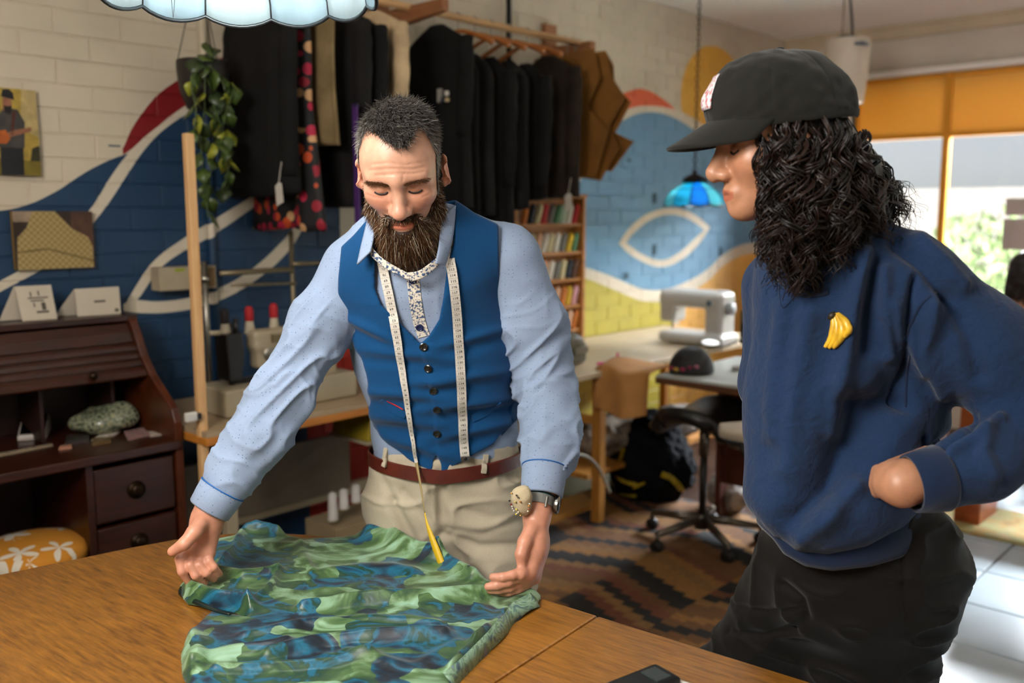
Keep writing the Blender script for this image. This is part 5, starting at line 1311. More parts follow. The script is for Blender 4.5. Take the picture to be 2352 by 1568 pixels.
t2 = MB(); t2.prism([(x_seam + .0012, yb), (1.25, yb), (1.35, yb + .15), (1.35, yb + width - .15), (1.25, yb + width), (x_seam + .0012, yb + width)], TZ - .028, TZ - .0004); child(t2.build('table_leaf', M_TABLE, None, matrix=TC, bevel=.005), tb)
ap = MB(); 
for c, d in (((0.0, yb + .12, TZ - .075), (1.9, .022, .09)), ((0.0, yb + width - .12, TZ - .075), (1.9, .022, .09)), ((-.95, yb + width / 2, TZ - .075), (.022, width - .24, .09)), ((.95, yb + width / 2, TZ - .075), (.022, width - .24, .09))):
    child(MB().box(c, d).build('apron', M_TABLE, None, matrix=TC), tb)
for x in (-.9, .92):
    for y in (yb + .17, yb + width - .17):
        mb = MB(); mb.lathe([(.026, 0), (.03, .03), (.024, .06), (.034, .3), (.04, .5), (.03, .56), (.042, .6), (.042, TZ - .03)], (x, y, 0), 18); child(mb.build('leg', M_TABLE, None, True, matrix=TC, angle=50), tb)

# ---- green satin garment
def satin_material():
    m, nt, b = newmat('green_satin_print')
    tc = N(nt, 'ShaderNodeTexCoord'); mp = N(nt, 'ShaderNodeMapping'); mp.inputs['Scale'].default_value = (1.0, 1.5, 1.0); mp.inputs['Rotation'].default_value = (0, 0, .7); L(nt, tc.outputs['Object'], mp.inputs[0])
    wn = N(nt, 'ShaderNodeTexNoise'); wn.inputs['Scale'].default_value = 6; wn.inputs['Detail'].default_value = 3; L(nt, mp.outputs[0], wn.inputs['Vector'])
    mxv = N(nt, 'ShaderNodeMix', data_type='VECTOR'); mxv.inputs[0].default_value = .22; L(nt, mp.outputs[0], mxv.inputs[4]); L(nt, wn.outputs['Color'], mxv.inputs[5])
    vo = N(nt, 'ShaderNodeTexVoronoi'); vo.inputs['Scale'].default_value = 10; vo.inputs['Randomness'].default_value = 1.0; L(nt, mxv.outputs[1], vo.inputs['Vector'])
    sp = N(nt, 'ShaderNodeSeparateColor'); L(nt, vo.outputs['Color'], sp.inputs[0])
    n2 = N(nt, 'ShaderNodeTexNoise'); n2.inputs['Scale'].default_value = 8; n2.inputs['Detail'].default_value = 4; n2.inputs['Distortion'].default_value = 2.2; L(nt, mp.outputs[0], n2.inputs['Vector'])
    ad = N(nt, 'ShaderNodeMath', operation='MULTIPLY_ADD'); L(nt, n2.outputs['Fac'], ad.inputs[0]); ad.inputs[1].default_value = .95
    sb = N(nt, 'ShaderNodeMath', operation='MULTIPLY_ADD'); L(nt, sp.outputs[0], sb.inputs[0]); sb.inputs[1].default_value = .50; sb.inputs[2].default_value = -.285; L(nt, sb.outputs[0], ad.inputs[2])
    r = ramp(nt, [(0.08, '#081018'), (0.20, '#0b2233'), (0.27, '#0a465e'), (0.33, '#0f627e'), (0.38, '#123a2c'), (0.46, '#2f4e2b'), (0.56, '#4f6e3e'), (0.68, '#7fa27e'), (0.82, '#94bca4')]); L(nt, ad.outputs[0], r.inputs[0])
    L(nt, r.outputs[0], b.inputs['Base Color']); b.inputs['Roughness'].default_value = .38; b.inputs['Specular IOR Level'].default_value = .6; b.inputs['Sheen Weight'].default_value = .15
    b.inputs['Anisotropic'].default_value = .5
    n3 = N(nt, 'ShaderNodeTexNoise'); n3.inputs['Scale'].default_value = 24; n3.inputs['Detail'].default_value = 2; n3.inputs['Distortion'].default_value = .8; L(nt, mp.outputs[0], n3.inputs['Vector'])
    bp = N(nt, 'ShaderNodeBump'); bp.inputs['Strength'].default_value = .35; bp.inputs['Distance'].default_value = .004; L(nt, n3.outputs['Fac'], bp.inputs['Height']); L(nt, bp.outputs[0], b.inputs['Normal'])
    return m
M_SATIN = satin_material()
GOUT = [(490, 1250), (530, 1240), (562, 1232), (590, 1226), (640, 1232), (700, 1243), (800, 1243), (850, 1238), (900, 1244), (930, 1262), (975, 1285), (1030, 1300), (1090, 1330), (1150, 1352), (1200, 1358), (1246, 1374), (1235, 1392), (1205, 1412), (1170, 1432), (1158, 1462), (1105, 1510), (1060, 1555), (1020, 1600), (980, 1700), (560, 1720), (440, 1600), (418, 1560), (414, 1510), (430, 1465), (465, 1430), (490, 1408), (470, 1398), (430, 1392), (414, 1372), (412, 1350), (430, 1340), (470, 1335), (500, 1320), (488, 1290)]
GW = [(WZ(*p, TZ).x, WZ(*p, TZ).y) for p in GOUT]
_fold = []
def gline(pts, h, w): _fold.append(([(WZ(*p, TZ).x, WZ(*p, TZ).y) for p in pts], h, w))
gline([(700, 1420), (830, 1400), (960, 1395), (1110, 1385)], .020, .020)
gline([(560, 1480), (700, 1450), (860, 1440), (1000, 1450)], .008, .016)
gline([(620, 1530), (740, 1495), (900, 1485), (1020, 1480)], .018, .020)
gline([(440, 1545), (540, 1520), (660, 1500)], .014, .018)
gline([(500, 1560), (620, 1556), (760, 1545), (850, 1530)], .012, .015)
gline([(850, 1250), (900, 1258), (950, 1285), (1000, 1300)], .032, .030)
gline([(565, 1235), (600, 1232), (640, 1236)], .022, .020)
gline([(555, 1245), (540, 1280), (505, 1315)], .016, .012)
gline([(430, 1372), (500, 1395), (560, 1405), (575, 1412)], .020, .018)
gline([(640, 1335), (625, 1365), (590, 1395), (565, 1412)], .012, .010)
gline([(500, 1330), (560, 1345), (640, 1330)], .016, .018)
gline([(1010, 1302), (1060, 1330), (1090, 1345)], .020, .018)
gline([(1130, 1480), (1080, 1520), (1040, 1560)], .018, .016)
gline([(1165, 1440), (1120, 1470), (1090, 1500)], .012, .014)
gline([(1220, 1376), (1170, 1400), (1160, 1430)], .006, .014)
gline([(800, 1520), (950, 1560), (1050, 1500)], .008, .02)
gline([(760, 1330), (850, 1320), (940, 1330)], .010, .03)
gline([(690, 1260), (700, 1300), (720, 1330)], .007, .012)
gline([(430, 1470), (460, 1500), (450, 1560)], .010, .02)
def g_h(x, y):
    """cloth height above the table"""
    h = np.full(len(x), .011, dtype=np.float32)
    for pts, a, w in _fold:
        d = seg_dist(x, y, pts); h = h + 1.15 * a * np.exp(-(d / (w * .8)) ** 2)
    P = np.stack([x * 9, y * 9, 0 * x], 1); n = vnoise(P + 3); h = h + .0045 * (1 - np.abs(2 * n - 1)) ** 2
    P = np.stack([(x * .8 + y * .6) * 30, (y * .8 - x * .6) * 9, 0 * x + 2], 1); h = h + .004 * vnoise(P)
    return h
slit = [(WZ(*p, TZ).x, WZ(*p, TZ).y) for p in ((470, 1398), (530, 1402), (568, 1412), (572, 1432), (540, 1425), (490, 1412))]
def g_f(P):
    x, y, z = P[:, 0], P[:, 1], P[:, 2]
    e = poly2d(x, y, GW); h = g_h(x, y) * smooth01(-e, -.002, .016) ** .5 + .0015
    sl = poly2d(x, y, slit); h = h - .016 * smooth01(-sl, -.004, .006)
    return np.maximum(np.maximum((z - TZ - np.maximum(h, .003)) * .75, e), TZ + .0006 - z)
gl = np.array(GW); 
garment = sdf_obj('satin_garment', [('u', custom(g_f, (gl[:, 0].min(), gl[:, 1].min(), TZ), (gl[:, 0].max(), gl[:, 1].max(), TZ + .10)), 0)], .0048, M_SATIN, None, it=1, lo=(gl[:, 0].min() - .01, max(gl[:, 1].min(), 1.28) - .01, TZ - .01), hi=(gl[:, 0].max() + .01, gl[:, 1].max() + .01, TZ + .10))
tag(garment, 'crumpled green and teal camouflage print satin garment spread on the wooden table', 'garment')
GB = bvh_of(garment)
# collar binding and hem details on the garment
def gstrip(name, pts, w, m, off=.002):
    path, nn = on_path(GB, [(q.x, q.y) for q in catmull([(a, b, 0) for a, b in pts], 8)], off); mb = MB(); strip(mb, smooth_vec(path, 2), smooth_vec(nn, 3), w, .002); return child(mb.build(name, m, None, True), garment)
M_DARKSAT = mat('dark_green_satin_lining', '#122320', .35, var=.3, scale=20)
gstrip('dark_hem', [(416, 1352), (417, 1374), (440, 1392), (480, 1402), (530, 1412)], .010, M_DARKSAT, .004)
0 and gstrip('seam', [(640, 1332), (632, 1358), (600, 1388), (572, 1408), (570, 1430)], .006, M_SATIN, .003)
0 and gstrip('seam', [(612, 1250), (606, 1290), (600, 1330)], .003, M_DARKSAT, .0006)
0 and gstrip('seam', [(1160, 1380), (1145, 1420), (1080, 1480), (1010, 1550)], .003, M_DARKSAT, .0006)

M_PALES, _pn, _pb = newmat('pale_lilac_green_satin'); _pz = N(_pn, 'ShaderNodeTexNoise'); _pz.inputs['Scale'].default_value = 22; _pz.inputs['Distortion'].default_value = 2.5; _pt = N(_pn, 'ShaderNodeTexCoord'); L(_pn, _pt.outputs['Object'], _pz.inputs['Vector'])
_pr = ramp(_pn, [(.32, '#3f5266'), (.42, '#6a8a78'), (.52, '#8fae94'), (.6, '#5d7a5a'), (.7, '#7a86a0')]); L(_pn, _pz.outputs['Fac'], _pr.inputs[0]); L(_pn, _pr.outputs[0], _pb.inputs['Base Color']); _pb.inputs['Roughness'].default_value = .4
gstrip('pale_hem_band', [(1228, 1378), (1190, 1398), (1160, 1432), (1120, 1474), (1070, 1526), (1030, 1564)], .032, M_PALES, .003)
# ---- black handheld device and a pen at the table's front
dv = empty('handheld_device', WZ(1462, 1562, TZ), 'small black handheld device with a grey screen lying on the table', 'device', rz=-.55)
mb = MB(); mb.box((0, 0, .011), (.062, .13, .02), ch=.006); dvb = mb.build('casing', mat('black_rubber', '#101214', .45), None); dvb.matrix_world = Matrix.Translation(WZ(1470, 1590, TZ)) @ Matrix.Rotation(-.95, 4, 'Z'); child(dvb, dv)
mb = MB(); mb.box((0, .035, .0212), (.040, .034, .002), ch=.0008); q = mb.build('screen', mat('dark_grey_screen', '#2c3638', .2), None); q.matrix_world = dvb.matrix_world.copy(); child(q, dv)
pn = empty('pen', WZ(1560, 1562, TZ), 'brown and white pen beside the black handheld device on the table', 'pen')
a, b_ = WZ(1492, 1551, TZ) + Vector((0, 0, .006)), WZ(1590, 1585, TZ) + Vector((0, 0, .006)); mid = a.lerp(b_, .4)
child(MB().tube([a, a.lerp(mid, .2), mid], [.002, .0045, .0048], 10).build('pen_barrel', mat('brown_pen', '#5a2c18', .3), None, True), pn); child(MB().tube([mid, b_], .005, 10).build('pen_cap', mat('white_pen_cap', '#d8d4cc', .3), None, True), pn)
# white speck labels on the table surface are crumbs of thread: none built

# ---- stained glass pendant over the table
def stained_lamp(name, c, R, H, n, label, glass, lead, scallop, slope_r, chain_to, top_r, motif=False, emit=0.0, detail=True):
    root = empty(name, c, label, 'lamp')
    # profile: rows from rim to crown
    rows = [(R, 0.0), (R * .985, H * .16), (R * .90, H * .42), (R * .70, H * .72), (top_r, H)]
    per = 8
    def pt(i, j, k):
        """panel i, row j, step k along the panel"""
        r, h = rows[j]; a = 2 * PI * (i + k / per) / n
        if j == 0: h = h - scallop * math.sin(PI * k / per) ** .8
        return Vector((r * math.cos(a), r * math.sin(a), h)) + Vector(c)
    for i in range(n):
        mb = MB(); mb.grid([[pt(i, j, k) for k in range(per + 1)] for j in range(len(rows))]); child(mb.build('glass_panel', glass[i % len(glass)], None, True, solid=.003), root)
    mb = MB()
    for i in range(n): mb.tube([pt(i, j, 0) for j in range(len(rows))], lead, 6)
    mb.tube([pt(i, 0, k) for i in range(n) for k in range(per)] + [pt(0, 0, 0)], lead * 1.5, 6, caps=False)
    if detail: mb.tube([pt(i, 3, k) for i in range(n) for k in range(per)] + [pt(0, 3, 0)], lead, 6, caps=False)
    lo = child(mb.build('lead_came', mat('dark_lead', '#3b4145', .4, .7), None, True), root)
    if motif:
        for i in (motif if isinstance(motif, (list, tuple)) else range(n)):
            for s in (-1, 1):
                mb = MB()
                mb.tube([pt(i, 0, per / 2) + Vector((0, 0, .004)), Vector(pt(i, 1, per / 2 + s * .25)), Vector(pt(i, 2, per / 2 + s * 1.1)) - Vector((0, 0, .02)), Vector(pt(i, 3, per / 2))], lead * .8, 5)
                child(mb.build('tulip_came', MATS['dark_lead'], None, True), root)
    mb = MB(); mb.lathe([(top_r, H), (top_r * 1.25, H + .012), (top_r * 1.05, H + .03), (.012, H + .055), (.012, H + .07)], c, 20); child(mb.build('crown_cap', mat('dark_bronze', '#241c16', .4, .8), None, True, angle=40), root)
    z0 = c[2] + H + .06; links = MB(); k = 0; z = z0
    while z < chain_to:
        ang = (k % 2) * PI / 2; pts = [Vector((c[0] + .009 * math.cos(t) * math.cos(ang), c[1] + .009 * math.cos(t) * math.sin(ang), z + .014 + .017 * math.sin(t))) for t in [2 * PI * q / 10 for q in range(11)]]
        links.tube(pts, .0026, 5, caps=False); z += .027; k += 1
    ch = child(links.build('chain', mat('dark_chain_metal', '#2c241a', .4, .9), None, True), root); ch['kind'] = 'stuff'
    return root
def glass_mat(name, col, emit=0.0, rough=.15):
    if name in MATS: return MATS[name]
    m, nt, b = newmat(name); b.inputs['Base Color'].default_value = lin(col); tr = N(nt, 'ShaderNodeBsdfTranslucent'); nz = N(nt, 'ShaderNodeTexNoise'); nz.inputs['Scale'].default_value = 9; nz.inputs['Detail'].default_value = 4
    tc = N(nt, 'ShaderNodeTexCoord'); L(nt, tc.outputs['Object'], nz.inputs['Vector']); c = lin(col)
    r = ramp(nt, [(.3, tuple(x * .75 for x in c[:3]) + (1,)), (.7, tuple(min(1, x * 1.15) for x in c[:3]) + (1,))]); L(nt, nz.outputs['Fac'], r.inputs[0]); L(nt, r.outputs[0], b.inputs['Base Color']); L(nt, r.outputs[0], tr.inputs['Color'])
    b.inputs['Roughness'].default_value = rough; mx = N(nt, 'ShaderNodeMixShader'); mx.inputs[0].default_value = .5; L(nt, b.outputs[0], mx.inputs[1]); L(nt, tr.outputs[0], mx.inputs[2]); L(nt, mx.outputs[0], nt.nodes['Material Output'].inputs[0])
    MATS[name] = m; return m
LC = W(540, -22, 1.72)
stained_lamp('stained_glass_lamp', tuple(LC), .252, .17, 12, 'pale blue stained glass pendant lamp hanging at the top above the table', [glass_mat('pale_blue_opal_glass', '#b9d6e4'), glass_mat('milky_blue_opal_glass', '#c3d9e2')], .0026, .016, 0, CEIL_Z, .05, motif=(4, 5, 7, 8))
def bulb(c, power, col, r=.04):
    l = bpy.data.lights.new('bulb', 'POINT'); l.energy = power; l.color = col; l.shadow_soft_size = r; o = bpy.data.objects.new('bulb', l); o.location = c; COL.objects.link(o); return o
bulb(tuple(LC + Vector((0, 0, .06))), 5.5, (1.0, .93, .84))
p2 = RW(4.9, 2.95, 0); c2 = WR(1594, 470, yr=2.75); 
stained_lamp('stained_glass_lamp', tuple(RW(c2.x, c2.y, c2.z)), .165, .115, 10, 'small bright blue stained glass lamp on a chain in front of the mural', [glass_mat('turquoise_glass', '#45bcd6'), glass_mat('deep_blue_glass', '#2f94cc'), glass_mat('aqua_glass', '#83d4dc')], .003, .010, 0, CEIL_Z, .06)
bulb(tuple(RW(c2.x, c2.y, c2.z + .05)), 9.0, (.95, .97, 1.0), .03)
# ================================================================ clothes rail on the mural wall
def rroot(name, x, y, z, label, cat, group=None):
    o = empty(name, RW(x, y, z), label, cat, group, rz=ROOM_A); bpy.context.view_layer.update(); return o
def rp(mb, name, m, par, smooth=False, **kw):
    """build a part written in room coordinates"""
    o = mb.build(name, m, None, smooth, matrix=ROOM.copy(), **kw); return child(o, par)
M_PINE = wood('pale_pine', '#b98a57', '#d6ab78', .5, 4, (1, 14, 14), bump=.05)
M_PINEV = wood('pale_pine_upright', '#b98a57', '#d8ad7a', .5, 4, (14, 14, 1), bump=.05)
M_BRACK = wood('reddish_bracket_wood', '#7a4a2a', '#9a653c', .5, 4, (14, 1, 14))
RY, RZ = 3.2, 2.43
rail = rroot('clothes_rail', 2.7, WALL_Y, RZ, 'long pale wooden clothes rail fixed along the wall with brown brackets', 'rail')
rp(MB().tube([(1.55, RY, RZ), (4.02, RY, RZ)], .017, 14), 'pole', M_PINE, rail, True)
for bx in (2.78, 3.98):
    rp(MB().prism([(2.98 if bx < 3 else 3.12, RZ - .045), (3.44, RZ - .085), (3.44, RZ + .005), (2.98 if bx < 3 else 3.12, RZ + .005)], bx - .02, bx + .02, axis='X'), 'bracket', M_BRACK, rail, bevel=.003)
    rp(MB().box((bx, 3.43, RZ + .02), (.10, .03, .22)), 'bracket_plate', M_BRACK, rail, bevel=.003)
rod = rroot('steel_rod', 3.78, 3.36, 2.3, 'thin black rod hanging from the ceiling behind the clothes rail', 'rod'); rp(MB().tube([(3.60, 3.38, CEIL_Z - .002), (3.60, 3.38, 2.30)], .014, 8), 'shaft', mat('black_steel', '#12110f', .5, .5), rod, True); rp(MB().lathe([(.03, CEIL_Z - .012), (.03, CEIL_Z - .002)], (3.60, 3.38, 0), 14), 'ceiling_plate', MATS['black_steel'], rod)

def garment_mesh(x, yc, ztop, zhem, w, t, prof=None, folds=.012, seed=0, flare=0.0, open_front=0.0):
    rgn = np.random.RandomState(seed); L_ = ztop - zhem; rows, n = [], 36
    prof = prof or [(0, .20), (.02, .34), (.07, .72), (.11, .93), (.16, 1.0), (.35, .96), (.6, .95), (.85, 1.0), (1.0, 1.02)]
    fr = np.linspace(0, 1, 26); ph = rgn.rand(6) * 6.28
    for f in fr:
        hw = w * np.interp(f, [p[0] for p in prof], [p[1] for p in prof]) * (1 + flare * f); th = t * np.interp(f, [0, .05, .2, 1], [.35, .7, 1, 1.05]); row = []
        for k in range(n):
            a = 2 * PI * k / n; cy, cx = math.cos(a), math.sin(a)
            y = yc + hw * math.copysign(abs(cy) ** .7, cy); xx = x + th * math.copysign(abs(cx) ** .8, cx)
            fd = folds * (.2 + f) * (math.sin(7 * cy * (1 + .2 * f) + ph[0] + (1.5 if cx > 0 else 0)) * .6 + math.sin(13 * cy + ph[1]) * .4)
            row.append((xx + fd * (1 if abs(cy) < .97 else .3), y, ztop - L_ * f + .008 * math.sin(5 * cy + ph[2]) * f))
        rows.append(row)
    vs = [v for r in rows for v in r]; fs = []
    for i in range(len(rows) - 1):
        for k in range(n): k2 = (k + 1) % n; fs.append((i * n + k, i * n + k2, (i + 1) * n + k2, (i + 1) * n + k))
    fs.append(tuple(range(n))); fs.append(tuple((len(rows) - 1) * n + k for k in reversed(range(n))))
    return MB().add(vs, fs)
def jacket(name, x, label, m, ztop=2.33, zhem=1.60, w=.205, t=.05, sleeves=True, slen=.62, yc=RY, cat='jacket', seed=0, lap=None, sm=None, group=None, smat=None, **kw):
    root = rroot(name, x, yc, zhem, label, cat, group)
    body = rp(garment_mesh(x, yc, ztop, zhem, w, t, seed=seed, **kw), 'body', m, root, True, subsurf=0)
    if sleeves:
        for s in (-1, 1):
            rg_ = random.Random(seed * 7 + s); y0 = yc + s * (w * .84); pts = [(x, y0, ztop - .075), (x - .006, y0 + s * .012, ztop - .16), (x - .014, y0 + s * .016, ztop - .34), (x - .024 + rg_.uniform(-.01, .01), y0 + s * .012, ztop - slen)]
            pts = catmull(pts, 5); nn = len(pts); mb = MB(); mb.tube(pts, [.042 + .006 * math.sin(PI * i / nn) - .006 * i / nn + .003 * math.sin(i * 1.7) for i in range(nn)], 14, flat=.75)
            rp(mb, 'sleeve', smat or m, root, True)
    if lap:
        for s in (-1, 1): rp(MB().add([(x - t - .006, yc + s * .03, ztop - .01), (x - t - .016, yc + s * .085, ztop - .10), (x - t - .018, yc + s * .02, ztop - .40), (x - t - .008, yc + s * .004, ztop - .36)], [(0, 1, 2, 3)]), 'lapel', lap, root, solid=.004)
    return root
def fabric(name, col, **kw): return mat(name, col, .9, var=.25, scale=10, bump=.2, bscale=300, spec=.2, **kw)
M_BLKW = fabric('black_wool', '#151413'); M_CHAR = fabric('charcoal_wool', '#1d1b1a'); M_BRNW = fabric('dark_brown_wool', '#2a211a'); M_CREAM = fabric('cream_linen', '#c0a681'); M_OLV = fabric('beige_tweed', '#7d6a49')
def floral_dress():
    m, nt, b = newmat('black_floral_print'); tc = N(nt, 'ShaderNodeTexCoord')
    vo = N(nt, 'ShaderNodeTexVoronoi'); vo.inputs['Scale'].default_value = 22; L(nt, tc.outputs['Object'], vo.inputs['Vector'])
    sp = N(nt, 'ShaderNodeSeparateColor'); L(nt, vo.outputs['Color'], sp.inputs[0]); r = ramp(nt, [(0, '#8e1226'), (.30, '#b01b3c'), (.5, '#c99a6b'), (.62, '#0b0a0c'), (.75, '#c04a1c'), (.88, '#0b0a0c')], 'CONSTANT'); L(nt, sp.outputs[0], r.inputs[0])
    lt = N(nt, 'ShaderNodeMath', operation='LESS_THAN'); L(nt, vo.outputs['Distance'], lt.inputs[0]); lt.inputs[1].default_value = .50
    mx = N(nt, 'ShaderNodeMix', data_type='RGBA'); L(nt, lt.outputs[0], mx.inputs[0]); mx.inputs[6].default_value = lin('#0b090b'); L(nt, r.outputs[0], mx.inputs[7]); L(nt, mx.outputs[2], b.inputs['Base Color']); b.inputs['Roughness'].default_value = .7
    return m
M_FDRESS = floral_dress()
jacket('wool_coat', 2.01, 'wide black wool coat hanging nearest the trailing plant on the rail', M_BLKW, 2.37, 1.60, .215, .055, seed=1, slen=.70, cat='coat')
jacket('tweed_vest', 2.20, 'beige tweed top hanging just behind the wide black coat', M_OLV, 2.36, 1.80, .215, .026, sleeves=False, seed=2, cat='top')
jacket('floral_dress', 2.115, 'black dress with red and cream flowers hanging below the coats', M_FDRESS, 2.37, 1.465, .215, .040, sleeves=False, seed=3, cat='dress', prof=[(0, .16), (.03, .35), (.08, .75), (.12, .82), (.3, .8), (.45, .78), (.7, .95), (1, 1.12)])
sash = rroot('sash', 2.275, 2.985, 1.50, 'thin purple sash hanging beside the floral dress', 'sash'); rp(MB().box((2.275, 2.965, 1.72), (.006, .030, .46)), 'ribbon', mat('purple_satin', '#4a2a66', .5), sash); rp(MB().box((2.275, 2.965, 1.948), (.010, .034, .012)), 'ribbon_end', mat('dark_purple_thread', '#2b1840', .6), sash)
jacket('suit_jacket', 2.36, 'dark charcoal suit jacket between the floral dress and the cream jacket', M_CHAR, 2.36, 1.56, .212, .040, seed=4)
jacket('suit_jacket', 2.45, 'black suit jacket directly behind the cream linen jacket', M_BLKW, 2.35, 1.58, .205, .036, seed=5)
jacket('linen_jacket', 2.56, 'cream linen jacket hanging behind the bearded head', M_CREAM, 2.38, 1.72, .205, .042, seed=6)
hood = jacket('printed_shirt', 2.93, 'black shirt with a small white print hanging left of the wooden hangers', M_BLKW, 2.375, 1.56, .212, .045, seed=7, slen=.5, cat='shirt')
# printed letters and small emblem on the shirt's face
M_PRINT = mat('white_shirt_print', '#bdb6a8', .8)
fx_ = 2.93 - .068
for (y, z, dy, dz) in ((3.375, 2.12, .012, .070), (3.36, 2.095, .030, .012), (3.385, 2.15, .010, .03), (3.33, 2.092, .012, .012)): rp(MB().box((fx_ - .004, y, z), (.012, dy, dz)), 'print_letter', M_PRINT, hood)
for (y, z, dy, dz, c) in ((3.105, 2.05, .022, .060, '#9a958a'), (3.060, 2.056, .014, .020, '#cfc8ba'), (3.058, 2.028, .014, .016, '#b8a27a'), (3.09, 2.03, .03, .02, '#2b3340')): rp(MB().box((fx_ - .005, y, z), (.014, dy, dz)), 'emblem', mat('emblem_' + c[1:], c, .7), hood)
M_HANG = wood('orange_beech_hanger', '#8a4a18', '#b06a2a', .4, 6, (10, 2, 10))
def hanger(x, label, rough=0.0, ztop=RZ, w=.225):
    h = rroot('clothes_hanger', x, RY, ztop, label, 'hanger', 'wooden hangers on the rail')
    pts = [(x, RY - w, ztop - .135), (x, RY - w * .8, ztop - .115), (x, RY - .07, ztop - .075), (x, RY, ztop - .062), (x, RY + .07, ztop - .075), (x, RY + w * .8, ztop - .115), (x, RY + w, ztop - .135)]
    P = catmull(pts, 5); n = len(P); rp(MB().tube(P, [.0165 - .007 * math.sin(PI * i / (n - 1)) for i in range(n)], 9, up=(1, 0, 0), flat=.8), 'arms', M_HANG, h, True)
    hk = [(x, RY, ztop - .055), (x, RY, ztop - .018), (x, RY + .021, ztop), (x, RY + .004, ztop + .0215), (x, RY - .019, ztop + .008)]
    rp(MB().tube(catmull(hk, 5), .0022, 6), 'hook', mat('hanger_wire', '#8a847a', .35, 1.0), h, True)
blk = [(3.05, 'black waistcoat hanging first among the wooden hangers', M_BLKW, 1.50, .17), (3.16, 'black trousers folded over the second wooden hanger', M_CHAR, 1.52, .15), (3.27, 'black jacket hanging third among the wooden hangers', M_BLKW, 1.46, .175), (3.40, 'charcoal skirt hanging fourth among the wooden hangers', M_CHAR, 1.55, .16), (3.53, 'black jacket hanging fifth among the wooden hangers', M_BLKW, 1.60, .17)]
ordn = ['first', 'second', 'third', 'fourth', 'fifth']
for i, (x, lb, m_, zh, w_) in enumerate(blk):
    jacket(('suit_waistcoat', 'folded_trousers', 'suit_jacket', 'wool_skirt', 'suit_jacket')[i], x, lb, m_, 2.275, zh, w_ * .86, .036, sleeves=('jacket' in lb), seed=20 + i, cat=('waistcoat', 'trousers', 'jacket', 'skirt', 'jacket')[i])
    hanger(x + .012, 'orange wooden hanger, %s of the five right of the printed shirt' % ordn[i])
jacket('long_coat', 3.70, 'dark brown coat hanging last on the rail before the paper patterns', M_BRNW, 2.33, 1.61, .205, .05, seed=31, cat='coat', slen=.68)
M_KRAFT = mat('brown_kraft_paper', '#8a5a1c', .75, var=.2, scale=6)
for i, (x, poly, lb) in enumerate(((3.86, [(3.43, 2.36), (3.02, 2.37), (2.98, 2.22), (3.06, 2.08), (2.92, 1.95), (3.0, 1.72), (3.3, 1.70), (3.43, 1.95)], 'brown kraft paper pattern hanging nearest the brown coat'),
                                  (3.93, [(3.42, 2.37), (3.00, 2.365), (2.965, 2.24), (2.87, 2.12), (2.97, 1.98), (2.90, 1.86), (2.95, 1.80), (3.02, 1.70), (3.35, 1.75), (3.42, 2.0)], 'pointed brown kraft paper pattern hanging in the middle at the rail end'),
                                  (4.00, [(3.42, 2.37), (3.05, 2.375), (3.0, 2.30), (2.99, 2.20), (2.88, 2.10), (2.98, 1.95), (2.86, 1.90), (3.0, 1.75), (3.4, 1.8)], 'outermost brown kraft paper pattern hanging beside the red painted arch'))):
    k = rroot('paper_pattern', x, 3.2, 1.7, lb, 'paper pattern', 'kraft paper patterns'); rp(MB().prism(poly, x - .0012, x + .0012, axis='X'), 'sheet', M_KRAFT, k)
    rp(MB().tube([(x, RY, 2.36), (x, RY, RZ + .012), (x, RY + .018, RZ + .026), (x, RY + .024, RZ)], .003, 6), 'hook', MATS['hanger_wire'], k, True)
M_TAG = mat('white_card_tag', '#c4bdb0', .7)
for x, y, z, lb in ((1.955, 3.02, 1.60, 'white price tag hanging below the wide black coat'), (3.63, 2.99, 1.585, 'white price tag hanging below the brown coat')):
    tg = rroot('price_tag', x, y, z, lb, 'tag'); rp(MB().prism([(y - .022, z - .03), (y + .022, z - .045), (y + .028, z + .03), (y + .004, z + .045), (y - .014, z + .04)], x - .001, x + .001, axis='X'), 'card', M_TAG, tg); rp(MB().tube([(x, y + .004, z + .042), (x + .01, y - .004, z + .12)], .0016, 5), 'string', M_TAG, tg)

# ---- thread rack on the wall
tr_ = rroot('thread_rack', 4.02, WALL_Y, .82, 'wooden wall rack holding rows of coloured thread spools', 'rack')
M_RACK = wood('amber_rack_wood', '#8a5320', '#b87a36', .5, 4, (2, 10, 10))
RX0, RX1 = 3.62, 4.20; rowz = [1.47, 1.31, 1.155, 1.0, .86]
rp(MB().box(((RX0 + RX1) / 2, WALL_Y - .018, 1.18), (RX1 - RX0, .02, .86), ), 'backboard', M_RACK, tr_)
for x in (RX0, RX1): rp(MB().box((x, WALL_Y - .06, 1.18), (.022, .10, .88)), 'side_board', M_RACK, tr_, bevel=.003)
for z in rowz: rp(MB().box(((RX0 + RX1) / 2, WALL_Y - .055, z - .008), (RX1 - RX0 - .02, .085, .016)), 'shelf', M_RACK, tr_, bevel=.002)
rp(MB().box(((RX0 + RX1) / 2, WALL_Y - .06, 1.625), (RX1 - RX0 + .04, .11, .02)), 'top_board', M_RACK, tr_, bevel=.002)
cols = {'white': '#c9c3b4', 'cream': '#c3b78c', 'grey': '#6d6a60', 'green': '#4d7a55', 'mint': '#a9bda6', 'red': '#b02a2a', 'orange': '#c8742c', 'yellow': '#c9a51f', 'peach': '#d8a988', 'navy': '#20242f', 'brown': '#5a3a22', 'pink': '#d29aa0'}
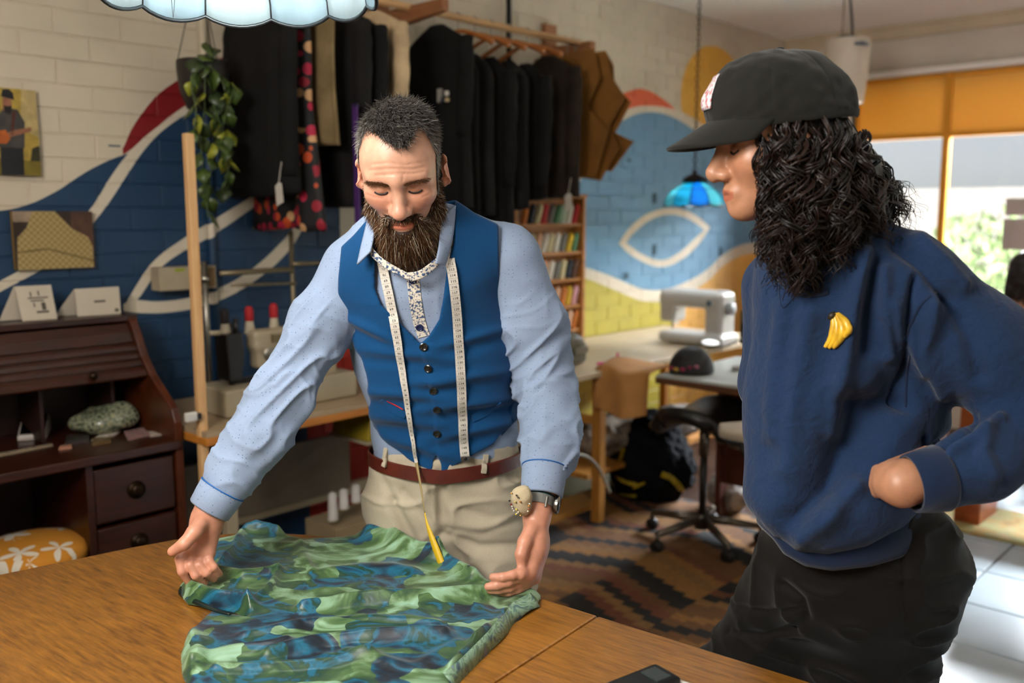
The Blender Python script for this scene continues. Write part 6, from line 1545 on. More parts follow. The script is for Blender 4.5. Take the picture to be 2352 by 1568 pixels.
plan = [['brown', 'orange', 'navy', 'cream', 'red', 'grey', 'green', 'mint', 'white', 'red'], ['brown', 'yellow', 'cream', 'peach', 'white', 'cream', 'white', 'grey', 'yellow', 'green'], ['navy', 'orange', 'yellow', 'grey', 'peach', 'white', 'grey', 'cream', 'navy', 'brown'], ['brown', 'red', 'peach', 'orange', 'cream', 'white', 'peach', 'orange', 'yellow', 'pink'], ['navy', 'grey', 'brown', 'peach', 'cream', 'peach', 'pink', 'white', 'peach', 'orange']]
rname = ['top', 'second', 'third', 'fourth', 'bottom']
_sp = MB(); _sp.lathe([(.010, 0), (.021, .002), (.021, .006), (.020, .010), (.0175, .098), (.012, .104), (.008, .112)], n=12)
for r, rowc in enumerate(plan):
    for c_, cn in enumerate(rowc):
        nm = sum(1 for q in rowc if q == cn)
        s = mesh_obj('thread_spool', _sp.v, _sp.f, mat('thread_' + cn, cols[cn], .7, var=.15, scale=80), None, True)
        s.matrix_world = ROOM @ Matrix.Translation((RX0 + .045 + c_ * .0545, WALL_Y - .060, rowz[r])) @ Matrix.Rotation(math.radians(9), 4, 'X') @ Matrix.Rotation(math.radians(7 + (c_ * 37 + r * 11) % 7), 4, 'Y')
        od = ordn[sum(1 for q in rowc[:c_] if q == cn)]
        if nm == 1: tag(s, 'only %s thread spool on the %s row of the wall rack' % (cn, rname[r]), 'thread spool', 'thread spools on the wall rack')
        else: tag(s, '%s %s thread spool from the left, %s row of the wall rack' % (od, cn, rname[r]), 'thread spool', 'thread spools on the wall rack')

# ---- hanging plant
pc = WR(468, 190, yr=3.2)
pl = rroot('hanging_plant', pc.x, pc.y, pc.z, 'trailing pothos in a dark hanging pot beside the wide black coat', 'plant')
M_POT = mat('dark_brown_pot', '#1b1411', .5)
rp(MB().lathe([(.03, -.105), (.062, -.095), (.085, -.04), (.094, .04), (.094, .075), (.088, .078), (.085, .045), (.0, .04)], tuple(pc), 24), 'pot', M_POT, pl, True, angle=50)
for a in range(3):
    q = a * 2.1 + .4; rp(MB().tube([(pc.x + .09 * math.cos(q), pc.y + .09 * math.sin(q), pc.z + .07), (pc.x, pc.y, pc.z + .42)], .002, 5), 'hanger_cord', mat('dark_cord', '#2a231d', .8), pl)
rp(MB().tube([(pc.x, pc.y, pc.z + .41), (pc.x, pc.y, CEIL_Z - .001)], .003, 5), 'hanger_cord', MATS['dark_cord'], pl)
M_POTHOS = [mat('pothos_green', '#41521f', .4, var=.35, scale=30), mat('pothos_lime', '#8c8f2c', .4, var=.3, scale=30), mat('pothos_dark', '#2c3a1c', .4, var=.3, scale=30)]
def pothos(p, s, e, m):
    out = [(0, 0), (.25, .42), (.5, .52), (.8, .30), (1.15, 0), (.8, -.30), (.5, -.52), (.25, -.42)]; M_ = Matrix.Translation(p) @ e.to_matrix().to_4x4()
    vs = [M_ @ Vector((u * s, v * s, .10 * s * (1 - abs(v) * 1.6) - .12 * s * u * u)) for u, v in out] + [M_ @ Vector((.5 * s, 0, .02 * s))]
    rp(MB().add(vs, [(i, (i + 1) % 8, 8) for i in range(8)]), 'leaf', m, pl, True, solid=.0012)
rg = random.Random(11)
vines = [[(470, 150), (470, 240), (462, 330), (470, 420), (478, 500)], [(480, 150), (520, 185), (537, 200), (525, 240), (510, 300), (515, 350)], [(455, 150), (440, 200), (450, 250), (445, 300), (430, 330)], [(485, 190), (500, 260), (490, 340), (480, 430)], [(490, 240), (520, 330), (525, 380), (515, 430)]]
for vi, v in enumerate(vines):
    yv = 3.10 - .02 * (vi % 3); pts = [Vector(WR(a, b, yr=yv)) for a, b in v]; P = catmull(pts, 8); rp(MB().tube(P, .0028, 5), 'vine', M_POTHOS[0], pl, True)
    for i in range(3, len(P), 3):
        p = P[i]; e = Euler((rg.uniform(-.6, .6), rg.uniform(.6, 1.5), rg.uniform(0, 6.3))); pothos(p, rg.uniform(.045, .07), e, M_POTHOS[0 if rg.random() < .55 else (1 if rg.random() < .6 else 2)])
for px, py, m_ in ((495, 115, 2), (480, 130, 0), (505, 140, 2), (450, 135, 2), (470, 150, 0), (458, 170, 0), (512, 235, 1), (520, 300, 1), (470, 100, 0)):
    p = Vector(WR(px, py, yr=3.12)); pothos(p, .065, Euler((rg.uniform(-.5, .5), rg.uniform(.3, 1.2), rg.uniform(2.6, 5.2))), M_POTHOS[m_])
# ---- conduit up the wall, painted like the wall
cd = MB(); cx = WR(470, 300, yr=WALL_Y).x
cd.tube([(cx, WALL_Y - .018, .02), (cx, WALL_Y - .018, CEIL_Z)], .016, 10); co_ = cd.build('trim_3', MURAL, None, True, matrix=ROOM.copy()); tag(co_, kind='structure')
# ================================================================ canvases, roll-top desk, stool
M_EDGE = mat('canvas_edge', '#8a6a2c', .8)
def wall_canvas(name, px0, py0, px1, py1, label, t=.03):
    a, b = WR(px0, py0, yr=WALL_Y - t), WR(px1, py1, yr=WALL_Y - t); c = ((a.x + b.x) / 2, (a.z + b.z) / 2); w, h = abs(b.x - a.x), abs(a.z - b.z)
    r = rroot(name, c[0], WALL_Y - t / 2, c[1], label, 'picture'); rp(MB().box((c[0], WALL_Y - t / 2 - .004, c[1]), (w, t - .008, h)), 'canvas', M_EDGE, r, bevel=.002)
    return r, c[0], c[1], w, h, WALL_Y - t - .001
def flat_shape(root, name, pts, y, col, lift, x0, z0, w, h, m=None):
    """a printed shape on the canvas face: pts in 0..1 of the canvas"""
    P = [(x0 + (u - .5) * w, z0 + (v - .5) * h) for u, v in pts]
    rp(MB().prism(P, y - lift, y + .002, axis='Y'), name, m or mat('print_' + col[1:], col, .75, var=.25, scale=30), root)
# portrait of a guitar player (generic figure)
r, x0, z0, w, h, y = wall_canvas('canvas_print', -40, 197, 95, 404, 'canvas print of a person in a dark hat playing a guitar, on the left wall')
flat_shape(r, 'print_sky', [(0, 0), (1, 0), (1, 1), (0, 1)], y, '#a48a3a', .0005, x0, z0, w, h)
flat_shape(r, 'print_foliage', [(0, .55), (.25, .5), (.3, .75), (.2, 1), (0, 1)], y, '#7a6a18', .001, x0, z0, w, h)
flat_shape(r, 'print_foliage', [(.66, .55), (1, .45), (1, 1), (.72, 1)], y, '#b09a66', .001, x0, z0, w, h)
flat_shape(r, 'print_grass', [(0, 0), (1, 0), (1, .17), (0, .2)], y, '#6f5f1a', .001, x0, z0, w, h)
flat_shape(r, 'print_bush', [(.80, .17), (1, .17), (1, .36), (.85, .32)], y, '#2c2a12', .0015, x0, z0, w, h)
flat_shape(r, 'print_trousers', [(.22, 0), (.66, 0), (.68, .36), (.24, .36)], y, '#17171a', .002, x0, z0, w, h)
flat_shape(r, 'print_shirt', [(.20, .32), (.70, .32), (.74, .62), (.62, .76), (.36, .78), (.18, .62)], y, '#3d3a36', .0025, x0, z0, w, h)
flat_shape(r, 'print_strap', [(.52, .74), (.58, .74), (.50, .46), (.44, .46)], y, '#4a2014', .003, x0, z0, w, h)
flat_shape(r, 'print_arm', [(.34, .42), (.60, .47), (.86, .52), (.86, .57), (.58, .53), (.34, .48)], y, '#8a5a40', .003, x0, z0, w, h)
flat_shape(r, 'print_guitar', [(.05, .36), (.36, .36), (.44, .42), (.36, .52), (.05, .48)], y, '#a8551c', .0035, x0, z0, w, h)
flat_shape(r, 'print_face', [(.34, .74), (.48, .72), (.52, .84), (.46, .92), (.36, .92)], y, '#8d5c44', .003, x0, z0, w, h)
flat_shape(r, 'print_beard', [(.36, .72), (.48, .70), (.51, .80), (.42, .79), (.36, .80)], y, '#1c1512', .0035, x0, z0, w, h)
flat_shape(r, 'print_hat', [(.32, .90), (.56, .87), (.55, .95), (.47, .99), (.36, .98)], y, '#19191b', .0035, x0, z0, w, h)
# tweed garment picture
r, x0, z0, w, h, y = wall_canvas('canvas_print', 27, 485, 219, 613, 'canvas print of a checked tweed jacket on a stand, below the guitar picture')
flat_shape(r, 'print_ground', [(0, 0), (1, 0), (1, 1), (0, 1)], y, '#2e1f15', .0005, x0, z0, w, h)
flat_shape(r, 'print_panel', [(.70, .3), (1, .3), (1, 1), (.72, 1)], y, '#4a3022', .001, x0, z0, w, h)
flat_shape(r, 'print_corner', [(0, .82), (.2, .82), (.24, 1), (0, 1)], y, '#8d7864', .001, x0, z0, w, h)
m_, nt_, b_ = newmat('tweed_check_print'); tc_ = N(nt_, 'ShaderNodeTexCoord'); ck = N(nt_, 'ShaderNodeTexChecker'); ck.inputs['Scale'].default_value = 90; ck.inputs[1].default_value = lin('#a38d5f'); ck.inputs[2].default_value = lin('#8a7342'); L(nt_, tc_.outputs['Object'], ck.inputs['Vector']); L(nt_, ck.outputs[0], b_.inputs['Base Color']); b_.inputs['Roughness'].default_value = .8
flat_shape(r, 'print_garment', [(.02, 0), (.98, 0), (.98, .38), (.92, .55), (.72, .70), (.60, .88), (.52, 1), (.24, 1), (.16, .72), (.04, .55)], y, '#000000', .0015, x0, z0, w, h, m_)
flat_shape(r, 'print_fold', [(.02, .28), (.40, .33), (.98, .10), (.98, .14), (.40, .37), (.02, .32)], y, '#6d5a30', .002, x0, z0, w, h)

M_DESK = wood('dark_red_mahogany', '#190702', '#3a1506', .35, 4, (2, 14, 14), coat=.2)
M_DESKV = wood('mahogany_edge', '#2c0f04', '#552409', .4, 4, (10, 3, 3), coat=.2)
M_DARKIN = wood('mahogany_inside', '#160703', '#2c1006', .5, 4, (2, 14, 14))
DX0, DX1, DYF, DYB, DZ = .12, 1.475, 2.93, WALL_Y - .015, .76
dk = rroot('roll_top_desk', (DX0 + DX1) / 2, 3.2, 0, 'dark mahogany roll-top desk half open against the left wall', 'desk')
prof = [(DYB, 0), (DYB, 1.155), (3.26, 1.165), (3.225, 1.150), (3.19, 1.10), (3.15, 1.03), (3.09, .965), (3.00, .905), (2.945, .865), (DYF - .005, .82), (DYF - .005, 0)]
for x in (DX1, DX0): rp(MB().prism(prof, x - .028, x, axis='X'), 'side_panel', M_DESKV, dk, bevel=.004)
rp(MB().box(((DX0 + DX1) / 2, (DYB + 3.24) / 2, 1.155), (DX1 - DX0 + .02, DYB - 3.24, .022)), 'top_board', M_DESK, dk, bevel=.004)
rp(MB().box(((DX0 + DX1) / 2, DYB - .008, .6), (DX1 - DX0, .014, 1.1)), 'back_board', M_DARKIN, dk)
rp(MB().box(((DX0 + DX1) / 2, (DYF + DYB) / 2 - .01, DZ - .015), (DX1 - DX0 - .03, DYB - DYF + .02, .03)), 'writing_top', M_DESK, dk, bevel=.004)
# tambour slats down to the open front
sl = catmull([(0, 3.250, 1.135), (0, 3.222, 1.095), (0, 3.190, 1.045), (0, 3.150, .995), (0, 3.105, .958)], 6); n_sl = 5
acc = [0]
for a, b in zip(sl[:-1], sl[1:]): acc.append(acc[-1] + (b - a).length)
def at_s(s):
    for i in range(len(acc) - 1):
        if acc[i + 1] >= s: return sl[i].lerp(sl[i + 1], (s - acc[i]) / (acc[i + 1] - acc[i]))
    return sl[-1]
edges = [0, .35, .50, .64, .78, 1.0]
for i in range(5):
    a, b = at_s(acc[-1] * (edges[i] + .01)), at_s(acc[-1] * (edges[i + 1] - .01)); d = b - a; nrm = Vector((0, -d.z, d.y)).normalized() * (-1 if (-d.z) < 0 else 1); nrm = Vector((0, d.z, -d.y)).normalized() if nrm.y > 0 else nrm
    q = [a, a.lerp(b, .5) + nrm * .004, b]
    rp(MB().prism([(a.y, a.z), ((a + nrm * .007).y, (a + nrm * .007).z), ((a.lerp(b, .5) + nrm * .0105).y, (a.lerp(b, .5) + nrm * .0105).z), ((b + nrm * .007).y, (b + nrm * .007).z), (b.y, b.z)], DX0 + .01, DX1 - .03, axis='X'), 'tambour_slat', M_DESK, dk)
kp = at_s(acc[-1] * .90); rp(MB().lathe([(.010, 0), (.014, .006), (.010, .014), (0, .016)], n=14, axis='Z', M=Matrix.Translation((1.26, kp.y - .012, kp.z + .012)) @ Matrix.Rotation(math.radians(70), 4, 'X')), 'tambour_knob', mat('dark_brass', '#2a1c0e', .4, .8), dk, True)
# pigeonholes
rp(MB().box(((DX0 + DX1) / 2, 3.30, .955), (DX1 - DX0 - .06, .20, .012)), 'pigeonhole_shelf', M_DARKIN, dk)
for x in (.45, .80, 1.12, 1.36): rp(MB().box((x, 3.30, .865), (.012, .20, .20)), 'pigeonhole_divider', M_DARKIN, dk)
# pedestal with drawers
PX0, PX1 = 1.165, DX1 - .028
rp(MB().box((PX0 - .01, 3.17, .365), (.022, .48, .73)), 'pedestal_side', M_DESK, dk)
rp(MB().box(((PX0 + PX1) / 2, 3.18, .03), (PX1 - PX0, .46, .06)), 'plinth', M_DARKIN, dk)
for i, (z0, z1) in enumerate(((.52, .71), (.36, .51), (.21, .35), (.065, .20))):
    d = rp(MB().box(((PX0 + PX1) / 2, DYF + .02, (z0 + z1) / 2), (PX1 - PX0 - .012, .03, z1 - z0 - .008)), 'drawer', M_DESK, dk, bevel=.004)
    kx, kz = (PX0 + PX1) / 2, (z0 + z1) / 2
    child(MB().lathe([(0, 0), (.030, 0), (.030, -.004), (.020, -.006), (.020, -.010), (.024, -.016), (.012, -.021), (0, -.022)], (kx, DYF + .005, kz), 18, axis='Y').build('drawer_pull', mat('dark_brass', '#2a1c0e', .4, .8), None, True, matrix=ROOM.copy()), d)
rp(MB().box((.13 + .25, 3.17, .365), (.46, .44, .70)), 'pedestal_left', M_DARKIN, dk)
# cards on the desk top
def card(name, quad, label, marks, fold):
    P = [Vector(WR(px, py, yr=yr)) for px, py, yr in quad]; c = sum(P, Vector()) / 4; r = rroot(name, c.x, c.y, 1.166, label, 'card')
    nrm = (P[1] - P[0]).cross(P[3] - P[0]).normalized(); nrm = nrm if nrm.y < 0 else -nrm
    rp(MB().add(P + [p - nrm * .002 for p in P], [(0, 1, 2, 3), (7, 6, 5, 4), (0, 4, 5, 1), (1, 5, 6, 2), (2, 6, 7, 3), (3, 7, 4, 0)]), 'card_front', mat('cream_card', '#b3a896', .8, var=.04), r)
    if fold:
        Q = [P[0] + Vector((.0, .006, 0)), P[1] + Vector((0, .006, 0)), P[2] + Vector((-.05, .07, .0)), P[3] + Vector((-.05, .07, .0))]; rp(MB().add(Q, [(0, 1, 2, 3)]), 'card_back', MATS['cream_card'], r, solid=.002)
    for u0, v0, u1, v1 in marks:
        def q(u, v): return P[0].lerp(P[1], u).lerp(P[3].lerp(P[2], u), v) + nrm * .0012
        rp(MB().add([q(u0, v0), q(u1, v0), q(u1, v1), q(u0, v1)], [(0, 1, 2, 3)]), 'printed_mark', mat('grey_ink', '#4a443c', .8), r)
card('folded_card', [(33, 658, 3.34), (117, 654, 3.34), (132, 732, 3.28), (52, 738, 3.28)], 'folded cream card with a small line drawing standing on the desk top', [(.36, .18, .40, .32), (.58, .16, .62, .30), (.28, .34, .85, .38), (.34, .42, .72, .46), (.40, .50, .44, .62), (.62, .50, .74, .72), (.45, .74, .80, .80)], True)
card('folded_card', [(172, 664, 3.34), (273, 658, 3.34), (278, 720, 3.30), (178, 727, 3.30)], 'cream card with one small grey word standing on the desk top', [(.40, .46, .66, .54), (.86, .80, .95, .92)], True)
# things on the writing top
zt = DZ + .0005
rt = rroot('card_reader', 1.02, 3.05, zt, 'white wedge card reader with a black screen on the desk', 'card reader')
p0 = WZ(80, 1000, zt); Mx = Matrix.Translation(p0) @ Matrix.Rotation(ROOM_A - .45, 4, 'Z')
child(MB().prism([(-.075, 0), (.075, 0), (.075, .018), (-.075, .062)], -.045, .045, axis='Y').build('casing', mat('pale_plastic', '#a79d94', .4), None, matrix=Mx @ Matrix.Rotation(PI / 2, 4, 'Z') @ Matrix.Rotation(PI, 4, 'Z'), bevel=.004), rt)
child(MB().prism([(-.066, .0605), (.066, .0215), (.066, .0225), (-.066, .0618)], -.038, .038, axis='Y').build('screen', mat('black_glass_screen', '#050506', .1), None, matrix=Mx @ Matrix.Rotation(PI / 2, 4, 'Z') @ Matrix.Rotation(PI, 4, 'Z')), rt)
bag = rroot('clear_bag', 1.22, 3.18, zt, 'clear plastic bag of green patterned fabric in the desk', 'bag'); bc_ = WZ(222, 1000, zt)
bo_ = [('u', ellip(bc_ + Vector((0, .06, .040)), (.115, .09, .048), Rot(yaw=.3)), 0), ('u', ellip(bc_ + Vector((.05, .08, .060)), (.06, .06, .040)), .03), ('i', custom(lambda P: zt - P[:, 2], (-9, -9, -9), (9, 9, 9)), .004)]
m_, nt_, b_ = newmat('green_print_in_plastic'); nz_ = N(nt_, 'ShaderNodeTexNoise'); nz_.inputs['Scale'].default_value = 90; nz_.inputs['Detail'].default_value = 5; tc_ = N(nt_, 'ShaderNodeTexCoord'); L(nt_, tc_.outputs['Object'], nz_.inputs['Vector']); r_ = ramp(nt_, [(.35, '#2c3324'), (.5, '#6f7560'), (.62, '#8a8a70'), (.7, '#9a8a3a')]); L(nt_, nz_.outputs['Fac'], r_.inputs[0]); L(nt_, r_.outputs[0], b_.inputs['Base Color']); b_.inputs['Roughness'].default_value = .25; b_.inputs['Coat Weight'].default_value = .6
child(sdf_obj('bagged_fabric', bo_, .006, m_, None, it=1, disp=lambda V: .012 * (vnoise(V * 26) - .5)), bag)
def flat_item(name, pts, col, label, cat, h=.003, rough=.7):
    P = [WZ(px, py, zt) for px, py in pts]; c = sum(P, Vector()) / len(P); r = empty(name, c, label, cat); bpy.context.view_layer.update()
    child(MB().prism([(p.x, p.y) for p in P], zt, zt + h).build('sheet' if h < .006 else 'case', mat('desk_item_' + col[1:], col, rough, var=.2, scale=25), None), r)
    child(MB().prism([(c.x + (p.x - c.x) * .8, c.y + (p.y - c.y) * .8) for p in P], zt + h, zt + h + .0012).build('label_patch', mat('desk_item_light_' + col[1:], col, rough, var=.5, scale=60), None), r)
flat_item('paper_sheet', [(210, 1012), (258, 1004), (280, 990), (262, 976)], '#b3a99c', 'white paper lying in front of the clear bag on the desk', 'paper')
flat_item('pink_notepad', [(295, 1012), (345, 1000), (330, 985), (285, 994)], '#8a6a66', 'dusty pink notepad on the desk right of the clear bag', 'notepad', .006)
flat_item('envelope', [(345, 1003), (385, 997), (375, 988), (338, 993)], '#a89a8c', 'pale envelope at the right end of the desk', 'envelope')
flat_item('wooden_ruler', [(-20, 1046), (120, 1020), (122, 1024), (-20, 1052)], '#8a7a62', 'pale ruler lying along the front of the desk', 'ruler')
flat_item('flat_tin', [(150, 1022), (205, 1016), (205, 1004), (152, 1006)], '#2a2420', 'dark flat tin on the desk in front of the clear bag', 'tin', .012, .4)
flat_item('chalk_piece', [(135, 1034), (165, 1030), (166, 1024), (138, 1027)], '#a07058', 'small orange chalk piece on the desk front', 'chalk', .006)
flat_item('glasses_case', [(212, 1024), (255, 1018), (258, 1008), (214, 1012)], '#5a4526', 'thin brass framed glasses case on the desk', 'case', .01, .4)
flat_item('white_box', [(-30, 1000), (22, 990), (28, 972), (-30, 978)], '#8d9294', 'pale grey flat box at the left end of the desk', 'box', .045)
# daisy stool
SP = WZ(72, 1250, .475); stl = empty('round_stool', (SP.x, SP.y, 0), 'round stool with a yellow and white daisy seat in front of the desk', 'stool'); bpy.context.view_layer.update()
m_, nt_, b_ = newmat('yellow_daisy_cotton'); tc_ = N(nt_, 'ShaderNodeTexCoord'); mp_ = N(nt_, 'ShaderNodeMapping'); mp_.inputs['Scale'].default_value = (1, 1, 0.0); L(nt_, tc_.outputs['Object'], mp_.inputs[0])
vo_ = N(nt_, 'ShaderNodeTexVoronoi'); vo_.inputs['Scale'].default_value = 9; vo_.inputs['Randomness'].default_value = .7; L(nt_, mp_.outputs[0], vo_.inputs['Vector'])
sc_ = N(nt_, 'ShaderNodeVectorMath', operation='SUBTRACT'); L(nt_, mp_.outputs[0], sc_.inputs[0]); L(nt_, vo_.outputs['Position'], sc_.inputs[1]); sx = N(nt_, 'ShaderNodeSeparateXYZ'); L(nt_, sc_.outputs[0], sx.inputs[0])
at_ = N(nt_, 'ShaderNodeMath', operation='ARCTAN2'); L(nt_, sx.outputs[1], at_.inputs[0]); L(nt_, sx.outputs[0], at_.inputs[1])
mu = N(nt_, 'ShaderNodeMath', operation='MULTIPLY'); L(nt_, at_.outputs[0], mu.inputs[0]); mu.inputs[1].default_value = 5.0; co2 = N(nt_, 'ShaderNodeMath', operation='COSINE'); L(nt_, mu.outputs[0], co2.inputs[0])
ma = N(nt_, 'ShaderNodeMath', operation='MULTIPLY_ADD'); L(nt_, co2.outputs[0], ma.inputs[0]); ma.inputs[1].default_value = .17; ma.inputs[2].default_value = .42
lt1 = N(nt_, 'ShaderNodeMath', operation='LESS_THAN'); L(nt_, vo_.outputs['Distance'], lt1.inputs[0]); L(nt_, ma.outputs[0], lt1.inputs[1]); lt2 = N(nt_, 'ShaderNodeMath', operation='LESS_THAN'); L(nt_, vo_.outputs['Distance'], lt2.inputs[0]); lt2.inputs[1].default_value = .09
m1 = N(nt_, 'ShaderNodeMix', data_type='RGBA'); L(nt_, lt1.outputs[0], m1.inputs[0]); m1.inputs[6].default_value = lin('#b9791a'); m1.inputs[7].default_value = lin('#c9c0ae'); m2 = N(nt_, 'ShaderNodeMix', data_type='RGBA'); L(nt_, lt2.outputs[0], m2.inputs[0]); L(nt_, m1.outputs[2], m2.inputs[6]); m2.inputs[7].default_value = lin('#9a8248'); L(nt_, m2.outputs[2], b_.inputs['Base Color']); b_.inputs['Roughness'].default_value = .85
child(MB().lathe([(0, .415), (.15, .415), (.168, .43), (.170, .455), (.155, .478), (.10, .490), (0, .494)], (0, 0, 0), 40).build('seat_cushion', m_, None, True, matrix=Matrix.Translation((SP.x, SP.y, 0))), stl)
child(MB().lathe([(.0, .395), (.15, .395), (.15, .416), (0, .416)], (0, 0, 0), 32).build('seat_board', mat('dark_stool_wood', '#241812', .5), None, matrix=Matrix.Translation((SP.x, SP.y, 0))), stl)
for a in range(4):
    q = a * PI / 2 + .5; child(MB().tube([(SP.x + .11 * math.cos(q), SP.y + .11 * math.sin(q), .40), (SP.x + .17 * math.cos(q), SP.y + .17 * math.sin(q), 0)], [.016, .013], 10).build('leg', mat('dark_stool_metal', '#1a1715', .4, .6), None, True), stl)
# ================================================================ sewing corner on the left
M_LAM = mat('beige_laminate', '#a08a6c', .4, var=.06); M_OEDGE = wood('orange_wood_edge', '#9a5a1c', '#c07a2c', .45, 4, (2, 12, 12)); M_BEIGE = mat('beige_enamel', '#9a8d74', .4, var=.06, scale=6); M_BLKM = mat('black_enamel', '#171310', .4); M_STEEL = mat('brushed_steel', '#8f8a80', .35, .9, var=.1)
SZ = .80
st = rroot('sewing_table', 2.1, 3.08, 0, 'beige topped sewing table with orange wooden edge behind the waistcoat', 'table')
rp(MB().box((2.12, 3.09, SZ - .0095), (1.26, .60, .019)), 'table_top', M_LAM, st)
rp(MB().box((2.12, 3.09, SZ - .034), (1.27, .61, .028)), 'top_edge', M_OEDGE, st, bevel=.004)
for x in (1.60, 2.62):
    for y in (2.86, 3.32): rp(MB().box((x, y, .375), (.045, .045, .75)), 'leg', M_BEIGE, st, bevel=.004)
rp(MB().box((2.11, 3.32, .28), (1.02, .035, .05)), 'cross_bar', M_BEIGE, st)
for x in (1.60, 2.62): rp(MB().box((x, 3.09, .05), (.05, .52, .04)), 'foot_bar', M_BEIGE, st)
rp(MB().box((2.05, 3.30, .42), (.80, .02, .26)), 'modesty_panel', mat('cream_panel', '#6d6252', .6), st)
sw_ = rroot('switch_box', 1.72, 2.84, .70, 'small cream switch box with two sockets under the sewing table', 'switch'); rp(MB().box((1.70, 2.86, .712), (.17, .10, .075), ch=.012), 'casing', M_BEIGE, sw_)
for dx in (-.03, .035): rp(MB().box((1.70 + dx, 2.808, .718), (.022, .008, .022)), 'socket', M_BLKM, sw_)
yb_ = rroot('yellow_crate', 2.42, 3.02, .55, 'mustard yellow crate tucked under the sewing table', 'crate'); rp(MB().prism([(2.22, .62), (2.24, .755), (2.52, .755), (2.54, .62)], 2.86, 3.10, axis='Y'), 'box', mat('mustard_plastic', '#8f7c1e', .5), yb_, bevel=.004); rp(MB().box((2.38, 2.98, .615), (.34, .26, .012)), 'support_shelf', M_BEIGE, yb_)
# industrial machine
mc = rroot('sewing_machine', 1.85, 3.02, SZ, 'old beige industrial sewing machine with a black needle head and three cones', 'sewing machine')
rp(MB().box((1.93, 3.03, SZ + .052), (.58, .22, .10), ch=.008), 'base_box', M_BEIGE, mc); rp(MB().box((1.83, 2.917, SZ + .055), (.012, .006, .03)), 'base_latch', M_STEEL, mc)
def mp(px, py): return WR(px, py, yr=3.03)
A0 = mp(545, 790); hz = A0.z
arm = [('u', rbox(ROOM @ Vector((1.99, 3.03, hz + .01)), (.36, .075, .075), .02, np.array(ROOM.to_3x3())), 0), ('u', rbox(ROOM @ Vector((2.13, 3.03, hz - .07)), (.10, .085, .20), .02, np.array(ROOM.to_3x3())), .03), ('u', rbox(ROOM @ Vector((1.86, 3.03, hz - .055)), (.075, .065, .09), .012, np.array(ROOM.to_3x3())), .03)]
child(sdf_obj('machine_arm', arm, .005, M_BEIGE, None, it=1), mc)
hx = mp(524, 820).x
rp(MB().prism([(hx - .03, hz + .045), (hx + .035, hz + .05), (hx + .045, hz - .02), (hx + .03, hz - .13), (hx - .022, hz - .13)], 2.985, 3.075, axis='Y'), 'needle_head', M_BLKM, mc, bevel=.006)
rp(MB().tube([(hx + .01, 3.03, hz - .12), (hx + .012, 3.03, SZ + .10)], [.016, .010], 10), 'needle_bar', M_BLKM, mc, True); rp(MB().box((hx + .055, 3.02, hz - .135), (.09, .02, .014)), 'presser_lever', M_BLKM, mc)
rp(MB().tube([(hx - .07, 3.03, hz + .052), (hx, 3.03, hz + .045)], [.008, .012], 8), 'thread_guide', M_BEIGE, mc, True); rp(MB().box((hx + .19, 2.985, hz + .012), (.06, .012, .03)), 'badge_plate', mat('dull_brass_plate', '#7a6a4c', .4, .6), mc); rp(MB().lathe([(.03, 0), (.034, .01), (.03, .02)], (hx + .16, 2.99, hz - .045), 16, axis='Y'), 'tension_dial', M_STEEL, mc, True)
for px, py in ((548, 745), (537, 755)):
    q = mp(px, py); rp(MB().tube([(q.x, 3.05, hz + .03), (q.x, 3.05, q.z + .02)], .010, 8), 'spool_pin', M_BLKM, mc, True)
for i, (px, pyb, c_, cn, yy) in enumerate(((518, 772, '#1c1210', 'black', 3.03), (574, 765, '#a01018', 'scarlet', 3.06), (630, 757, '#a01018', 'scarlet', 3.06))):
    b = WR(px, pyb, yr=yy); lb = ('black thread cone standing on the needle head', 'scarlet thread cone in the middle on the sewing machine', 'scarlet thread cone nearest the pale blue sleeve')[i]
    cn_ = rroot('thread_cone', b.x, yy, b.z, lb, 'thread cone', 'cones on the sewing machine')
    rp(MB().lathe([(.022, 0), (.021, .004), (.013, .055)], tuple(b), 14), 'cone_core', mat('cream_cone', '#a89c86', .6), cn_, True, angle=40); rp(MB().lathe([(.013, .045), (.0165, .05), (.0165, .088), (.012, .10), (.004, .103)], tuple(b), 14), 'thread', mat('cone_' + cn, c_, .7), cn_, True)
# metal pole with a pale box, and the thread stand
pole = rroot('metal_pole', 1.83, 3.36, SZ, 'grey metal pole standing on the sewing table beside the pine post', 'pole'); b = WR(482, 890, yr=3.33); t_ = WR(478, 600, yr=3.33)
rp(MB().tube([(b.x, 3.33, SZ), (b.x, 3.33, t_.z)], .012, 10), 'tube', M_STEEL, pole, True); q = WR(477, 640, yr=3.33); rp(MB().lathe([(.018, -.014), (.018, .014)], (b.x, 3.33, q.z), 14), 'clamp_ring', mat('bright_steel', '#b5b0a6', .25, 1.0), pole, True); rp(MB().lathe([(.04, 0), (.04, .008)], (b.x, 3.33, SZ), 16), 'pole_foot', M_STEEL, pole, True)
bx = rroot('storage_box', 1.72, 3.38, 1.3, 'pale narrow box with a green label fixed on the wall behind the pine post', 'box'); a_, c_ = WR(358, 615, yr=3.40), WR(490, 660, yr=3.40)
rp(MB().box(((a_.x + c_.x) / 2, 3.41, (a_.z + c_.z) / 2), (c_.x - a_.x, .075, a_.z - c_.z)), 'carton', mat('pale_carton', '#a3957c', .7), bx, bevel=.003); g_ = WR(413, 620, yr=3.37); rp(MB().box((g_.x, 3.372, g_.z), (.04, .004, .012)), 'green_label', mat('lime_label', '#8f9a1e', .6), bx); rp(MB().box((c_.x - .05, 3.3715, (a_.z + c_.z) / 2), (.085, .004, a_.z - c_.z - .012)), 'brown_panel', mat('brown_card', '#7a5f3c', .7), bx)
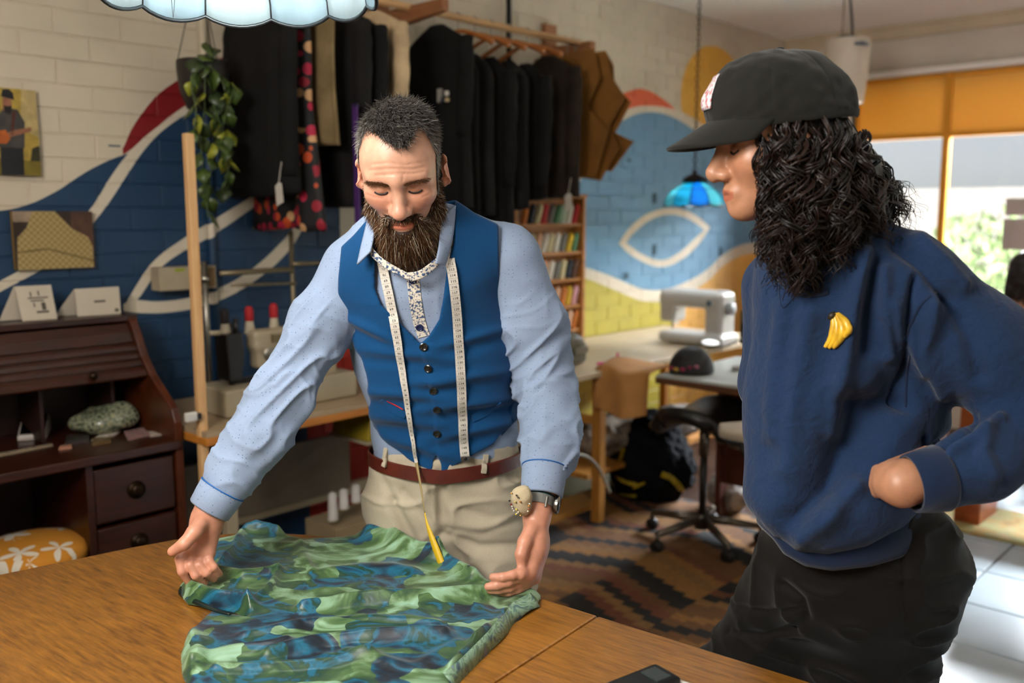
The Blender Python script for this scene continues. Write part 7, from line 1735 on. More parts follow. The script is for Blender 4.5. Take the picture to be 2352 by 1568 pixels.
th = rroot('thread_stand', 2.35, 3.34, SZ, 'slim metal thread stand with horizontal arms behind the sewing machine', 'stand'); P0, P1 = WR(668, 530, yr=3.34), WR(668, 770, yr=3.34)
rp(MB().tube([(P0.x, 3.34, SZ), (P0.x, 3.34, P0.z)], .010, 8), 'post', mat('old_brass_tube', '#85775c', .4, .6), th, True); rp(MB().lathe([(.05, 0), (.05, .008), (.014, .014)], (P0.x, 3.34, SZ), 16), 'stand_foot', MATS['old_brass_tube'], th, True)
for (ax_, ay_, bx_, by_, r_) in ((505, 628, 672, 618, .011), (672, 606, 735, 604, .009), (530, 656, 680, 650, .006)):
    a_, b_ = WR(ax_, ay_, yr=3.32), WR(bx_, by_, yr=3.32); rp(MB().tube([tuple(a_), tuple(b_)], r_, 8), 'arm', MATS['old_brass_tube'], th, True)
# pine post with a white clip
pp_ = WR(431, 400, yr=2.84); tp_ = WR(430, 306, yr=2.84)
pine = rroot('pine_post', pp_.x, 2.84, 0, 'tall pale pine post standing between the desk and the sewing table', 'post'); rp(MB().box((pp_.x + .008, 2.84, tp_.z / 2), (.030, .030, tp_.z), ch=.004), 'timber', M_PINEV, pine); q = WR(438, 957, yr=2.82); rp(MB().box((q.x, 2.818, q.z), (.042, .02, .032), ch=.005), 'clip', mat('white_clip', '#c8c4bc', .4), pine); rp(MB().box((q.x + .026, 2.815, q.z), (.010, .02, .02)), 'clip_jaw', M_BLKM, pine)
# white cones and carton under the table
for i, (px, py0, py1) in enumerate(((765, 1130, 1192), (790, 1122, 1165), (818, 1112, 1150))):
    b = WR(px, py1, yr=3.0); h_ = WR(px, py0, yr=3.0).z - b.z; c_ = rroot('white_cone', b.x, 3.0 + .02 * i, b.z, 'white thread cone under the sewing table, %s from the left' % ordn[i], 'thread cone', 'white cones under the table'); rp(MB().lathe([(.022, 0), (.021, .004), (.017, h_ * .92), (.008, h_)], (b.x, 3.0, b.z), 14), 'thread', mat('white_thread', '#b9b3ac', .7), c_, True); rp(MB().lathe([(.023, -.004), (.023, 0)], (b.x, 3.0, b.z), 14), 'cone_foot', mat('cream_cone', '#a89c86', .6), c_)
b = WR(790, 1192, yr=3.02); cb = rroot('cardboard_carton', b.x + .1, 3.05, 0, 'stack of cream cartons on the floor under the sewing table', 'carton')
for z0_, z1_, dx in ((0, .10, .03), (.10, b.z - .006, .0)): rp(MB().box((b.x + .06 + dx, 3.06, (z0_ + z1_) / 2), (.30, .22, z1_ - z0_ - .002)), 'carton', mat('cream_carton', '#8d7a5c', .7), cb, bevel=.003)

# ================================================================ right-hand work tables
M_TOP2 = mat('pale_worktop', '#b7a284', .4, var=.08); M_TOP3 = mat('grey_white_worktop', '#aeb0a8', .35, var=.05); M_BROWNE = wood('brown_table_edge', '#4a2c18', '#6d4426', .5, 4, (12, 2, 12)); M_RED = wood('red_brown_panel', '#3a1408', '#5a2410', .5, 4, (3, 10, 3)); M_LEGW = wood('amber_leg_wood', '#8a561c', '#b07a30', .5, 4, (12, 12, 1))
ta = rroot('long_workbench', 4.0, 3.0, 0, 'pale wooden workbench along the mural wall below the thread rack', 'table')
rp(MB().box((4.20, 3.03, .765), (1.95, .80, .03)), 'table_top', M_TOP2, ta, bevel=.004)
for x, y in ((3.50, 2.68), (3.50, 3.36), (5.10, 2.68), (5.10, 3.36)): rp(MB().box((x, y, .375), (.05, .05, .75)), 'leg', M_LEGW, ta, bevel=.003)
rp(MB().box((3.50, 3.02, .52), (.03, .66, .04)), 'side_rail', M_LEGW, ta); rp(MB().box((4.25, 3.05, .22), (1.5, .60, .025)), 'lower_shelf', M_LEGW, ta)
tbb = rroot('sewing_bench', 3.9, 1.7, 0, 'grey topped sewing bench with brown edge behind the navy sweatshirt', 'table')
rp(MB().box((3.87, 1.80, .785), (.74, 1.10, .012)), 'table_top', M_TOP3, tbb); rp(MB().box((3.87, 1.80, .764), (.75, 1.11, .028)), 'top_edge', M_BROWNE, tbb, bevel=.004)
for y in (1.30, 2.28): rp(MB().box((4.09, y, .375), (.26, .03, .75)), 'end_panel', M_RED, tbb)
rp(MB().box((3.98, 1.80, .46), (.02, 1.0, .54)), 'front_panel', M_RED, tbb); 
for y in (1.33,): rp(MB().box((3.55, y, .375), (.04, .05, .75)), 'leg', mat('dark_steel_leg', '#1c1815', .5, .4), tbb)
# hanging paper patterns and bundles at the workbench
for i in range(4):
    k = rroot('paper_strip', 3.36, 2.78 + .07 * i, .52, 'cream paper pattern strip hanging under the workbench, %s from the bench leg' % ordn[i], 'paper', 'paper strips under the bench'); y_ = 2.76 + .075 * i; rp(MB().grid([[(3.40 + .006 * math.sin(j * 2 + i), y_ + u * .055, .745 - .06 * j) for u in (0, .5, 1)] for j in range(5)]), 'sheet', mat('cream_paper', '#8f8266', .8), k, solid=.002); rp(MB().box((3.40, y_ + .028, .745), (.012, .06, .012)), 'clip_bar', M_LEGW, k)
def lump(name, c, r, m, label, cat, seed=0, amp=.03, h=.012, extra=None, partname='fabric'):
    k = rroot(name, c[0], c[1], c[2] - r[2], label, cat); cw = ROOM @ Vector(c); zb = c[2] - r[2] * .92
    o = [('u', ellip(cw, r, np.array(ROOM.to_3x3())), 0)] + (extra or []) + [('i', custom(lambda P: zb - P[:, 2], (-9, -9, -9), (9, 9, 9)), .01)]
    child(sdf_obj(partname, o, h, m, None, it=1, disp=lambda V: amp * (vnoise(V * 17 + seed) - .5) + amp * .5 * (vnoise(V * 40 + seed) - .5)), k); return k
M_RAG = mat('mixed_pale_rags', '#7d7264', .85, var=.7, scale=18); M_WRAG = mat('white_rags', '#9a948c', .85, var=.5, scale=22)
lump('fabric_bundle', (3.95, 2.95, .33), (.26, .18, .10), M_RAG, 'bundle of pale fabric scraps on the shelf under the workbench', 'fabric', 1)
lump('fabric_bundle', (4.45, 2.85, .33), (.18, .14, .09), M_WRAG, 'white fabric bundle on the shelf right of the pale scraps', 'fabric', 5)
lump('plastic_bag', (4.12, 2.30, .10), (.12, .12, .10), M_WRAG, 'crumpled white plastic bag on the floor behind the wheeled stool', 'bag', 8)
# tan cloth draped over the corner
clo = rroot('tan_cloth', 3.62, 2.62, .78, 'tan cloth draped over the corner of the workbench', 'cloth')
rows = []
for j in range(15):
    s = j / 14; row = []
    for i in range(13):
        u = i / 12
        a = Vector(WR(1395 + 132 * u, 0, yr=2.62 - .22 * u)); x_ = 3.46 + .02 * math.sin(u * 9); y_ = 2.66 - .30 * u
        if s < .5: p = (3.78 - (3.78 - x_) * (s / .5) + .02 * math.sin(5 * u + s * 4), y_ + .10 * (1 - s * 2) * (.5 - u), .783 + .035 * math.sin(PI * s / .55) * (.5 + .5 * math.sin(u * 7 + 1)) + .004)
        else: t = (s - .5) / .5; p = (x_ - .012 - .035 * t + .018 * math.sin(u * 13 + 2) * t, y_ + .02 * math.sin(u * 6) * t, .79 - .20 * t + .012 * math.sin(u * 8))
        row.append(p)
    rows.append(row)
rp(MB().grid(rows), 'cloth_sheet', mat('tan_canvas', '#a8743c', .85, var=.12, scale=10), clo, True, solid=.004, subsurf=1); rp(MB().tube([r_[0] for r_ in rows], .004, 5), 'hem_stitch', mat('tan_hem', '#8a5a2a', .85), clo, True)
def sim(px, py, yr): return WR(px, py, yr=yr)
# black cap on the bench
cp = WR(1577, 850, xr=3.62); cpr = rroot('floral_trim_cap', 3.62, cp.y, .791, 'dark round cap with a pink floral trim lying on the sewing bench', 'cap'); cw = ROOM @ Vector((3.66, cp.y, .80))
child(sdf_obj('crown', [('u', ellip(cw, (.105, .105, .115)), 0), ('i', custom(lambda P: .793 - P[:, 2], (-9, -9, -9), (9, 9, 9)), .004)], .006, mat('dark_brown_felt', '#1d1a1a', .7), None, it=1), cpr)
for i, (dy, dz, c_) in enumerate(((.045, .018, '#8e1f3a'), (.015, .016, '#b8923a'), (-.02, .02, '#a02048'), (-.05, .03, '#7a2038'), (-.075, .035, '#9a5a6a'))): child(MB().ell((3.66 - math.sqrt(max(.0001, .107 ** 2 - dy * dy)), cp.y + dy, .80 + dz), (.010, .014, .010), 8).build('trim_flower', mat('trim_' + c_[1:], c_, .6), None, True, matrix=ROOM.copy()), cpr)
# white domestic machine on the workbench
w0 = WR(1545, 785, yr=2.85); RX = np.array(ROOM.to_3x3())
wm = rroot('sewing_machine', w0.x, 2.9, .78, 'white domestic sewing machine on the workbench in front of the mural', 'sewing machine'); M_WPL = mat('white_plastic', '#b7b3ac', .35, var=.03)
wx, wy = 4.55, 2.78
child(sdf_obj('machine_body', [('u', rbox(ROOM @ Vector((wx, wy, .82)), (.20, .42, .06), .02, RX), 0), ('u', rbox(ROOM @ Vector((wx, wy - .14, .95)), (.17, .11, .28), .03, RX), .02), ('u', rbox(ROOM @ Vector((wx, wy + .02, 1.045)), (.16, .40, .10), .03, RX), .02), ('u', rbox(ROOM @ Vector((wx, wy + .17, .985)), (.14, .10, .16), .02, RX), .02)], .007, M_WPL, None, it=1), wm)
rp(MB().lathe([(.0, 0), (.035, 0), (.035, -.025), (0, -.028)], (wx, wy - .198, 1.0), 20, axis='Y'), 'hand_wheel', mat('pale_grey_plastic', '#9a9c9c', .4), wm, True); rp(MB().box((wx - .086, wy - .12, 1.03), (.008, .03, .03)), 'dial', mat('blue_grey_dial', '#5a6a74', .4), wm); rp(MB().tube([(wx, wy + .17, .92), (wx, wy + .17, .86)], .006, 8), 'needle_bar', M_STEEL, wm)
# industrial machine on the sewing bench
ix, iy = 3.92, 1.95
im = rroot('sewing_machine', ix, iy, .79, 'grey and white industrial sewing machine beside the navy sweatshirt', 'sewing machine')
child(sdf_obj('machine_body', [('u', rbox(ROOM @ Vector((ix, iy - .02, .80)), (.18, .45, .03), .008, RX), 0), ('u', rbox(ROOM @ Vector((ix, iy - .18, .93)), (.12, .10, .28), .02, RX), .02), ('u', rbox(ROOM @ Vector((ix, iy - .02, 1.05)), (.11, .40, .09), .02, RX), .02)], .006, mat('warm_grey_enamel', '#8f8d84', .35), None, it=1), im)
rp(MB().box((ix, iy + .155, .995), (.09, .07, .16)), 'needle_head', mat('dark_grey_casting', '#2c2a27', .4, .4), im, bevel=.006); rp(MB().tube([(ix, iy + .155, .93), (ix, iy + .155, .82)], [.012, .007], 8), 'needle_bar', M_STEEL, im); rp(MB().box((ix, iy + .1, 1.15), (.10, .16, .11), ch=.01), 'control_box', M_WPL, im); rp(MB().tube([(ix + .02, iy - .1, 1.09), (ix + .02, iy - .1, 1.25)], .006, 8), 'spool_pin', M_STEEL, im)
dsk = rroot('machine_lamp', 3.70, 2.12, .95, 'small white lamp head glowing beside the sewing machine', 'lamp'); q = WR(1632, 786, xr=3.75); rp(MB().ell(tuple(q), (.03, .045, .013), 14), 'lamp_head', mat('lit_white_plastic', '#e8ecec', .3, emit=1.0), dsk, True); rp(MB().tube(catmull([tuple(q), (q.x + .04, q.y - .05, q.z - .02), (ix, iy + .12, .98)], 5), .005, 6), 'goose_neck', M_STEEL, dsk, True)
olv = rroot('button_press', 3.62, 3.02, .78, 'olive grey metal press on the workbench beside the sleeve', 'press'); q = WR(1305, 835, yr=2.85); child(sdf_obj('press_body', [('u', rbox(ROOM @ Vector((q.x, 2.88, .84)), (.20, .16, .11), .03, RX), 0), ('u', ellip(ROOM @ Vector((q.x, 2.88, .90)), (.10, .09, .05)), .03)], .007, mat('olive_grey_metal', '#6a6656', .5), None, it=1), olv); rp(MB().box((q.x + .02, 2.79, .86), (.10, .02, .03)), 'press_plate', M_STEEL, olv)
ptp = rroot('pink_ribbon', 3.8, 2.8, .781, 'bright pink ribbon lying on the workbench', 'ribbon'); a_, b_ = WZ(1372, 838, .782), WZ(1418, 832, .782); child(MB().tube([a_ + Vector((0, 0, .006)), b_ + Vector((0, 0, .006))], .007, 8).build('ribbon_band', mat('hot_pink', '#d03a78', .5), None), ptp); child(MB().tube([b_ + Vector((0, 0, .004)), b_ + Vector((.0, .0, .05))], .006, 8).build('ribbon_roll', MATS['hot_pink'], None), ptp)
# wheeled stool with a black saddle seat
c_ = WZ(1612, 1225, 0.03); sr = ROOM_I @ c_; sx_, sy_ = 3.62, 2.16
ws = rroot('wheeled_stool', sx_, sy_, 0, 'wheeled stool with a black saddle seat and steel star base', 'stool'); M_CHR = mat('worn_steel', '#6d6458', .35, .8, var=.2)
rows = []
for i in range(13):
    u = i / 12 * 2 - 1; row = []
    for j in range(13): v = j / 12 * 2 - 1; r_ = math.sqrt(max(0, 1 - .75 * u * u * v * v)); row.append((sx_ + .22 * u * r_, sy_ + .25 * v * r_, .585 + .045 * u * u - .075 * v * v * (1 - .2 * u) + .02 * (1 - v * v)))
    rows.append(row)
rp(MB().grid(rows), 'saddle_seat', mat('black_leatherette', '#161412', .35, bump=.1), ws, True, solid=.07, subsurf=1)
rp(MB().tube([(sx_, sy_, .56), (sx_, sy_, .42)], .024, 14), 'gas_column', M_CHR, ws, True); rp(MB().tube([(sx_, sy_, .43), (sx_, sy_, .10)], .017, 14), 'inner_column', mat('dark_column', '#2a2521', .4, .5), ws, True); rp(MB().lathe([(.035, .07), (.035, .13), (.028, .14)], (sx_, sy_, 0), 14), 'hub', M_CHR, ws, True)
for k in range(5):
    a = .35 + k * 2 * PI / 5; ex, ey = sx_ + .27 * math.cos(a), sy_ + .27 * math.sin(a); rp(MB().tube([(sx_ + .03 * math.cos(a), sy_ + .03 * math.sin(a), .115), (ex, ey, .085)], [.022, .015], 8), 'star_leg', M_CHR, ws, True)
    cst = rp(MB().tube([(ex, ey, .09), (ex, ey, .05)], .010, 8), 'castor', M_CHR, ws, True); child(MB().lathe([(.012, -.018), (.028, -.016), (.028, .016), (.012, .018)], (ex, ey, .029), 16, axis='X').build('wheel', mat('black_rubber_wheel', '#0d0c0b', .6), None, True, matrix=ROOM.copy()), cst)
# cream ironing board end
ib = rroot('ironing_board', 3.1, 1.85, 0, 'cream ironing board end beside the navy sweatshirt', 'ironing board'); b0 = WR(1640, 1000, xr=3.02)
rp(MB().prism([(b0.y + .0, 0), (b0.y - .06, .10), (b0.y - .45, .14), (b0.y - .45, -.14), (b0.y - .06, -.10)], .70, .735, axis='Z', M=Matrix(((0, 1, 0, 3.05), (1, 0, 0, 0), (0, 0, 1, 0), (0, 0, 0, 1)))), 'board', mat('cream_board_cover', '#b3a48e', .8), ib, bevel=.012)
for s in (-.1, .1): rp(MB().tube([(3.05 + s, b0.y - .15, .70), (3.05 - s, b0.y - .40, .012)], .012, 8), 'leg', mat('dark_steel_leg', '#1c1815', .5, .4), ib, True)
# backpack
bk = WZ(1480, 1160, 0); br = ROOM_I @ bk; M_BKP = mat('black_nylon', '#0e0f12', .95, spec=.1, var=.3, scale=14); M_YST = mat('yellow_strap', '#a08a10', .6)
bkr = lump('backpack', (br.x + .12, br.y + .05, .19), (.20, .26, .20), M_BKP, 'black backpack with yellow straps slumped on the floor by the workbench', 'backpack', 3, .05, .010, partname='bag_body', extra=[('u', ellip(ROOM @ Vector((br.x + .16, br.y + .06, .33)), (.13, .15, .14)), .08)])
BKB = bvh_of([o for o in bkr.children][0])
for pts, w_ in ((((1412, 1092), (1440, 1108), (1462, 1112)), .018), (((1400, 1118), (1430, 1136), (1462, 1138)), .014), (((1520, 1088), (1545, 1100), (1570, 1130)), .030), (((1415, 1072), (1425, 1055), (1432, 1030)), .02), (((1455, 1120), (1470, 1112), (1480, 1108)), .014)):
    path, nn = on_path(BKB, [(q.x, q.y) for q in catmull([(a, b, 0) for a, b in pts], 5)], .006)
    if len(path) > 3: mb = MB(); strip(mb, path, nn, w_, .006); child(mb.build('strap', M_YST, None), bkr)
pk = rroot('pine_plank', 3.2, 2.7, 0, 'pale wooden plank lying on the floor behind the wristwatch', 'plank'); P = [WZ(*q, .012) for q in ((1258, 1205), (1368, 1165), (1340, 1142), (1240, 1160))]; child(MB().prism([(p.x, p.y) for p in P], .0105, .034).build('board', wood('amber_plank', '#8a5a24', '#b8843e', .5), None), pk); child(MB().prism([(P[1].x, P[1].y), (P[2].x, P[2].y), (P[2].x + .01, P[2].y + .008), (P[1].x + .01, P[1].y + .002)], .0105, .034).build('board_end', mat('end_grain', '#6d4420', .7), None), pk)
cbl = rroot('power_cable', 3.6, 2.7, .3, 'pale cable looping below the workbench beside the sleeve', 'cable'); rp(MB().tube(catmull([tuple(WR(px, py, yr=2.62)) for px, py in ((1318, 1042), (1350, 1050), (1375, 1075), (1392, 1110), (1400, 1130))], 6), .008, 8), 'flex', mat('pale_cable', '#8a8272', .5), cbl, True); q = WR(1318, 1042, yr=2.62); rp(MB().ell(tuple(q), (.014, .014, .014), 8), 'plug', MATS['pale_cable'], cbl, True)

# ================================================================ right edge: white canister, wooden bench, mat, seated person
cc_ = WR(1943, 160, xr=5.6); cn = rroot('white_canister', cc_.x, cc_.y, cc_.z, 'white plastic canister hanging from the ceiling above the black cap', 'canister'); Mc = tuple(cc_)
rp(MB().lathe([(.045, -.215), (.11, -.20), (.125, -.05), (.135, .14), (.13, .175), (.05, .18), (.0, .18)], Mc, 28), 'shell', mat('translucent_white_plastic', '#c9b9a6', .4, var=.05), cn, True, angle=50); rp(MB().lathe([(.05, .178), (.06, .195), (.03, .205)], Mc, 20), 'lid', M_BLKM, cn, True); q = (Mc[0] - .06, Mc[1] - .115, Mc[2] + .13); rp(MB().box(q, (.09, .05, .016)), 'blue_label', mat('blue_grey_print', '#5a6270', .6), cn)
rp(MB().tube(catmull([(Mc[0], Mc[1] - .03, Mc[2] + .19), (Mc[0], Mc[1] - .02, Mc[2] + .30), (Mc[0], Mc[1], CEIL_Z)], 6), .008, 8), 'black_hose', M_BLKM, cn, True); rp(MB().tube([(Mc[0], Mc[1] + .035, Mc[2] + .19), (Mc[0], Mc[1] + .03, CEIL_Z)], .004, 6), 'hanging_wire', M_STEEL, cn, True); rp(MB().tube([(Mc[0], Mc[1] - .06, Mc[2] - .20), (Mc[0] + .01, Mc[1] - .065, Mc[2] - .45)], .012, 8), 'dip_tube', M_BLKM, cn, True)
ob = WZ(2205, 1205, 0); orr_ = ROOM_I @ ob
bn = rroot('wooden_counter', orr_.x + .2, orr_.y, 0, 'orange brown wooden counter behind the elbow in the navy sleeve', 'counter'); M_OW = wood('orange_brown_wood', '#7a3510', '#a3521c', .4, 4, (3, 3, 10))
rp(MB().box((orr_.x + .17, orr_.y - .02, .40), (.30, .12, .80)), 'end_panel', M_OW, bn, bevel=.004); rp(MB().box((orr_.x + .19, orr_.y - .75, .30), (.30, 1.3, .06)), 'low_shelf', M_OW, bn, bevel=.004); rp(MB().box((orr_.x + .19, orr_.y - 1.38, .40), (.30, .06, .80)), 'end_panel', M_OW, bn, bevel=.004); rp(MB().box((orr_.x + .18, orr_.y - .68, .81), (.36, 1.50, .025)), 'counter_top', wood('pinkish_counter', '#9a6a50', '#b98a6c', .4), bn, bevel=.004)
mt = WZ(2300, 1190, .005); mtr = ROOM_I @ mt; m_, nt_, b_ = newmat('mottled_tan_mat'); nz_ = N(nt_, 'ShaderNodeTexNoise'); nz_.inputs['Scale'].default_value = 9; nz_.inputs['Detail'].default_value = 6; tc_ = N(nt_, 'ShaderNodeTexCoord'); L(nt_, tc_.outputs['Object'], nz_.inputs['Vector']); r_ = ramp(nt_, [(.3, '#5f5a3a'), (.45, '#a0814a'), (.55, '#8a8a5a'), (.7, '#b58a6a')]); L(nt_, nz_.outputs['Fac'], r_.inputs[0]); L(nt_, r_.outputs[0], b_.inputs['Base Color']); b_.inputs['Roughness'].default_value = .95
mo = MB().box((mtr.x - .10, mtr.y - .35, .006), (.50, 1.3, .011)).build('floor_mat', m_, None, matrix=ROOM.copy(), bevel=.003); tag(mo, 'mottled tan mat on the pale tiles below the wooden counter', 'mat')
# seated person in red
PC = W(2372, 660, 4.85); p3 = empty('person', (PC.x, PC.y, 0), 'person in a red top with long dark hair seated at the right edge', 'person'); bpy.context.view_layer.update()
F3 = Frame(W(2356, 632, 4.85), Rot(yaw=math.radians(150)), 1.0); sk = head_ops(F3); z3 = F3.c[2]
NB3 = F3.p((0, .05, -.17)); hip3 = np.array([PC.x + .02, PC.y + .05, .52])
sk += [('u', cone(F3.p((0, .03, -.07)), NB3, .05, .055), .03), ('u', cone(NB3, hip3, .09, .11), .06)]
for s in (-1, 1): limb(sk, [(F3.p((s * .15, .05, -.24)), .04), (F3.p((s * .19, .02, -.50)), .034), (F3.p((s * .10, -.20, -.58)), .026), (F3.p((s * .06, -.29, -.58)), .022)], .02); [sk.append(('u', F3.cone((s * .06, -.29, -.58), (s * .06 + .015 * (k_ - 1.5), -.36 - .01 * (k_ in (1, 2)), -.585), .012, .008), .006)) for k_ in range(4)]; sk.append(('u', F3.cone((s * .06, -.27, -.58), (s * .02, -.32, -.57), .012, .008), .006))
child(sdf_obj('body', sk, .005, M_SKIN2, None, it=1, colors=lambda V: np.ones((len(V), 3))), p3)
rd = [('u', cone(F3.p((0, .05, -.30)), hip3, .135, .14), 0), ('u', F3.cone((-.14, .05, -.20), (.14, .05, -.20), .075, .075), .06)]
for s in (-1, 1): limb(rd, [(F3.p((s * .15, .05, -.24)), .065), (F3.p((s * .19, .02, -.50)), .052), (F3.p((s * .12, -.15, -.56)), .045)], .03)
child(sdf_obj('red_top', rd, .008, cloth('scarlet_jersey', '#a8180f', .85), None, it=1, disp=lambda V: .012 * (vnoise(V * 14) - .5)), p3)
pt = [('u', ellip(hip3 + np.array([0, 0, -.02]), (.17, .16, .10)), 0)]
for s in (-1, 1): k3 = F3.p((s * .10, -.38, 0)); k3[2] = .50; f3 = F3.p((s * .11, -.40, 0)); f3[2] = .06; limb(pt, [(hip3 + (F3.R @ _n3((s * .09, 0, 0))), .085), (k3, .07), (f3, .05)], .03); pt.append(('u', cone(f3 + np.array([0, 0, -.01]), f3 + (F3.R @ _n3((0, -.12, -.02))), .045, .035), .02))
pt.append(('i', custom(lambda P: .004 - P[:, 2], (-9, -9, -9), (9, 9, 9)), 0))
child(sdf_obj('trousers', pt, .009, M_BLACK, None, it=1), p3)
hp = []; rs = np.random.RandomState(4)
for _ in range(120):
    a = rs.uniform(0, 2 * PI); q0 = F3.p((.075 * math.sin(a), .03 + .09 * math.cos(a) if math.cos(a) > -.3 else .0, .07)); q1 = F3.p((.095 * math.sin(a), .05 + .09 * abs(math.cos(a)), -.15 + rs.uniform(-.04, .05))); hp.append((q0, q1, .6))
child(curly_mesh('hair', hp, M_DHAIR, p3, 3, .003, 20, 4, .008, 3), p3)
child(sdf_obj('hair_base', [('u', F3.ell((0, .022, .03), (.088, .105, .10)), 0), ('u', F3.ell((0, .05, -.06), (.085, .06, .10)), .04), ('s', F3.ell((0, -.10, -.03), (.07, .06, .10)), .01)], .006, M_DHAIR, None, it=1, colors=lambda V: np.full((len(V), 3), .2)), p3)
s3 = empty('plain_stool', (hip3[0], hip3[1], 0), 'plain wooden stool under the person in red', 'stool'); bpy.context.view_layer.update(); child(MB().lathe([(0, .40), (.17, .40), (.175, .42), (.16, .435), (0, .435)], (hip3[0], hip3[1], 0), 24).build('seat', M_LEGW, None, True, angle=40), s3)
for a in range(4): child(MB().tube([(hip3[0] + .12 * math.cos(a * PI / 2), hip3[1] + .12 * math.sin(a * PI / 2), .40), (hip3[0] + .16 * math.cos(a * PI / 2), hip3[1] + .16 * math.sin(a * PI / 2), .0)], .016, 8).build('leg', M_LEGW, None, True), s3)
# ================================================================ tape measure, watch, pincushion
tapem = empty('tape_measure', on(TB, 1050, 700)[0], 'white tape measure hanging around the neck over the blue waistcoat', 'tape measure'); bpy.context.view_layer.update()
M_TAPE = mat('ivory_tape', '#cfcabf', .5, var=.03); M_YTAPE = mat('yellow_tape_side', '#c9a516', .5, var=.05); M_INK = mat('black_tape_ink', '#1a1916', .6)
TVB = bvh_of(vest_o, shirt_o)
def tape_path(pts, off=.0085):
    P = catmull([(a, b, 0) for a, b in pts], 14); path, nn = on_path(TVB, [(q.x, q.y) for q in P], off, 1.9); return smooth_vec(path, 14), smooth_vec(nn, 50)
rightp, rightn = tape_path([(1016, 486), (1024, 530), (1033, 600), (1043, 680), (1050, 760), (1056, 850), (1060, 930), (1063, 1000), (1067, 1052)])
leftp, leftn = tape_path([(878, 590), (884, 620), (896, 680), (909, 750), (921, 820), (932, 890), (942, 960), (952, 1020), (958, 1060)])
sideR = [(rightp[min(i + 1, len(rightp) - 1)] - rightp[max(i - 1, 0)]).cross(n).normalized() for i, n in enumerate(rightn)]
mb = MB(); strip(mb, rightp, rightn, .0205, .0006); child(mb.build('tape', M_TAPE, None, True, angle=30), tapem)
# the left end narrows as it turns edge-on, then hangs down to the yellow side
wl = [.0200 * (1 - .62 * smooth01(np.array([i / (len(leftp) - 1)]), .25, 1.0)[0]) for i in range(len(leftp))]
mb = MB(); strip(mb, leftp, leftn, wl, .0006); child(mb.build('tape', M_TAPE, None, True, angle=30), tapem)
hang = catmull([leftp[-1], W(967, 1120, leftp[-1].y - .03), W(978, 1190, leftp[-1].y - .06), W(992, 1235, leftp[-1].y - .08), W(1017, 1302, leftp[-1].y - .11)], 10); k = len(hang)
hn = [Vector((-.25, -1, .1)).normalized()] * k
cut = int(k * .45); mb = MB(); strip(mb, hang[:cut + 1], hn[:cut + 1], [wl[-1] * (1 - .75 * i / cut) for i in range(cut + 1)], .0006); child(mb.build('tape', mat('ochre_tape_edge', '#8d7a4a', .5), None, True), tapem)
mb = MB(); strip(mb, hang[cut:], hn[cut:], [.0025 + .0135 * min(1, (i / (k - 1 - cut)) * 1.4) for i in range(k - cut)], .0006); child(mb.build('tape', M_YTAPE, None, True), tapem)
# around the neck
nk = [rightp[0]] + [W(*q) for q in ((1018, 478, 1.95), (1000, 492, 2.02), (940, 498, 2.045), (882, 522, 2.01), (868, 556, 1.93))] + [leftp[0]]
nkp = catmull(nk, 8); mb = MB(); strip(mb, nkp, [((p - Vector((-.21, 2.0, p.z))).normalized() if True else None) for p in nkp], .018, .0006); child(mb.build('tape', M_TAPE, None, True), tapem)
# digits
DIG = {}
dg_ = bpy.context.evaluated_depsgraph_get()
for d in '0123456789':
    cu = bpy.data.curves.new('digit', 'FONT'); cu.body = d; cu.size = 1.0; cu.resolution_u = 2; ob_ = bpy.data.objects.new('digit', cu); COL.objects.link(ob_); bpy.context.view_layer.update()
    me_ = bpy.data.meshes.new_from_object(ob_.evaluated_get(bpy.context.evaluated_depsgraph_get())); DIG[d] = ([v.co.copy() for v in me_.vertices], [tuple(p.vertices) for p in me_.polygons]); bpy.data.objects.remove(ob_); bpy.data.curves.remove(cu); bpy.data.meshes.remove(me_)
def numbers(path, nrm, first, step, gap, size, flip, widths=None, start=.006):
    acc = [0.0]
    for a, b in zip(path[:-1], path[1:]): acc.append(acc[-1] + (b - a).length)
    s = start; n = first; mb = MB(); ticks = MB()
    while s < acc[-1] - .005:
        i = max(j for j in range(len(acc) - 1) if acc[j] <= s); f = (s - acc[i]) / (acc[i + 1] - acc[i]); p = path[i].lerp(path[i + 1], f); t = (path[i + 1] - path[i]).normalized(); nn = nrm[i]; sd = t.cross(nn).normalized(); w_ = (widths[i] / .0205) if widths else 1.0
        up = -t; x_ = -sd if (-sd).x > 0 else sd
        if flip: up, x_ = -up, -x_
        txt = str(n); tw = .55 * len(txt) * size
        for q, ch in enumerate(txt):
            vs, fs = DIG[ch]; mb.add([p + nn * .0006 + (x_ * ((v.x * size + q * .55 * size) - tw / 2) * w_ + up * (v.y * size - size * .35)) for v in vs], fs)
        tk = p + t * (gap * .5); ticks.add([tk + nn * .0004 - x_ * .0100 * w_ - t * .0002, tk + nn * .0004 + x_ * .0100 * w_ - t * .0002, tk + nn * .0004 + x_ * .0100 * w_ + t * .0002, tk + nn * .0004 - x_ * .0100 * w_ + t * .0002], [(0, 1, 2, 3)])
        s += gap; n += step
    a = child(mb.build('printed_numbers', M_INK, None), tapem); a['kind'] = 'stuff'; b = child(ticks.build('printed_lines', mat('grey_tape_line', '#7d786c', .6), None), tapem); b['kind'] = 'stuff'
L_R = sum((b - a).length for a, b in zip(rightp[:-1], rightp[1:])); numbers(rightp, rightn, 102, 1, (L_R - .016) / 47.6, .0078, False)
L_L = sum((b - a).length for a, b in zip(leftp[:-1], leftp[1:])); numbers(leftp, leftn, 72, -1, L_L / 40.0, .0078, True, wl, start=.012)
p, n = rightp[-1] - (rightp[-1] - rightp[-3]).normalized() * .004, rightn[-1]; q4 = Matrix.Translation(p + n * .0012) @ n.to_track_quat('Z', 'Y').to_matrix().to_4x4()
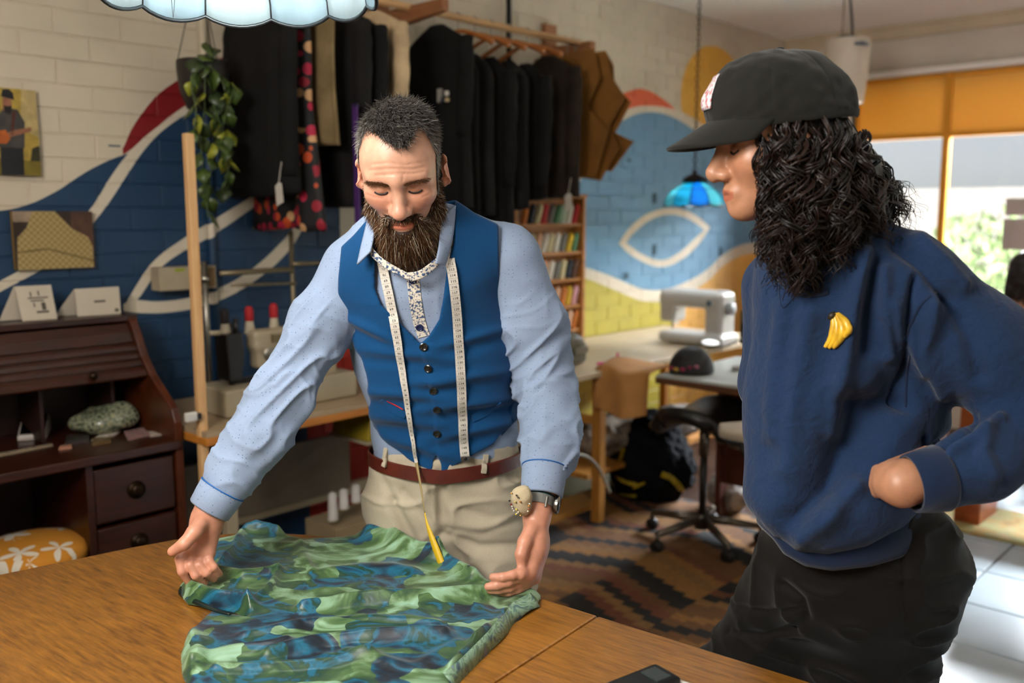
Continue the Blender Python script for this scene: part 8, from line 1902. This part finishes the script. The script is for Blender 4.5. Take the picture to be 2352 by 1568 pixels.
child(MB().box((0, 0, 0), (.0215, .012, .0016), M=q4).build('metal_end', mat('tape_end_steel', '#9a958c', .3, .9), None), tapem); child(MB().lathe([(.0045, .0005), (.0045, .0014), (.0025, .0016), (0, .0010)], n=12, M=q4).build('eyelet', M_INK, None, True), tapem)

# ---- wrist: watch, strap, pincushion
wa, wb_ = W(1245, 1122, 1.862), W(1236, 1172, 1.834); wc = wa.lerp(wb_, .62); wax = (wb_ - wa).normalized()
wt_ = empty('wrist_watch', wc, 'steel watch with a grey strap on the wrist below the blue cuff', 'watch'); bpy.context.view_layer.update()
def ring_pts(c, ax, r, a0, a1, n=28, flat=1.0):
    u = Vector((0, -1, 0)); u = (u - ax * u.dot(ax)).normalized(); v = ax.cross(u); return [c + (u * math.cos(a0 + (a1 - a0) * i / n) + v * math.sin(a0 + (a1 - a0) * i / n)) * r for i in range(n + 1)]
rp_ = ring_pts(wc, wax, .0325, 0, 2 * PI); mb = MB(); strip(mb, rp_, [(p - wc).normalized() for p in rp_], .020, .0022); child(mb.build('strap', mat('grey_nylon_strap', '#6a6b66', .6, bump=.2, bscale=400), None, True, angle=40), wt_)
right = Vector((1, -.15, 0)); right = (right - wax * right.dot(wax)).normalized(); fc = wc + right * .036; fm = Matrix.Translation(fc) @ right.to_track_quat('Z', 'Y').to_matrix().to_4x4()
child(MB().lathe([(0, -.005), (.017, -.005), (.0195, -.001), (.0195, .004), (.0165, .0065), (0, .0062)], n=28, M=fm).build('watch_case', mat('watch_steel', '#8d8b86', .25, 1.0), None, True, angle=40), wt_); child(MB().lathe([(0, .0063), (.0155, .0063), (.015, .0070), (0, .0072)], n=24, M=fm).build('dial_glass', mat('dark_watch_dial', '#20221f', .1), None, True), wt_)
sb_ = on(bvh_of([o for o in wt_.children if o.name.startswith('strap')][0]), 1254, 1152, .001)[0]
if sb_: child(MB().box((0, 0, 0), (.004, .004, .024), M=Matrix.Translation(sb_) @ wax.to_track_quat('Z', 'Y').to_matrix().to_4x4(), ch=.001).build('keeper', MATS['watch_steel'], None), wt_)
pcn = empty('pincushion', W(1198, 1150, 1.80), 'cream fabric pincushion with coloured pins strapped to the wrist', 'pincushion'); bpy.context.view_layer.update(); pcc = W(1198, 1151, 1.80)
cush = child(sdf_obj('cushion', [('u', ellip(pcc, (.021, .018, .030), Rot(roll=-.35)), 0), ('u', ellip(pcc + Vector((.006, 0, .018)), (.014, .013, .014)), .012)], .0022, mat('cream_calico', '#b3a486', .9, bump=.2, bscale=500), None, it=1, disp=lambda V: .004 * (vnoise(V * 70) - .5)), pcn)
rp2 = ring_pts(wa.lerp(wb_, .42), wax, .031, 0, 2 * PI); mb = MB(); strip(mb, rp2, [(p - wa.lerp(wb_, .42)).normalized() for p in rp2], .010, .0018); child(mb.build('wrist_band', mat('dark_teal_band', '#123a38', .6), None, True), pcn)
CB = bvh_of(cush); pins = [(1178, 1133, '#c8a04a'), (1174, 1149, '#1a1210'), (1172, 1159, '#8e1020'), (1176, 1163, '#c8c4bc'), (1174, 1170, '#c8c4bc'), (1177, 1175, '#c8c4bc'), (1187, 1137, '#4a4038'), (1190, 1141, '#5a5040'), (1184, 1151, '#c8b45a'), (1196, 1151, '#b0701c'), (1188, 1168, '#d8cf5a'), (1188, 1178, '#d0b83a'), (1213, 1160, '#c8842a'), (1213, 1167, '#a0522a'), (1211, 1172, '#d8d0b8'), (1214, 1155, '#d8d0b8'), (1196, 1180, '#b8923a'), (1192, 1173, '#d8d0b8')]
for px, py, c in pins:
    p, n = on(CB, px, py, 0)
    if p is None:
        h = CB.find_nearest(W(px, py, 1.79)); p, n = h[0], h[1]
    hd = p + n * .0035; o = child(MB().ell(hd, (.0021,) * 3, 8).build('pin_head', mat('pin_' + c[1:], c, .25, coat=.4), None, True), pcn); child(MB().tube([p - n * .004, hd], .0004, 4).build('pin_shaft', mat('pin_steel', '#b8b8b8', .2, 1.0), None), pcn)
